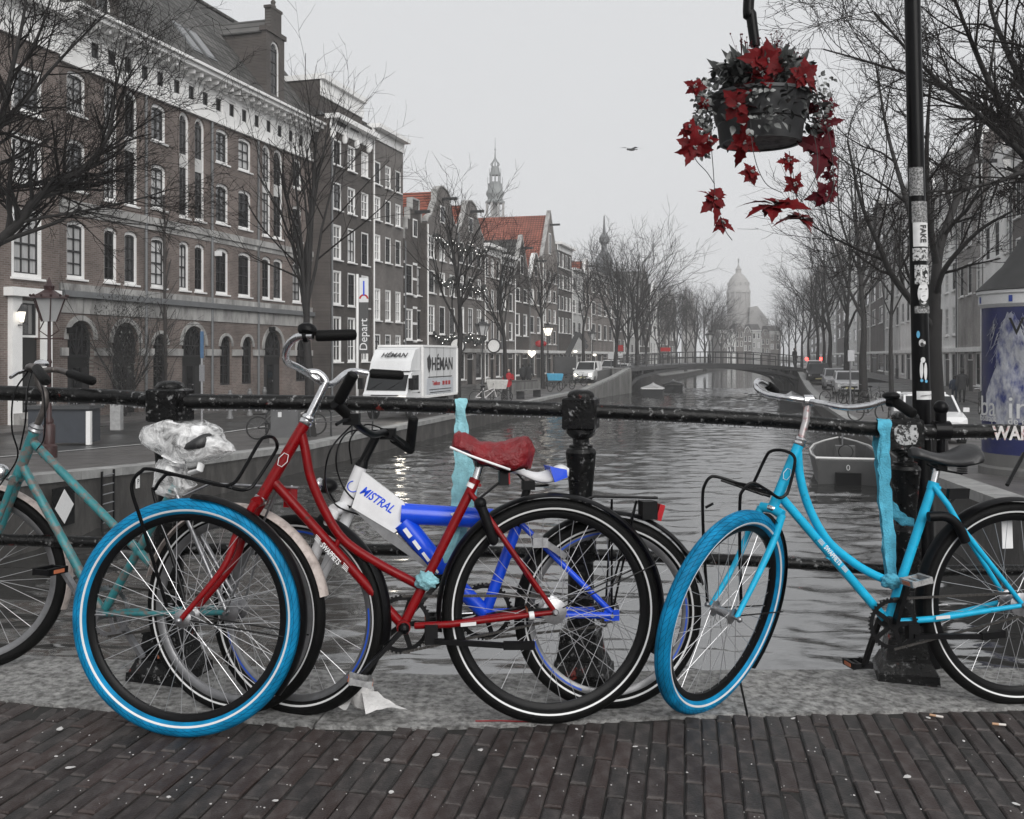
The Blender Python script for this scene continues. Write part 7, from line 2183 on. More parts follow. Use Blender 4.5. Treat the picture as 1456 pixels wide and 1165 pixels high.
for q in [(1090, 88, 86), (1084, 110, 62), (1050, 150, 74), (1056, 203, 58), (1142, 110, 62), (990, 124, 36), (980, 182, 36), (986, 210, 56), (1002, 148, 22), (1010, 202, 26), (1027, 318, 36), (1068, 247, 46), (1121, 229, 36), (1130, 262, 34)]: poinsettia(*q)
poinsettia(1016, 284, 70, nrm=(.2, -1, .3), n=5)
poinsettia(1102, 292, 86, nrm=(.1, -.3, 1), n=7); poinsettia(1136, 312, 74, nrm=(.2, -.35, 1), n=6)
for q in [(1167, 213, 86), (1172, 177, 54), (1180, 151, 28), (1173, 276, 56), (1180, 248, 26), (1158, 154, 30), (1178, 228, 40), (1184, 262, 22)]: poinsettia(*q, m=m_poind, y=PY - .02)
b = MB()
for pts in ([P(1010, 190, PY - .14), P(1014, 240, PY - .15), P(1018, 285, PY - .15), P(1030, 325, PY - .15), P(1041, 342, PY - .15)], [P(1066, 160, PY - .19), P(1072, 220, PY - .2), P(1088, 260, PY - .18), P(1113, 275, PY - .16)], [P(1122, 215, PY - .12), P(1128, 250, PY - .14), P(1135, 300, PY - .15)],
            [P(1155, 180, PY - .1), P(1162, 220, PY - .1), P(1160, 250, PY - .12), P(1140, 285, PY - .14), P(1131, 298, PY - .15)], [P(1160, 130, PY - .1), P(1180, 200, PY - .06), P(1185, 262, PY - .05), P(1176, 290, PY - .05)], [P(985, 200, PY - .1), P(988, 225, PY - .1), P(1005, 245, PY - .1), P(1016, 262, PY - .12)]):
    b.tube(bez(pts, 6), .0016, 5)
b.build('trailing_stems', m_leafd, fbk)
bl_, bp_ = MB(), MB()
for k in range(900):
    a = rf_.uniform(0, 6.283); r = rt * rf_.uniform(.35, 1.22); hgt = rf_.random()
    side = -1 if rf_.random() < .62 else 1
    zz_ = zt + rf_.uniform(-.02, .17) * (1.15 - r / rt * .6)
    if r > rt * .95: zz_ = zt - rf_.random() ** 1.3 * .16
    c = V((cx_ + math.cos(a) * r, Yb + math.sin(a) * r, zz_))
    d = V((math.cos(a) + rf_.gauss(0, .5), math.sin(a) + rf_.gauss(0, .5), rf_.gauss(.1, .7)))
    l = rf_.uniform(.02, .048)
    leaf(bp_ if rf_.random() < .34 else bl_, c, d, V((rf_.gauss(0, .4), rf_.gauss(0, .4), 1)), l, l * .55, False, .3)
for k in range(64):      # tall leaves and sprays on top
    a = rf_.uniform(2.2, 5.2) if k < 22 else rf_.uniform(0, 6.28); c = V((cx_ + math.cos(a) * rt * rf_.uniform(.1, .75), Yb + math.sin(a) * rt * .5, zt + .05))
    leaf(bl_, c, V((math.cos(a) * .7, math.sin(a) * .4, rf_.uniform(.5, 1.3))), V((0, -1, .3)), rf_.uniform(.08, .14), .032, False, .25)
for k in range(460):     # ivy tumbling down the left and right sides
    s = -1 if k % 5 else 1
    t = rf_.random(); c = V((cx_ + s * rt * (1.05 + .28 * rf_.random()), Yb + rf_.uniform(-.1, .05), zt + .06 - t * (.3 if s < 0 else .2)))
    d = V((rf_.gauss(0, 1), rf_.gauss(-.4, .6), rf_.gauss(-.5, .6))); l = rf_.uniform(.01, .024)
    leaf(bp_ if rf_.random() < .4 else bl_, c, d, (0, -1, .4), l, l * .7, False, .3)
for k in range(30):
    t = rf_.random(); c = P(1060 + 40 * rf_.random(), 125 + 70 * t * t, PY - .2); l = rf_.uniform(.012, .026)
    leaf(bp_ if rf_.random() < .5 else bl_, c, V((rf_.gauss(0, 1), -.3, rf_.gauss(-.6, .6))), (0, -1, .4), l, l * .7, False, .3)
stuff(bl_.build('leaves', m_leafd, fbk)); stuff(bp_.build('ivy_leaves', m_leafp, fbk))
b = MB()
for k in range(70):
    cpx, cpy = rf_.choice([(1055, 55), (1104, 58), (1065, 62), (1110, 66), (1130, 80)])
    c = P(cpx + rf_.gauss(0, 7), cpy + rf_.gauss(0, 6), PY - .05); b.ball(c, rf_.uniform(.002, .004), 5, 4); b.tube([c, P(cpx, cpy + 40, PY - .03)], .0008, 3)
stuff(b.build('flower_buds', m_poind, fbk))

# bird
c = P(898, 213, 40)
bd_ = thing('bird', 'small dark gull gliding in the grey sky', 'bird', c)
m_bird = mat('gull_plumage', (.06, .06, .062), .8)
vs = []
MB().ball(c, (.15, .06, .05), 10, 8).ball(c + V((-.15, 0, .01)), (.05, .045, .04), 8, 6).build('body', m_bird, bd_, True)
for sx, tip in ((-1, .1), (1, -.02)):
    MB().prism([c + V((-.05, 0, .03)), c + V((sx * .2 - .06, -.06 * sx, .1)), c + V((sx * .46, -.14 * sx, tip)), c + V((sx * .2 + .06, -.05 * sx, .07)), c + V((.07, 0, .02))], (0, .02, .008)).build('wing', m_bird, bd_)
MB().prism([c + V((.12, -.04, 0)), c + V((.24, -.05, 0)), c + V((.24, .05, 0)), c + V((.12, .04, 0))], (0, 0, .012)).build('tail', m_bird, bd_)

# ------------------------------------------------------------------ advertising column
AX, AY, ARd = 9.1, 17.3, .86
zs0 = street_z(8, 17.3)
adc = thing('advertising_column', 'round advertising column with a dark blue poster and cone roof', 'advertising column', (AX, AY, zs0))
zA = lambda py: CH - (py - HY) / FP * (AY - .3)
m_poster = mat('dark_blue_poster', (.012, .018, .1), .3, var=.35, scale=2.5, col2=(.05, .055, .1), mask=.62, soft=.1)
m_photo = mat('pale_photo_print', (.5, .51, .55), .35, var=.4, scale=4, col2=(.03, .045, .2), mask=.55, soft=.12, stretch=(1, 1, .5))
MB().lathe([(ARd * 1.06, zs0 - .05), (ARd * 1.06, zs0 + .12), (ARd, zs0 + .16), (ARd, zA(646))], 48, (AX, AY, 0)).build('plinth', m_conc, adc, True, angle=30)
MB().lathe([(ARd - .004, zA(646)), (ARd - .004, zA(437))], 64, (AX, AY, 0)).build('poster', m_poster, adc, True, angle=30)
MB().lathe([(ARd, zA(437)), (ARd + .05, zA(432)), (ARd + .05, zA(419)), (ARd + .08, zA(417)), (ARd + .08, zA(413)), (ARd, zA(411))], 48, (AX, AY, 0)).build('header_band', m_white, adc, True, angle=30)
MB().lathe([(ARd + .1, zA(412)), (ARd * .62, zA(376)), (.3, zA(345)), (.12, zA(320)), (.02, zA(310))], 48, (AX, AY, 0)).build('roof', mat('roof_slate', (.03, .03, .03), .6, var=.3, scale=4), adc, True, angle=30)
def col_pt(th, z, dr=.004): return V((AX + math.sin(R_(th)) * (ARd + dr), AY - math.cos(R_(th)) * (ARd + dr), z))
TH0 = math.degrees(math.atan2(-AX, AY)) * 0.55
def col_th(px):
    # angle on the column seen in picture column px
    best = min(range(-100, 60), key=lambda t: abs(CX + col_pt(t, 0).x / col_pt(t, 0).y * FP - px)); return best
def col_patch(name, pts, m, dr=.004):
    return MB().add([col_pt(col_th(px), zA(py), dr) for px, py in pts], [tuple(range(len(pts)))]).build(name, m, adc)
def col_text(s, px, py, size, m, nm='poster_lettering'):
    th = col_th(px); e = V((math.cos(R_(th)), math.sin(R_(th)), 0))
    return text(nm, s, size, col_pt(th, zA(py), .012), e, (0, 0, 1), m, adc, .002)
rp = random.Random(4)
for k in range(5):     # figure on the poster, in narrow vertical strips wrapped on the drum
    pass
def strip(px0, px1, top, bot, m, dr=.005):
    n = 8; vs = []; fs = []
    for k in range(n + 1):
        px = px0 + (px1 - px0) * k / n; t = k / n; th = col_th(px) if False else None
        ta = col_th(px0) + (col_th(px1) - col_th(px0)) * t
        vs += [col_pt(ta, zA(bot(t)), dr), col_pt(ta, zA(top(t)), dr)]
    for k in range(n): fs.append((2 * k, 2 * k + 2, 2 * k + 3, 2 * k + 1))
    MB().add(vs, fs).build('poster_print', m, adc)
strip(1416, 1462, lambda t: 500 - 55 * math.sin(math.pi * t), lambda t: 606 - 8 * t, m_photo)
strip(1402, 1416, lambda t: 562 - 40 * t, lambda t: 600, m_photo, .0055)
b = MB()
for k in range(120):
    px, py = rp.gauss(1440, 14), rp.uniform(442, 500)
    if px < 1410 or px > 1475: continue
    th = col_th(px); pts = []
    for j in range(4):
        pts.append(col_pt(th + rp.gauss(0, 1) * j - (3 * j if px < 1440 else -2 * j), zA(py + 8 * j), .008))
    b.tube(pts, .005, 4)
stuff(b.build('poster_hair', m_photo, adc))
col_text('ba', 1405, 580, .5, m_white); col_text('in', 1450, 580, .55, m_white); col_text('bstrapt', 1405, 596, .17, m_white); col_text('de ge', 1450, 598, .17, m_white)
for px in (1396, 1436):
    th = col_th(px); MB().add([col_pt(th, zA(430), .058), col_pt(th + 4, zA(430), .058), col_pt(th + 4, zA(421), .058), col_pt(th, zA(421), .058)], [(0, 1, 2, 3)]).build('header_square', mat('poster_blue', (.02, .06, .35), .4), adc)
col_text('V', 1445, 466, .42, m_ink)
MB().tube([P(1456, 645, 12.5), P(1432, 690, 12.2)], .025, 8).build('stand_leg', m_black, thing('leaning_bar', 'thin dark metal bar leaning near the advertising column', 'bar', P(1432, 690, 12.2)))

# ------------------------------------------------------------------ vehicles
m_cglass = glass_mat('car_glass', (.01, .011, .012), 1.4)
m_tyre = mat('car_tyre', (.015, .015, .015), .7)
m_alloy = mat('car_alloy', (.4, .4, .41), .35, .7)
m_headl = mat('head_lamp_glass', (.7, .7, .7), .15)
m_taill = mat('tail_lamp_red', (.4, .012, .012), .2)
m_taillit = mat('tail_lamp_lit', (.6, .02, .02), .3, emit=((1, .05, .04), 4.0))
m_headlit = mat('head_lamp_lit', (.9, .85, .75), .3, emit=((1, .92, .78), 9.0))
m_plate = mat('number_plate', (.6, .55, .3), .5)
def car(name, label, loc, ang, paint, kind='hatch', lit=False, group='cars parked along the canal'):
    t = thing(name, label, {'van': 'van'}.get(kind, 'car'), loc, group, ang)
    o = worigin(t)
    if kind == 'van': secs = [(-2.1, .62, .35, .75, .8), (-2.0, .86, .3, .95, 1.0), (-1.2, .9, .26, 1.08, 1.12), (1.9, .9, .26, 1.1, 1.15), (2.1, .86, .3, 1.05, 1.1)]; roof = [(-1.25, 1.1), (-.55, 1.78), (1.95, 1.82), (2.1, 1.1)]
    elif kind == 'suv': secs = [(-2.2, .7, .45, .8, .85), (-2.05, .9, .35, .95, 1.0), (-1.0, .95, .32, 1.08, 1.1), (1.7, .95, .32, 1.12, 1.15), (2.25, .86, .4, 1.05, 1.1)]; roof = [(-1.05, 1.08), (-.35, 1.66), (1.5, 1.68), (2.1, 1.12)]
    else: secs = [(-2.0, .62, .35, .68, .7), (-1.88, .84, .26, .8, .84), (-.95, .87, .22, .92, .95), (1.5, .87, .22, .96, 1.0), (2.0, .8, .3, .92, .96)]; roof = [(-1.0, .93), (-.25, 1.44), (1.3, 1.46), (1.85, .96)]
    vs, fs = [], []
    for x, w, z0, z1, z2 in secs:
        vs += [(x, -w * .92, z0), (x, -w, (z0 + z1) / 2), (x, -w * .97, z1), (x, -w * .8, z2), (x, w * .8, z2), (x, w * .97, z1), (x, w, (z0 + z1) / 2), (x, w * .92, z0)]
    n = 8
    for i in range(len(secs) - 1):
        for k in range(n): fs.append((i * n + k, (i + 1) * n + k, (i + 1) * n + (k + 1) % n, i * n + (k + 1) % n))
    fs += [tuple(reversed(range(n))), tuple((len(secs) - 1) * n + k for k in range(n))]
    def bld(b, nm, m, par=t, sm=False):
        ob = b.build(nm, m, None, sm, angle=35); ob.parent = par; return ob
    bld(MB().add(vs, fs), 'body', paint, sm=True)
    W = secs[2][1]
    (xa, za), (xb, zb_), (xc, zc_), (xd, zd) = roof
    wt_ = W * .74
    g = [(xa, -W * .84, za), (xb, -wt_, zb_ - .05), (xc, -wt_, zc_ - .05), (xd, -W * .82, zd), (xa, W * .84, za), (xb, wt_, zb_ - .05), (xc, wt_, zc_ - .05), (xd, W * .82, zd)]
    bld(MB().add(g, [(0, 1, 2, 3), (7, 6, 5, 4), (0, 4, 5, 1), (1, 5, 6, 2), (2, 6, 7, 3)]), 'window', m_cglass)
    bld(MB().hexa([(xb - .02, -wt_ - .02, zb_ - .08), (xc + .02, -wt_ - .02, zc_ - .08), (xc + .02, wt_ + .02, zc_ - .08), (xb - .02, wt_ + .02, zb_ - .08), (xb + .12, -wt_ + .1, zb_), (xc - .08, -wt_ + .1, zc_), (xc - .08, wt_ - .1, zc_), (xb + .12, wt_ - .1, zb_)]), 'roof', paint)
    for s in (-1, 1):
        b = MB(); b.bar((xa, s * W * .86, za), (xb, s * (wt_ + .01), zb_ - .04), .06, .06); b.bar((xd, s * W * .84, zd), (xc, s * (wt_ + .01), zc_ - .04), .12, .12); b.bar(((xb + xc) / 2, s * (W * .87), (za + zd) / 2), ((xb + xc) / 2, s * (wt_ + .02), zb_ - .06), .06, .07)
        if kind == 'van': b.hexa([(.4, s * (W * .8), 1.1), (2.0, s * (W * .8), 1.1), (2.0, s * (W * .86), 1.1), (.4, s * (W * .86), 1.1), (.4, s * (wt_ - .02), 1.75), (1.9, s * (wt_ - .02), 1.75), (1.9, s * (wt_ + .03), 1.75), (.4, s * (wt_ + .03), 1.75)])
        bld(b, 'pillar', paint)
        bld(MB().box((xa + .15, s * (W + .08), za + .08), (.1, .16, .13)), 'mirror', paint)
        bld(MB().box((secs[0][0] + .06, s * secs[0][1] * .95, secs[0][3] - .06), (.12, .22, .13)), 'headlight', m_headlit if lit == 'head' else m_headl)
        bld(MB().box((secs[-1][0] - .02, s * secs[-1][1] * .9, secs[-1][3] - .08), (.08, .16, .28)), 'tail_lamp', m_taillit if lit == 'tail' else m_taill)
        for x in (-1.3, 1.3):
            wv = bld(MB().ring((x, s * (W - .12), .31), (0, 1, 0), [(.31, -.1), (.31, .1), (.19, .1), (.19, -.1)], 22), 'wheel', m_tyre, sm=True)
            bld(MB().ring((x, s * (W - .06), .31), (0, 1, 0), [(.2, -.02), (.2, .03), (.02, .02), (.02, -.02)], 18), 'rim', m_alloy, wv)
    for x in (secs[0][0] - .01, secs[-1][0] + .01): bld(MB().box((x, 0, .5), (.02, .5, .11)), 'number_plate', m_plate)
    bld(MB().box((secs[0][0] + .02, 0, .55), (.08, .8, .1)), 'grille', m_plast)
    bld(MB().box((secs[0][0] + .04, 0, .34), (.14, 1.3, .14)), 'bumper', m_plast); bld(MB().box((secs[-1][0] - .03, 0, .38), (.12, 1.35, .16)), 'bumper', paint)
    return t
m_cw = mat('white_car_paint', (.66, .66, .66), .25); m_cb = mat('black_car_paint', (.012, .012, .013), .2); m_cs = mat('silver_car_paint', (.32, .32, .33), .3, .5); m_cd = mat('dark_grey_car_paint', (.06, .062, .065), .25)
aL = math.atan2(LDIR.y, LDIR.x); aR = math.atan2(RDIR.y, RDIR.x)
def at_street(px, Y): 
    x = (px - CX) / FP * Y; return V((x, Y, min(street_z(x, Y), -1.1 if Y > 45 else 9) + .004))
car('van', 'white delivery van driving towards us with lit headlights', at_street(836, 84), aL, m_cw, 'van', 'head')
car('van', 'white van behind the leading van on the left street', at_street(868, 108), aL, m_cw, 'van', 'head')
car('parked_car', 'black car with red tail lamps parked beside the canal', at_street(1163, 80), aR + math.pi * 0, m_cb, 'suv', False)
car('parked_car', 'silver car between the black car and the bicycles', at_street(1188, 69), aR, m_cs, 'hatch')
car('parked_car', 'pale grey car with red tail lamp behind the row of bicycles', at_street(1206, 60), aR, mat('pale_grey_car_paint', (.45, .45, .46), .3, .3), 'hatch')
car('parked_car', 'white hatchback seen between the stickered pole and the big tree', at_street(1318, 27), aR, m_cw, 'hatch').scale = (.9, .9, .86)
car('parked_car', 'dark grey car parked at the far left bridge end', at_street(905, 118), aL, m_cd, 'hatch')
car('parked_car', 'white car beneath the bare trees by the left abutment', at_street(884, 104), aL, m_cw, 'hatch')
t = car('van', 'white van with raised red warning lamps beyond the black car', at_street(1158, 100), aR, m_cw, 'van', 'tail')
for s in (-.7, .7):
    ob = MB().ball((2.0, s, 1.95), .17, 10, 8).build('warning_lamp', m_taillit, None, True); ob.parent = t
# excavator arm between the trees
q = at_street(808, 88)
ex = thing('excavator', 'dark digger with raised bent arm in the left street', 'excavator', q)
zq = lambda py: CH - (py - HY) / FP * 88
XX = lambda px: (px - CX) / FP * 88
b = MB(); b.bar((XX(806), 88, zq(506)), (XX(822), 88, zq(473)), .35, .45); b.bar((XX(822), 88, zq(473)), (XX(833), 88, zq(488)), .3, .35); b.build('arm', m_iron, ex)
MB().prism([V((XX(831), 87.7, zq(486))), V((XX(837), 87.7, zq(492))), V((XX(834), 87.7, zq(497))), V((XX(829), 87.7, zq(492)))], (0, .7, 0)).build('bucket', m_iron, ex)
MB().box((XX(803), 88, zq(520)), (1.9, 2.0, 1.6)).build('cab', m_iron, ex)
for s in (-.8, .8): MB().box((XX(803), 88 + s, q.z + .35), (2.8, .4, .7)).build('track', m_tyre, ex)

# removal truck
f = -LDIR; sd_ = LNRM
tc = V((-4.75, 37.2, -1.22))          # front centre on the ground
tr = thing('removal_truck', 'white removal truck with dark lettering parked beside the canal', 'truck', tc + LDIR * 2.5)
axs = (LDIR, LNRM, V((0, 0, 1)))
def T(l, w, z): return tc + LDIR * l + LNRM * w + V((0, 0, z))
m_tw = mat('truck_white', (.66, .665, .67), .4, var=.14, scale=1.2, stretch=(1, 1, .3))
HW = .88
MB().box(T(3.55, 0, 1.78), (4.0, 2 * HW + .08, 2.0), axs).build('cargo_box', m_tw, tr)
b = MB()
for z in (2.78, .8): b.box(T(3.55, 0, z), (4.06, 2 * HW + .14, .08), axs)
for l in (1.54, 5.56):
    for w in (-HW - .04, HW + .04): b.box(T(l, w, 1.78), (.09, .09, 1.9), axs)
b.build('box_trim', m_trim, tr)
prof = [(0.0, .42), (-.03, .95), (.08, 1.05), (.42, 1.72), (.6, 1.8), (1.45, 1.82), (1.45, .42)]
MB().prism([T(l, -HW, z) for l, z in prof], LNRM * (2 * HW)).build('cab', m_tw, tr)
MB().prism([T(l, -HW + .09, z) for l, z in ((.08, 1.1), (.38, 1.68), (.4, 1.68), (.14, 1.08))], LNRM * (2 * HW - .18)).build('windscreen_seal', m_plast, tr)
MB().hexa([T(.075, -HW + .1, 1.1), T(.075, HW - .1, 1.1), T(.3, HW - .1, 1.1), T(.3, -HW + .1, 1.1), T(.375, -HW + .14, 1.68), T(.375, HW - .14, 1.68), T(.6, HW - .14, 1.68), T(.6, -HW + .14, 1.68)]).build('windscreen', m_cglass, tr)
for w in (-HW - .004, HW + .004):
    MB().prism([T(l, w, z) for l, z in ((.35, 1.1), (.55, 1.66), (1.2, 1.66), (1.2, 1.1))], LNRM * .004).build('side_window', m_cglass, tr)
    MB().box(T(.1, w * 1.16, 1.35), (.12, .2, .42), axs).build('mirror', m_plast, tr)
    MB().box(T(-.03, w * .78, .72), (.08, .26, .16), axs).build('headlight', m_headlit if w > 0 else m_headl, tr)
    for l in (.75, 4.4):
        wv = MB().ring(T(l, w * .88, .36), LNRM, [(.37, -.11), (.37, .11), (.22, .11), (.22, -.11)], 24).build('wheel', m_tyre, tr, True)
        MB().ring(T(l, w * .93, .36), LNRM, [(.23, -.03), (.23, .05), (.03, .03), (.03, -.03)], 18).build('rim', m_alloy, wv)
MB().box(T(-.02, 0, .5), (.16, 2 * HW, .2), axs).build('bumper', m_plaster2, tr)
MB().box(T(-.035, 0, .92), (.03, 1.1, .03), axs).build('grille', m_plast, tr)
MB().box(T(-.11, 0, .5), (.02, .46, .1), axs).build('number_plate', m_plate, tr)
MB().box(T(2.6, 0, .62), (4.4, 1.2, .18), axs).build('chassis', m_iron, tr)
MB().prism([T(l, -HW + .05, z) for l, z in ((.45, 1.83), (.62, 2.2), (1.0, 2.62), (1.5, 2.72), (1.5, 1.83))], LNRM * (2 * HW - .1)).build('wind_deflector', m_tw, tr)
for l in (2.3, 3.1, 3.9, 4.7): MB().box(T(l, HW + .045, 1.8), (.012, .006, 1.9), axs).build('panel_seam', m_conc, tr)
MB().box(T(.95, HW + .004, 1.0), (.9, .006, .012), axs).build('door_seam', m_conc, tr); MB().box(T(1.2, HW + .012, 1.0), (.16, .02, .04), axs).build('door_handle', m_plast, tr)
for w in (-.35, .35): MB().bar(T(.06, w - .3, 1.12), T(.22, w + .15, 1.4), .012, .02).build('wiper', m_plast, tr)
m_tl = mat('truck_lettering', (.03, .03, .032), .5); m_tr_ = mat('truck_red_lettering', (.35, .02, .02), .5)
rv_ = (f + V((0, 0, .9))).normalized()
text('lettering', 'HÉMAN', .3, T(.76, .06, 2.4) + rv_ * .03, -LNRM * -1, (LDIR * .9 + V((0, 0, 1))), m_tl, tr, .002, shear=.25, bold=.006)
text('lettering', 'HÉMAN', .72, T(3.75, HW + .055, 2.05), LDIR, (0, 0, 1), m_tl, tr, .003, sx=1.02, bold=.012)
MB().prism([T(2.0, HW + .05, 2.3), T(2.25, HW + .05, 2.45), T(2.45, HW + .05, 2.2), T(2.4, HW + .05, 1.95), T(2.2, HW + .05, 1.72), T(2.05, HW + .05, 1.95)], LNRM * .006).build('emblem', m_tl, tr)
MB().box(T(3.5, HW + .05, 1.2), (3.1, .01, .62), axs).build('side_panel', mat('pale_side_panel', (.5, .52, .55), .5, var=.15, scale=3), tr)
text('lettering', 'Telefoon', .24, T(3.0, HW + .06, 1.3), LDIR, (0, 0, 1), m_tr_, tr, .003, bold=.006)
for l in (3.85, 4.2, 4.55): MB().box(T(l, HW + .06, 1.3), (.24, .01, .16), axs).build('number_block', m_tr_, tr)
for z, w_ in ((1.56, 2.8), (1.06, 2.6), (.95, 2.4)): MB().box(T(3.5, HW + .06, z), (w_, .008, .03), axs).build('small_print', m_tl, tr)

# ------------------------------------------------------------------ boats
def boat(name, label, c, ang, L_, W_, m, cover=None, console=True, group='boats moored along the canal', H=.55):
    t = thing(name, label, 'boat', c, group, ang)
    def bld(b, nm, mm, par=t, sm=False):
        ob = b.build(nm, mm, None, sm, angle=40); ob.parent = par; return ob
    st = [(-.5, .86, 1), (-.3, .98, 1), (0, 1, 1), (.25, .85, 1.06), (.4, .5, 1.15), (.5, .04, 1.25)]
    vs, fs = [], []
    for x, w, h in st:
        vs += [(x * L_, -w * W_ / 2, H * h), (x * L_, -w * W_ / 2 * .82, -.15), (x * L_, w * W_ / 2 * .82, -.15), (x * L_, w * W_ / 2, H * h), (x * L_, w * W_ / 2 * .88, H * h), (x * L_, w * W_ / 2 * .75, .12), (x * L_, -w * W_ / 2 * .75, .12), (x * L_, -w * W_ / 2 * .88, H * h)]
    for i in range(len(st) - 1):
        for k in range(8): fs.append((i * 8 + k, i * 8 + (k + 1) % 8, (i + 1) * 8 + (k + 1) % 8, (i + 1) * 8 + k))
    fs += [tuple(range(8)), tuple(reversed([(len(st) - 1) * 8 + k for k in range(8)]))]
    bld(MB().add(vs, fs), 'hull', m)
    bld(MB().box((-.5 * L_ + .03, 0, H * .5 - .02), (.08, W_ * .8, H * .95)), 'transom', m)
    for s in (-1, 1): bld(MB().tube([(x * L_, s * w * W_ / 2 * .97, H * h + .02) for x, w, h in st], .025, 6), 'gunwale', m_plaster2, sm=True)
    bld(MB().tube([(-.5 * L_, -.43 * W_, H + .02), (-.5 * L_, .43 * W_, H + .02)], .035, 6), 'gunwale', m_trim)
    if console:
        bld(MB().box((0.02 * L_, -.05, .45), (.35, .5, .6)), 'console', m)
        bld(MB().ring((-.05 * L_, -.05, .62), (1, 0, .2), [(.17, -.012), (.19, 0), (.17, .012)], 20), 'steering_wheel', m_plast)
        bld(MB().tube([(.1 * L_, 0, .3), (.1 * L_, 0, 1.15)], .025, 6), 'mast', m_steel)
        bld(MB().box((-.5 * L_ - .05, 0, .12), (.12, W_ * .34, .36)), 'outboard_well', m_plast)
        for s in (-1, 1): bld(MB().box((-.2 * L_, s * W_ * .3, .32), (L_ * .35, W_ * .18, .1)), 'seat', m_plast)
        bld(MB().tube([(-.35 * L_, -W_ * .52, .05), (-.35 * L_, -W_ * .52, .5)], .09, 8), 'fender', m_rubber, sm=True)
        bld(MB().tube([(-.1 * L_, -W_ * .54, .05), (-.1 * L_, -W_ * .54, .45)], .08, 8), 'fender', m_plaster2, sm=True)
    if cover:
        vs = []; fs = []
        for x, w, h in st: vs += [(x * L_, -w * W_ / 2, H * h + .03), (x * L_, 0, H * h + .3), (x * L_, w * W_ / 2, H * h + .03)]
        for i in range(len(st) - 1):
            for k in range(2): fs.append((i * 3 + k, (i + 1) * 3 + k, (i + 1) * 3 + k + 1, i * 3 + k + 1))
        fs += [(0, 1, 2)]
        bld(MB().add(vs, fs), 'cover', cover)
    return t
m_hull = mat('grey_hull', (.075, .075, .075), .45, var=.2, scale=3)
m_tarp = mat('pale_tarpaulin', (.42, .42, .42), .6, var=.2, scale=3, bump=.4)
bt_ = boat('motor_launch', 'open grey motor launch with steering wheel moored by the right quay', V(((1199 - CX) / FP * 26.3, 26.3, WATER)), math.atan2(1, .28), 4.6, 1.75, m_hull, H=.62)
ob = text('hull_mark', '0', .2, V((-2.36, 0, .42)), (0, -1, 0), (0, 0, 1), m_white, None, .004); ob.parent = bt_
for px, Y, sc in ((928, 79, 'low boat under a pale tarpaulin below the left abutment'), (957, 90, 'boat under a pale tarpaulin moored beneath the arched bridge')):
    boat('covered_boat', sc, V(((px - CX) / FP * Y, Y, WATER)), math.atan2(1, .25) + .1, 4.4, 1.9, m_cb, m_tarp, False)
boat('covered_boat', 'dark covered boat moored by the far right quay', V(((1126 - CX) / FP * 60, 60, WATER)), math.atan2(1, .26), 4.6, 1.8, m_cb, m_cd, False)

# ------------------------------------------------------------------ street furniture
m_redbrown = mat('red_brown_iron', (.035, .011, .01), .45, var=.3, scale=8)
m_lantern = mat('lantern_glass', (.5, .5, .5), .15, var=.1, scale=4)
def lantern_post(label, c, H, m, sc=1.0, group='street lanterns', lit=False):
    t = thing('street_lantern', label, 'street lamp', c, group)
    MB().lathe([(.17 * sc, 0), (.17 * sc, .25), (.12 * sc, .3), (.13 * sc, .7), (.09 * sc, .75), (.1 * sc, .8), (.055 * sc, .9), (.045 * sc, H * .55), (.06 * sc, H * .56), (.04 * sc, H * .58), (.035 * sc, H - .75 * sc)], 12, c).build('post', m, t, True, angle=40)
    b = MB(); z = H - .75 * sc
    for s in (-1, 1):
        b.tube([c + V((0, 0, z - .35 * sc)), c + V((s * .22 * sc, 0, z - .2 * sc)), c + V((s * .12 * sc, 0, z))], .014 * sc, 5)
    b.tube([c + V((-.3 * sc, 0, z - .38 * sc)), c + V((.3 * sc, 0, z - .38 * sc))], .014 * sc, 5)
    for s in (-1, 1): b.ball(c + V((s * .3 * sc, 0, z - .38 * sc)), .03 * sc, 6, 5)
    b.build('scroll_bracket', m, t)
    ln = MB().lathe([(.16 * sc, z), (.34 * sc, z + .5 * sc)], 6, c).build('lantern', m_glow if lit else m_lantern, t)
    b = MB()
    for k in range(6):
        a = k * math.pi / 3; e = V((math.cos(a), math.sin(a), 0)); b.bar(c + e * .165 * sc + V((0, 0, z)), c + e * .35 * sc + V((0, 0, z + .5 * sc)), .025 * sc, .025 * sc)
    b.build('lantern_frame', m, ln)
    MB().lathe([(.4 * sc, z + .5 * sc), (.38 * sc, z + .54 * sc), (.22 * sc, z + .62 * sc), (.1 * sc, z + .7 * sc), (.12 * sc, z + .78 * sc), (.06 * sc, z + .84 * sc), (.01, z + .98 * sc)], 10, c).build('lantern_cap', m, ln)
    b = MB()
    for k in range(12):
        a = k * math.pi / 6; b.ball(c + V((math.cos(a) * .38 * sc, math.sin(a) * .38 * sc, z + .57 * sc)), .03 * sc, 5, 4)
    b.build('crown_beads', m, ln)
    return t
lantern_post('old red brown street lantern with crowned hexagonal lamp before the white doorway', at_street(70, 22), 3.75, m_redbrown)
lantern_post('street lantern in front of the twin neck gabled houses', at_street(686, 50), 4.2, m_iron, 1.0)
lantern_post('lit street lantern beside the white shop fronts', at_street(779, 74), 4.6, m_iron, 1.1, lit=True)
lantern_post('street lantern beside the digger arm', at_street(842, 92), 4.6, m_iron, 1.1)
lantern_post('street lantern at the middle of the arched bridge', V(((1009 - CX) / FP * 84, 84, .5)), 2.7, m_iron, 1.0)
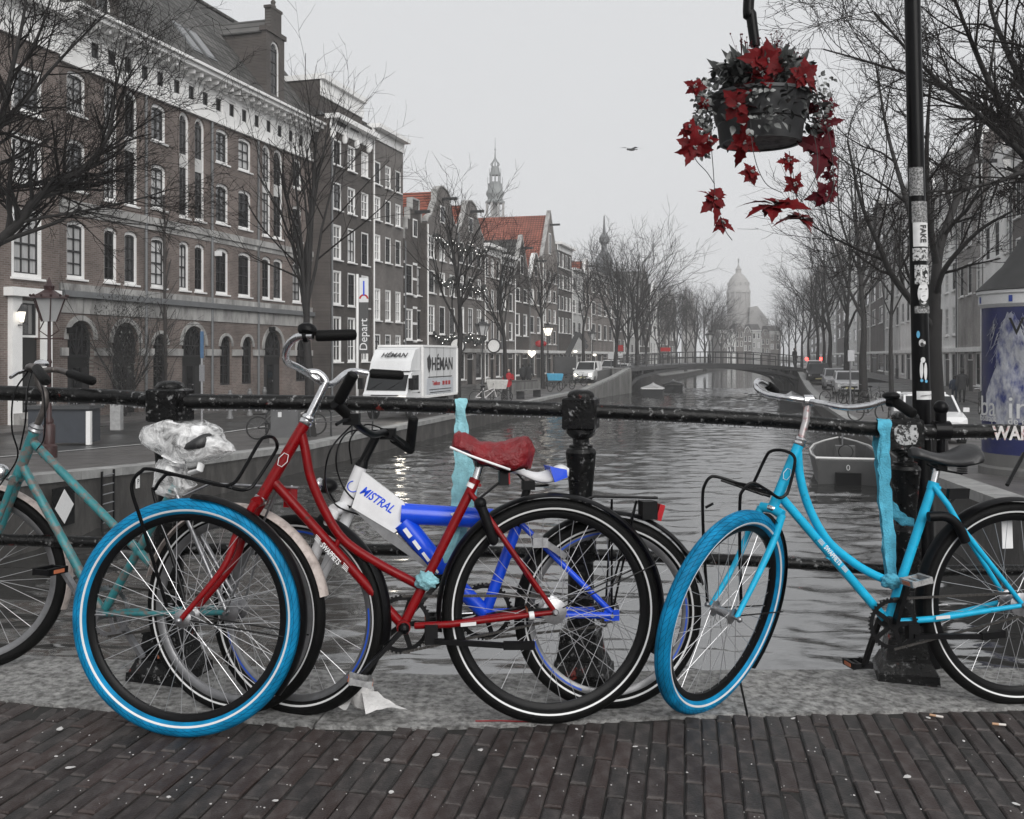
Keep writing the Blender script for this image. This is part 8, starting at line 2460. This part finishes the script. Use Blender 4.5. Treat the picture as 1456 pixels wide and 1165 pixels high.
def sign_post(label, px, Y, H, plates):
    c = at_street(px, Y); t = thing('sign_post', label, 'sign', c)
    MB().tube([c, c + V((0, 0, H))], .04, 8).build('pole', m_steel, t)
    for dz, w, h, m in plates: MB().box(c + V((.02, -.05, dz)), (w, .03, h)).build('plate', m, t)
    return t
m_bsign = mat('blue_sign', (.05, .11, .2), .4)
sign_post('grey pole with narrow blue street sign before the arches', 287, 30, 3.2, [(2.75, .1, .8, m_bsign), (1.9, .16, .5, m_steel)])
sign_post('round red rimmed traffic sign near the far left trees', 869, 99, 2.6, [(2.3, .7, .7, m_white)])
sign_post('red and white traffic sign at the bridge end', 882, 96, 3.4, [(3.0, .5, .6, m_taill), (2.3, .45, .4, m_white)])
sign_post('red lit sign board beyond the arched bridge', 946, 130, 3.6, [(3.1, 1.3, .5, m_taill)])
sign_post('thin steel signpost on the right quay', 1209, 45, 2.6, [(2.4, .3, .5, m_steel)])
# banner
c = at_street(508, 36)
c = V(((508 - CX) / FP * 41, 41, -1.2))
bn_ = thing('banner_pole', 'white pole with a long grey banner reading Depart', 'banner', c)
zB = lambda py: CH - (py - HY) / FP * 41
MB().tube([c, V((c.x, c.y, zB(390)))], .06, 8).build('pole', m_trim, bn_)
bx = V((1, 0, 0)); w_ = .38
MB().box((c.x + .08 + w_ / 2, c.y, (zB(503) + zB(430)) / 2), (w_, .02, zB(430) - zB(503))).build('banner', mat('grey_banner', (.06, .06, .06), .7), bn_)
MB().box((c.x + .08 + w_ / 2, c.y - .002, (zB(430) + zB(395)) / 2), (w_, .02, zB(395) - zB(430))).build('banner_head', m_tw, bn_)
MB().ring((c.x + .08 + w_ / 2, c.y - .016, zB(425)), (0, 1, 0), [(.12, 0), (.19, 0), (.19, .004), (.12, .004)], 20, math.pi, 2 * math.pi, xref=(1, 0, 0)).build('banner_emblem', m_taill, bn_)
MB().box((c.x + .08 + w_ / 2, c.y - .016, zB(410)), (.06, .004, .6)).build('banner_stroke', m_blue, bn_)
text('lettering', 'Depart', .46, V((c.x + .08 + w_ / 2, c.y - .014, (zB(496) + zB(456)) / 2)), (0, 0, 1), (-1, 0, 0), m_white, bn_, .002)
# cabinet, bollards, planter, bench
c = at_street(404, 27.5)
cb_ = thing('utility_cabinet', 'grey metal utility cabinet standing beside the bicycle rack', 'cabinet', c)
MB().box(c + V((0, .2, .55)), (.75, .4, 1.1)).build('cabinet', mat('grey_cabinet', (.09, .09, .092), .5, var=.2, scale=3), cb_); MB().box(c + V((0, .2, 1.12)), (.8, .45, .05)).build('lid', m_conc, cb_); MB().box(c + V((0, .2, .08)), (.8, .44, .16)).build('plinth', m_conc, cb_)
MB().box(c + V((-.12, -.006, .8)), (.1, .006, .14)).build('sticker', m_stk_w, cb_)
for i, (px, Y) in enumerate(((168, 33), (262, 36), (327, 36.5), (376, 40.5), (355, 38.5))):
    x = (px - CX) / FP * Y; c = V((x, Y, -1.13))
    t = thing('bollard', 'grey iron bollard on the pavement before the arches', 'bollard', c, 'bollards before the arches')
    MB().lathe([(.13, 0), (.12, .08), (.085, .12), (.08, .8), (.1, .83), (.1, .9), (.05, .97)], 12, c).build('shaft', mat('grey_bollard', (.13, .13, .13), .5), t, True, angle=40)
    MB().ball(c + V((0, 0, .98)), .07, 8, 6).build('cap', mat('grey_bollard', None), t, True)
c = V(((92 - CX) / FP * 27, 27, -1.2))
pl_ = thing('quay_kiosk', 'low dark blue boarded box with white corner post on the left street', 'box', c)
MB().box(c + V((0, 0, .5)), (1.6, .8, .9)).build('body', mat('blue_grey_board', (.035, .04, .05), .6, var=.2, scale=4), pl_); MB().box(c + V((0, 0, 1.0)), (1.75, .95, .1)).build('lid', m_cd, pl_); MB().box(c + V((.82, -.38, .45)), (.12, .12, .9)).build('corner_post', m_trim, pl_)
c = V(((166 - CX) / FP * 31, 31, -1.13))
tag(MB().box(c + V((0, 0, .45)), (.32, .25, .9)).box(c + V((0, 0, .93)), (.36, .29, .06)).box(c + V((0, -.13, .7)), (.2, .02, .25)).build('junction_box', mat('pale_box', (.3, .3, .3), .5, var=.3, scale=9), origin=c), 'pale graffitied junction box before the arched doorway', 'box')
def bench(label, c, ang, L_=2.2):
    t = thing('bench', label, 'bench', c, None, ang)
    def bld(b, nm, mm): ob = b.build(nm, mm); ob.parent = t; return ob
    for k in range(3): bld(MB().box((0, -.18 + .15 * k, .45), (L_, .12, .05)), 'seat_slat', m_conc)
    for s in (-1, 1): bld(MB().box((s * L_ * .4, 0, .21), (.1, .45, .42)), 'leg', m_iron)
bench('stone bench on the left quay behind the person in red', at_street(752, 57), 1.2, 3.4)
c = at_street(748, 60)
pt_ = thing('raised_planter', 'long low stone planter beside the dark picnic bench', 'planter', c)
MB().bar(c + V((-2.5, -2, .3)), c + V((.6, 5, .3)), .9, .9).build('trough', m_conc, pt_); MB().bar(c + V((-2.4, -1.8, .78)), c + V((.5, 4.8, .78)), .7, .1).build('soil', m_earth, pt_)
# garlands and round shields on the twin gables
m_garl = mat('dark_garland', (.03, .032, .03), .8); m_fairy = mat('fairy_light', (.9, .9, .9), .4, emit=((1, .98, .92), 2.0))
rg = random.Random(9)
for i, (py0, lb) in enumerate(((340, 'upper garland of fairy lights slung across the twin gabled houses'), (396, 'middle garland of fairy lights slung across the twin gabled houses'), (476, 'lowest garland of fairy lights above the twin gabled shop fronts'))):
    ua, ub = L5.u(612), L5.u(684); z = L5.z(630, py0)
    t = thing('garland', lb, 'garland', L5.pt((ua + ub) / 2, z, .3))
    b, lb_ = MB(), MB(); n = 60
    for k in range(n + 1):
        u = ua + (ub - ua) * k / n; zz_ = z - .5 * abs(math.sin(3 * math.pi * k / n))
        for _ in range(3): b.ball(L5.pt(u + rg.gauss(0, .1), zz_ + rg.gauss(0, .12), .3 + rg.gauss(0, .06)), rg.uniform(.06, .13), 5, 4)
        if k % 3 == 0: lb_.ball(L5.pt(u + rg.gauss(0, .1), zz_ + rg.gauss(0, .15), .44), .03, 5, 4)
    b.build('greenery', m_garl, t); stuff(lb_.build('fairy_lights', m_fairy, t))
for px in (637, 690):
    q = L5.pt(L5.u(px), L5.z(px, 492), .75)
    t = thing('round_shield_sign', 'round pale shield sign hung on the twin gabled houses', 'sign', q, 'round shields on the twin gables')
    MB().ring(q, (-.3, -1, 0), [(.55, -.06), (.55, .06), (.02, .06), (.02, -.06)], 24).build('disc', m_plaster, t); MB().ring(q, (-.3, -1, 0), [(.5, -.08), (.6, -.08), (.6, .08), (.5, .08)], 24).build('rim', m_iron, t)
    MB().bar(q, q - L5.n * .75, .06, .06).build('bracket', m_iron, t)
# lit shop lamp and hanging signs
for px, py, w, m, lb in ((749, 503, .9, m_glow, 'bright lit heart shaped shop sign'), (762, 489, 1.2, m_lampred, 'dark red oval shop sign above the white shop front'), (840, 505, .5, m_glow, 'small bright shop lamp beyond the digger'), (812, 500, .5, m_glow, 'small bright lamp on the dark flat topped house')):
    q = L4.pt(L4.u(px), L4.z(px, py), .5)
    t = thing('shop_sign', lb, 'sign', q)
    if 'heart' in lb: MB().prism([q + V((math.sin(a) ** 3 * w * .45, 0, (13 * math.cos(a) - 5 * math.cos(2 * a) - 2 * math.cos(3 * a) - math.cos(4 * a)) / 16 * w * .45)) for a in [k * math.pi / 12 for k in range(24)]], (0, .12, 0)).build('face', m, t)
    else: MB().ball(q, (w / 2, .2, w * .3), 12, 8).build('face', m, t)
    MB().bar(q, L4.pt(L4.u(px), L4.z(px, py), -.05), .05, .05).build('bracket', m_iron, t)
q = L1.pt(L1.u(19), L1.z(19, 450), .35)
t = thing('wall_lantern', 'lit wall lantern beside the pilastered doorway', 'lamp', q)
MB().lathe([(.06, -.2), (.13, .15)], 6, q).build('glass', m_glow, t); MB().lathe([(.18, .15), (.08, .3), (.02, .42)], 6, q).build('cap', m_iron, t); MB().bar(q - V((0, 0, .3)), L1.pt(L1.u(19), L1.z(19, 462), 0), .04, .04).build('bracket', m_iron, t)

# ------------------------------------------------------------------ small parked bicycles
def small_bike(m):
    t = thing('parked_bicycle', 'x', 'bicycle', (0, 0, 0), 'parked bicycles in the distance')
    for x in (-.54, .54):
        w = MB().ring((x, 0, .34), (0, 1, 0), [(.34, -.018), (.34, .018), (.3, .018), (.3, -.018)], 24).build('wheel', m_tyre, t)
        b = MB()
        for k in range(10):
            a = k * math.pi / 5; b.bar((x, 0, .34), (x + math.cos(a) * .3, 0, .34 + math.sin(a) * .3), .006, .006)
        stuff(b.build("spokes", m_steel, w))
    b = MB()
    for p, q in (((-.05, 0, .3), (-.16, 0, .82)), ((-.05, 0, .3), (.42, 0, .72)), ((-.12, 0, .6), (.4, 0, .82)), ((.38, 0, .9), (.44, 0, .66)), ((.44, 0, .66), (.54, 0, .34)), ((-.05, 0, .3), (-.54, 0, .34)), ((-.15, 0, .72), (-.54, 0, .34))): b.tube([p, q], .022, 6)
    b.build('frame', m, t)
    MB().tube([(.28, -.3, 1.02), (.36, -.12, 1.05), (.37, 0, .98), (.36, .12, 1.05), (.28, .3, 1.02)], .016, 6).build('handlebar', m_steel, t)
    MB().ball((-.18, 0, .88), (.14, .09, .05), 8, 6).build('saddle', m_plast, t)
    MB().ring((-.05, .03, .3), (0, 1, 0), [(.1, 0), (.1, .01), (.02, .01), (.02, 0)], 14).build('chainring', m_steel, t)
    MB().box((-.5, 0, .74), (.36, .12, .02)).build('carrier', m_plast, t)
    return t
mbk = [small_bike(mat('black_bike_frame', (.015, .015, .015), .4)), small_bike(mat('white_bike_frame', (.6, .58, .58), .4)), small_bike(mat('red_bike_frame', (.25, .01, .012), .4))]
spots = [(0, 392, 29, .55, 'black bicycle leaning on the rack beside the grey cabinet'), (1, 424, 30, .5, 'pale framed bicycle leaning on the rack beside the grey cabinet'), (1, 691, 50, .25, 'white framed bicycle standing on the left quay near the red coated person'), (0, 707, 50.5, .5, 'black bicycle with pale crate beside the white framed bicycle'),
         (0, 789, 66, .9, 'black bicycle with sky blue crate near the planter'), (0, 806, 70, .8, 'black bicycle beside the bicycle with blue crate'), (0, 822, 74, .6, 'black bicycle leaning in front of the white van'), (0, 1186, 50, .3, 'black bicycle at the left end of the right bank row'), (0, 1200, 49, .8, 'black bicycle in the thick of the right bank row'), (0, 1213, 49, 1.2, 'black bicycle close to the steel signpost'),
         (0, 1240, 50, .4, 'black bicycle right of the tall bare trunk'), (0, 1236, 36, .2, 'black bicycle with pale tyres on the right street'), (2, 872, 98, .7, 'red framed bicycle by the traffic sign'), (0, 895, 97, .5, 'black bicycle by the left bridge end'), (0, 1270, 34, 1.0, 'black bicycle near the white hatchback'), (0, 1396, 40, 1.3, 'black bicycle parked before the white house steps')]
for i, (k, px, Y, a, lb) in enumerate(spots):
    used = mbk[k].get('label') != 'x'
    t = copy_tree(mbk[k]) if used else mbk[k]
    q = at_street(px, Y); t.location = q; t.rotation_euler = (R_(4), 0, a); t['label'] = lb
for px, Y, col, lb in ((789, 66, (.06, .32, .5), 'sky blue crate on a parked bicycle'), (707, 50.4, (.5, .49, .47), 'pale cloth covered crate on a parked bicycle')):
    q = at_street(px, Y); m = mat('crate' + str(px), col, .6, var=.2, scale=8); tag(MB().hexa([q + V(p) for p in ((-.45, -.3, .75), (.45, -.3, .75), (.45, .3, .75), (-.45, .3, .75), (-.55, -.38, 1.2), (.55, -.38, 1.15), (.55, .38, 1.2), (-.55, .38, 1.22))]).build('crate', m, origin=q + V((0, 0, .75))), lb, 'crate')
# bicycle rack
c = at_street(408, 29.2); rk_ = thing('bicycle_rack', 'low dark iron bicycle rack at the quay edge', 'rack', c)
for k in range(5):
    q = c + V((-.6 + .6 * k, .2 * k, 0)); MB().tube(bez([q, q + V((0, 0, .7)), q + V((.25, .3, .85)), q + V((.5, .6, .7)), q + V((.5, .6, 0))], 4), .025, 6).build('hoop', m_iron, rk_)
for z in (.45, .85): MB().tube([c + V((-.7, -.1, z)), c + V((2.4, 1.0, z))], .022, 6).build('rack_bar', m_iron, rk_)

# ------------------------------------------------------------------ people
def person(label, c, ang, coat, legs, stride=.12, H=1.72, hood=None, arms='phone', skirt=.55):
    t = thing('person', label, 'person', c, None, ang)
    k = H / 1.75
    J = {'pel': (0, 0, .93), 'spine': (0, 0, 1.15), 'chest': (0, 0, 1.35), 'neck': (0, 0, 1.5), 'head': (0, -.02, 1.62), 'top': (0, -.01, 1.73),
         'hl': (.1, 0, .9), 'kl': (.1, -stride, .5), 'al': (.1, stride * .6, .09), 'tl': (.12, stride * .6 - .16, .04), 'hr': (-.1, 0, .9), 'kr': (-.1, stride * .4, .5), 'ar': (-.1, -stride * .4, .09), 'tr': (-.12, -stride * .4 - .16, .04),
         'sl': (.19, 0, 1.42), 'sr': (-.19, 0, 1.42)}
    if arms == 'phone': J.update(el=(.27, .02, 1.14), wl=(.1, -.24, 1.12), fl=(.04, -.29, 1.15), er=(-.28, .02, 1.15), wr=(-.26, -.08, .92), fr=(-.26, -.1, .84))
    else: J.update(el=(.26, .04, 1.14), wl=(.27, -.06, .92), fl=(.27, -.08, .83), er=(-.26, .0, 1.14), wr=(-.28, -.1, .92), fr=(-.28, -.12, .83))
    Rd = dict(pel=.15, spine=.14, chest=.16, neck=.06, head=.095, top=.075, hl=.1, kl=.065, al=.045, tl=.04, hr=.1, kr=.065, ar=.045, tr=.04, sl=.075, sr=.075, el=.055, wl=.038, fl=.035, er=.055, wr=.038, fr=.035)
    names = list(J); E = [('pel', 'spine'), ('spine', 'chest'), ('chest', 'neck'), ('neck', 'head'), ('head', 'top'), ('pel', 'hl'), ('hl', 'kl'), ('kl', 'al'), ('al', 'tl'), ('pel', 'hr'), ('hr', 'kr'), ('kr', 'ar'), ('ar', 'tr'), ('chest', 'sl'), ('sl', 'el'), ('el', 'wl'), ('wl', 'fl'), ('chest', 'sr'), ('sr', 'er'), ('er', 'wr'), ('wr', 'fr')]
    me = bpy.data.meshes.new('body'); me.from_pydata([tuple(x * k for x in J[n]) for n in names], [(names.index(a), names.index(b_)) for a, b_ in E], [])
    ob = bpy.data.objects.new('body', me); ob.parent = t; COL.objects.link(ob); me.materials.append(legs)
    md = ob.modifiers.new('skin', 'SKIN'); md.use_smooth_shade = True
    for i, n in enumerate(names): me.skin_vertices[0].data[i].radius = (Rd[n] * k, Rd[n] * k); me.skin_vertices[0].data[i].use_root = (n == 'pel')
    ob.modifiers.new('sub', 'SUBSURF').levels = 1; ob.modifiers['sub'].render_levels = 1
    def bld(b, nm, mm): o_ = b.build(nm, mm, None, True, angle=60); o_.parent = t; return o_
    bld(MB().lathe([(.19 * k, (.93 - skirt * .42) * k), (.2 * k, .95 * k), (.18 * k, 1.15 * k), (.215 * k, 1.36 * k), (.17 * k, 1.45 * k), (.08 * k, 1.52 * k)], 16, (0, 0, 0), sq=.72), 'coat', coat)
    for s in ('l', 'r'): bld(MB().tube([V(J['s' + s]) * k, V(J['e' + s]) * k, V(J['w' + s]) * k], [.085 * k, .07 * k, .055 * k], 10), 'sleeve', coat)
    bld(MB().ball((0, -.075 * k, 1.62 * k), (.07 * k, .05 * k, .09 * k), 12, 10), 'face', m_skin)
    bld(MB().ball((0, .02 * k, 1.65 * k), (.105 * k, .11 * k, .125 * k), 12, 10), 'hood' if hood else 'hair', hood or m_hair)
    return t
m_skin = mat('skin', (.35, .26, .22), .6); m_hair = mat('dark_hair', (.015, .013, .012), .6)
m_cred = mat('red_coat', (.3, .006, .012), .8, var=.2, scale=9); m_cblk = mat('black_clothes', (.012, .012, .013), .85); m_cgry = mat('grey_clothes', (.04, .04, .042), .85); m_cblu = mat('dark_blue_clothes', (.015, .03, .06), .85)
person('person in a red coat and black trousers holding a phone on the quay', at_street(723, 55), .15, m_cred, m_cblk, hood=m_hair)
person('person in dark grey jacket walking beside another in black', at_street(744, 71), 2.6, m_cgry, m_cblk, arms='walk', skirt=.3)
person('tall person in black coat walking beside one in grey', at_street(752, 70), 2.9, m_cblk, m_cblk, arms='walk', H=1.85)
person('person in long red coat by the white shop fronts', at_street(793, 93), 1.2, m_cred, m_cblk, arms='walk', skirt=1.0)
person('person in short red jacket behind the long red coat', at_street(802, 97), 1.5, m_cred, m_cgry, arms='phone', skirt=.6)
person('child in dark blue jacket and jeans on the right pavement', at_street(1357, 52), 2.8, m_cblu, m_cblu, arms='walk', H=1.35, skirt=.2)
person('person in dark clothes beside the child on the right pavement', at_street(1368, 51), 2.9, m_cgry, m_cblk, arms='walk', H=1.72)
person('person in black leaning at the end of the far bridge railing', V(((1130 - CX) / FP * 86, 86, .12)), .6, m_cblk, m_cblk, arms='walk')
# scooters before the white house steps
for px, Y, lb in ((1412, 44, 'dark scooter parked before the cream plastered house'), (1448, 30, 'dark covered scooter close to the advertising column')):
    q = at_street(px, Y); t = thing('parked_scooter', lb, 'scooter', q, None, .5)
    def bld(b, nm, mm): ob = b.build(nm, mm); ob.parent = t; return ob
    for x in (-.6, .6): bld(MB().ring((x, 0, .24), (0, 1, 0), [(.24, -.06), (.24, .06), (.12, .05), (.12, -.05)], 18), 'wheel', m_tyre)
    bld(MB().prism([V(p) for p in ((-.85, -.14, .45), (-.2, -.14, .4), (-.1, -.14, .28), (.35, -.14, .28), (.5, -.14, .9), (.42, -.14, .95), (.22, -.14, .42), (-.05, -.14, .42), (-.15, -.14, .78), (-.8, -.14, .8))], (0, .28, 0)), 'body', m_cd)
    bld(MB().ball((-.45, 0, .82), (.38, .15, .07), 10, 6), 'seat', m_plast)
    bld(MB().tube([(.38, -.32, 1.05), (.46, 0, 1.0), (.38, .32, 1.05)], .02, 6), 'handlebar', m_plast)
# garden railings and steps before the right bank houses
for i, px in enumerate((1290, 1340, 1385)):
    u = LR.u(px); t = thing('stoop_railing', 'dark iron stoop railing before the right bank house fronts', 'railing', LR.pt(u, -1.15, .8), 'stoop railings')
    for k in range(8): MB().bar(LR.pt(u + k * .35, -1.15, .8), LR.pt(u + k * .35, -.05, .8), .03, .03).build('baluster', m_iron, t)
    for z in (-.1, -.9): MB().bar(LR.pt(u - .1, z, .8), LR.pt(u + 2.6, z, .8), .04, .05).build('rail', m_iron, t)

# ------------------------------------------------------------------ winter haze over the canal
hz = bpy.data.materials.new('winter_haze'); hz.use_nodes = True
hz.node_tree.nodes.clear()
ho = hz.node_tree.nodes.new('ShaderNodeOutputMaterial'); hv = hz.node_tree.nodes.new('ShaderNodeVolumePrincipled')
hv.inputs['Color'].default_value = (.995, .995, 1, 1); hv.inputs['Density'].default_value = .001; hv.inputs['Anisotropy'].default_value = .1
hz.node_tree.links.new(hv.outputs[0], ho.inputs['Volume'])
hb_o = MB().hexa([(-420, -60, -3.6), (520, -60, -3.6), (520, 620, -3.6), (-420, 620, -3.6), (-420, -60, 62), (520, -60, 62), (520, 620, 62), (-420, 620, 62)]).build('haze', hz)
stuff(hb_o)
